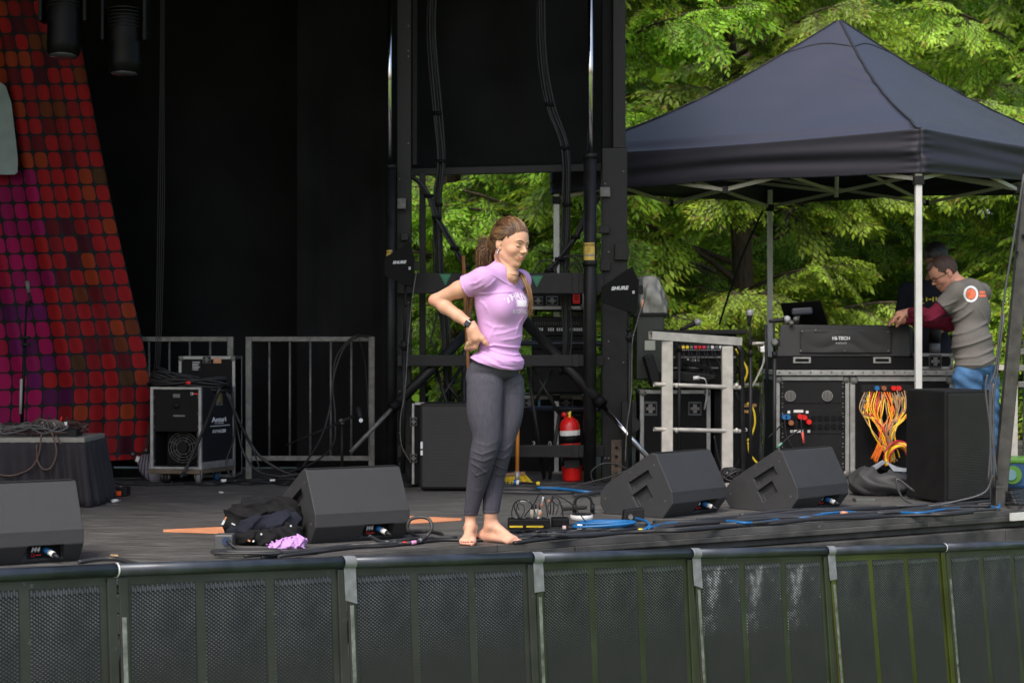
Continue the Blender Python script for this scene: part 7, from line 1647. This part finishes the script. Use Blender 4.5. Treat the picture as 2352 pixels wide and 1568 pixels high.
run([(180, 1290, .01), (220, 1284, .012), (260, 1282, .012), (290, 1288, .01), (320, 1296, .01)], .009, mcb, 'cable', ec)
lp_ = thing('looped_lead', 'thick black lead rising in a round loop right of the central wedge monitor', 'cable', DK(930, 1246))
pts = [P(848, 1229, 8.80), P(866, 1240, 8.82), DK(892, 1246, .012), DK(925, 1247, .012), DK(955, 1244, .016), P(978, 1232, 8.95), P(992, 1212, 8.96), P(985, 1192, 8.98), P(966, 1187, 8.99), P(944, 1192, 9.0), P(936, 1208, 9.0), P(943, 1222, 9.02), DK(962, 1231, .01), DK(1010, 1231, .01)]
tb(pts, .0085, mcb, 'lead', lp_, 10, 8)
sp_ = spline(pts, 8)
for i0, i1, m in ((14, 17, M_tape), (19, 21, M_white), (24, 27, M_red), (29, 33, mat('pink_band', (.62,.25,.45), .5)), (34, 37, M_tape)):
    b = MB(); b.tube(sp_[i0:i1], .0098, 10); b.build('colour_band', m, lp_)
# ---- stage box cluster right of the woman's feet
sbx = T('stage_box', 'black stage box bristling with plugged leads right of the woman\'s feet', 'stage box', 1235, 1218)
a = DK(1166, 1216)
b = MB(); b.span((a.x, a.y, .003), (a.x+.225, a.y+.10, .058)); b.build('housing', M_dim, sbx, bev=.01)
b = MB(); b.span((a.x+.235, a.y+.10, .003), (a.x+.33, a.y+.22, .05)); b.build('second_housing', M_dim, sbx, bev=.008)
for x0, x1 in ((.01, .08), (.10, .19)):
    b = MB(); b.span((a.x+x0, a.y-.004, .012), (a.x+x1, a.y-.0005, .022)); b.build('yellow_tape', M_yel, sbx)
for k in range(9):
    x = a.x+.045+.021*k; y = a.y+.03+.03*(k % 2)
    if 4 <= k <= 6:
        b = MB(); b.cyl((x, y, .055), (x, y, .105), .0095, n=12); b.build('plug', mat('cream_plug', (.55,.52,.42), .5), sbx); b = MB(); b.cyl((x, y, .105), (x, y, .13), .006, .0035, n=8); b.build('plug_boot', M_rubber, sbx)
    else:
        b = MB(); b.cyl((x, y, .055), (x, y, .064), .009, n=12); b.build('socket', M_galv, sbx)
rg = np.random.default_rng(31)
def PD(pts, D): return [P(x, y, D) for x, y in pts]
for pts, r, m in (([(1258, 1192), (1256, 1170), (1249, 1140), (1240, 1132), (1225, 1160), (1212, 1175), (1200, 1192)], .0035, M_rubber), ([(1196, 1192), (1186, 1178), (1181, 1160), (1188, 1150), (1205, 1148), (1222, 1158), (1230, 1180)], .0035, M_rubber),
                  ([(1176, 1192), (1176, 1172), (1184, 1152), (1192, 1170)], .0025, M_rubber), ([(1194, 1185), (1186, 1172), (1190, 1156), (1202, 1160), (1204, 1175), (1196, 1190)], .0025, mcb), ([(1264, 1180), (1266, 1150), (1276, 1142), (1285, 1150), (1292, 1175), (1295, 1205)], .003, M_rubber),
                  ([(1270, 1182), (1272, 1160), (1268, 1142), (1280, 1138), (1310, 1155), (1332, 1180), (1348, 1202)], .0035, M_rubber), ([(1276, 1182), (1282, 1165), (1274, 1155), (1268, 1150)], .0025, M_rubber), ([(1262, 1180), (1258, 1164), (1262, 1155)], .0025, mcb), ([(1288, 1182), (1294, 1168), (1286, 1156), (1278, 1160)], .0025, M_rubber), ([(1240, 1205), (1225, 1190), (1200, 1195), (1180, 1204), (1168, 1208)], .003, mcb)):
    tb(PD(pts, 9.62+rg.uniform(-.05, .05)), r, m, 'patch_lead', sbx, 6, 6)
for p0, p1, m in (((1248, 1140), (1245, 1155), M_white), ((1245, 1155), (1242, 1165), mk), ((1195, 1150), (1215, 1151), M_white), ((1244, 1175), (1238, 1186), mk), ((1238, 1186), (1230, 1198), M_print), ((1262, 1147), (1258, 1153), mk)):
    b = MB(); b.cyl(P(*p0, 9.6), P(*p1, 9.6), .0055, n=8); b.build('colour_band', m, sbx)
for k in range(14):
    x0 = 1150+rg.uniform(-6, 60); y = rg.uniform(1216, 1236); w = rg.uniform(60, 150); z = rg.uniform(.006, .03)
    run([(x0, y, z), (x0+w*.35, y-rg.uniform(-3, 6), z), (x0+w*.7, y-rg.uniform(-2, 8), z+.005), (x0+w, y-rg.uniform(0, 8), z)], rg.uniform(.003, .0065), [M_rubber, mcb][k % 2], 'floor_lead', sbx, 6)
b = MB(); b.cyl(DK(1232, 1221, .012), DK(1240, 1221, .012), .008, n=10); b.build('white_tip', M_white, sbx)
pd = thing('power_connector', 'large clear and white power connector lying in front of the blue cable coil', 'connector', DK(1340, 1213))
c0, c1 = DK(1292, 1212, .022), DK(1430, 1214, .018); d = c1-c0
b = MB(); b.cyl(c0, c0+d*.06, .013, n=14); b.build('pink_tip', mat('pale_pink', (.6,.45,.42), .5), pd)
b = MB(); b.lathe(c0+d*.06, [(0, .015), (.02, .018), (.04, .016), (.055, .02)], d, 16); b.build('black_shell', M_dim, pd)
b = MB(); b.cyl(c0+d*.24, c0+d*.33, .022, n=18); b.build('white_ring', M_white, pd); b = MB(); b.cyl(c0+d*.33, c0+d*.39, .023, n=18); b.build('black_ring', M_dim, pd)
b = MB(); b.lathe(c0+d*.39, [(0, .018), (.03, .017), (.09, .011), (.18, .008)], d, 16); b.build('clear_sleeve', mat('clear_sleeve', (.45,.50,.55), .2, .3, var=.4, vs=60), pd)
bc_ = thing('blue_cable_coil', 'oval coil of bright blue cable between the woman and the right wedge monitors', 'cable', DK(1400, 1212))
for k in range(7):
    cc_ = DK(1392+rg.uniform(-10, 8), 1207, .012+.008*(k % 4)); w = .145+rg.uniform(-.03, .015)
    tb([Vector((cc_.x+w*math.cos(s)+.01*math.sin(2*s+k), cc_.y+.075*math.sin(s), cc_.z+.012*math.sin(s+.5*k)+.008)) for s in np.linspace(.3*k, 6.5+.3*k, 18)], .0078, M_blue, 'cable_turn', bc_, 8, 3)
run([(1420, 1214, .012), (1455, 1216, .012), (1478, 1216, .014), (1492, 1206, .03), (1482, 1196, .03), (1460, 1190, .025)], .0078, M_blue, 'cable_tail', bc_)
b = MB(); b.cyl(DK(1466, 1217, .014), DK(1476, 1217, .014), .0095, n=10); b.build('yellow_band', M_yel, bc_)
tr = T('tape_roll', 'white roll of tape lying on the deck behind the blue coil', 'tape roll', 1335, 1196)
c = DK(1336, 1194); b = MB(); b.lathe(c, [(.002, .063), (.030, .063), (.030, .04), (.032, .02)], (0,0,1), 28); b.build('roll', M_white, tr); b = MB(); b.lathe(c+Vector((0,0,.031)), [(0, .055), (.004, .055)], (0,0,1), 24); b.build('dark_top', M_dim, tr)
hp_ = T('headphones', 'black headphones lying behind the tape roll', 'headphones', 1340, 1182)
c = DK(1340, 1180); b = MB(); b.tube([c+Vector((.05*math.cos(s), .02, .055+.055*math.sin(s))) for s in np.linspace(-.3, 3.3, 14)], .008, 8); b.build('headband', M_dim, hp_)
for sx in (-1, 1):
    b = MB(); b.lathe(c+Vector((sx*.052, .0, .035)), [(-.012, .025), (.012, .030)], (1,0,0), 16); b.build('ear_cup', M_dim, hp_)
b = MB(); b.beam(c+Vector((-.12, 0, .03)), c+Vector((.02, -.02, .04)), .03, .02); b.build('ear_pad_arm', M_dim, hp_, bev=.006)
bx = T('small_black_box', 'small black junction box against the left side of the nearer right wedge monitor', 'junction box', 1460, 1198)
a = DK(1432, 1199); b = MB(); b.hexa([a, a+Vector((.12, .03, 0)), a+Vector((.10, .11, 0)), a+Vector((-.01, .07, 0)), a+Vector((.008, .01, .065)), a+Vector((.118, .04, .075)), a+Vector((.1, .1, .075)), a+Vector((0, .07, .065))]); b.build('housing', M_dim, bx, bev=.006)
b = MB(); p = a+Vector((.04, .0, .03)); b.cyl(p+Vector((0, .02, 0)), p+Vector((0, -.006, 0)), .014, n=12); b.build('socket', M_galv, bx)
# black and blue runs along the edge to the right-hand speaker
rc = T('right_edge_cable_run', 'black cables with one blue cable laid along the stage edge to the right loudspeaker', 'cable', 1900, 1195)
def ey(x): return float(np.interp(x, [1082, 1693, 2333], [1256, 1211, 1173]))
for k in range(9):
    off = 5+k*3.1; x0 = [1180, 1420, 1500, 1470, 1240, 1560, 1500, 1600, 1700][k]; pts = []; ph = rg.uniform(0, 6)
    x = x0
    while x < 2290: pts.append((x, ey(x)-off-2.5*math.sin(x*.012+ph)-1.2*math.sin(x*.031+k), .008+.007*(1+math.sin(x*.02+ph*2)))); x += 62
    run(pts, .0085 if k % 3 else .0105, [M_rubber, mcb, mcb][k % 3], 'cable', rc)
pts = []; x = 1490
while x < 2295: pts.append((x, ey(x)-15-5*math.sin(x*.017)-2*math.sin(x*.05), .016+.010*math.sin(x*.03+1))); x += 45
pts += [(2290, 1166, .02), (2296, 1158, .03)]
run(pts, .0078, M_blue, 'blue_cable', rc)
run([(1500, 1208, .02), (1600, 1199, .02), (1700, 1195, .02), (1800, 1188, .018), (1900, 1185, .02), (2000, 1176, .02), (2100, 1172, .02)], .0085, mcb, 'cable', rc)
b = MB(); b.cyl(DK(1932, 1177, .03), DK(1946, 1178, .026), .010, n=10); b.build('coral_band', mk, rc)
# long runs under her feet at the edge
for k in range(5): run([(1055+k*12, 1240-k*3, .008), (1130, 1238-k*3, .008), (1230, 1233-k*3.5, .009), (1330, 1227-k*3, .009), (1450, 1218-k*2.5, .009), (1560, 1208-k*2, .009)], .0085, [mcb, M_rubber][k % 2], 'cable', rc)
# bundle at the back behind her legs
rb = T('rear_cable_run', 'bundle of black cables with a blue stretch lying across the back of the deck', 'cable', 1280, 1125)
for k in range(12):
    y = 1112+k*1.5+rg.uniform(-1, 1); x0 = 1090+rg.uniform(0, 60)
    run([(x0, y, .01+.004*(k % 3)), (1200, y+rg.uniform(-3, 2), .018), (1260, y+rg.uniform(-2, 4), .012), (1330, y+rg.uniform(-3, 3), .014), (1400, y-rg.uniform(0, 5), .01), (1450, y-8, .01)], .009, [M_rubber, mcb][k % 2], 'cable', rb)
run([(1235, 1120, .03), (1290, 1122, .03), (1330, 1127, .03), (1370, 1131, .02), (1400, 1128, .02)], .009, M_blue, 'blue_cable', rb)
run([(1318, 1138, .02), (1350, 1134, .022), (1390, 1128, .02), (1420, 1122, .02)], .013, mcb, 'thick_end', rb)
tb([P(x, y, 11.9) for x, y in ((1320, 1115), (1350, 1108), (1400, 1095), (1440, 1080))]+[], .005, M_rubber, 'loop', rb); tb([P(x, y, 12.0) for x, y in ((1365, 1115), (1358, 1085), (1380, 1066), (1410, 1064), (1440, 1076))], .005, M_rubber, 'loop', rb)
for p0, p1, m in (((1180, 1107), (1186, 1107), M_blue), ((1186, 1107), (1192, 1108), M_white), ((1232, 1110), (1240, 1110), M_yel)):
    b = MB(); b.cyl(P(*p0, 12.3), P(*p1, 12.3), .019 if m is not M_yel else .013, n=10); b.build('plug_band', m, rb)
# dark front deck strips and scraps
for i, (x, y, w, m, l) in enumerate([(262, 1306, 10, mat('wood_scrap', (.40,.28,.15), .8), 'thin pale splinter on the deck right of the left wedge monitor'), (318, 1332, 0, None, ''), (415, 1162, 0, None, '')]):
    if w:
        b = MB(); b.prism([DK(x-w, 1276, .004), DK(x+w, 1277.5, .004), DK(x+w-2, 1274.5, .004), DK(x-w+3, 1274, .004)], (0, 0, .004)); tag(b.build('splinter', m), l, 'splinter')
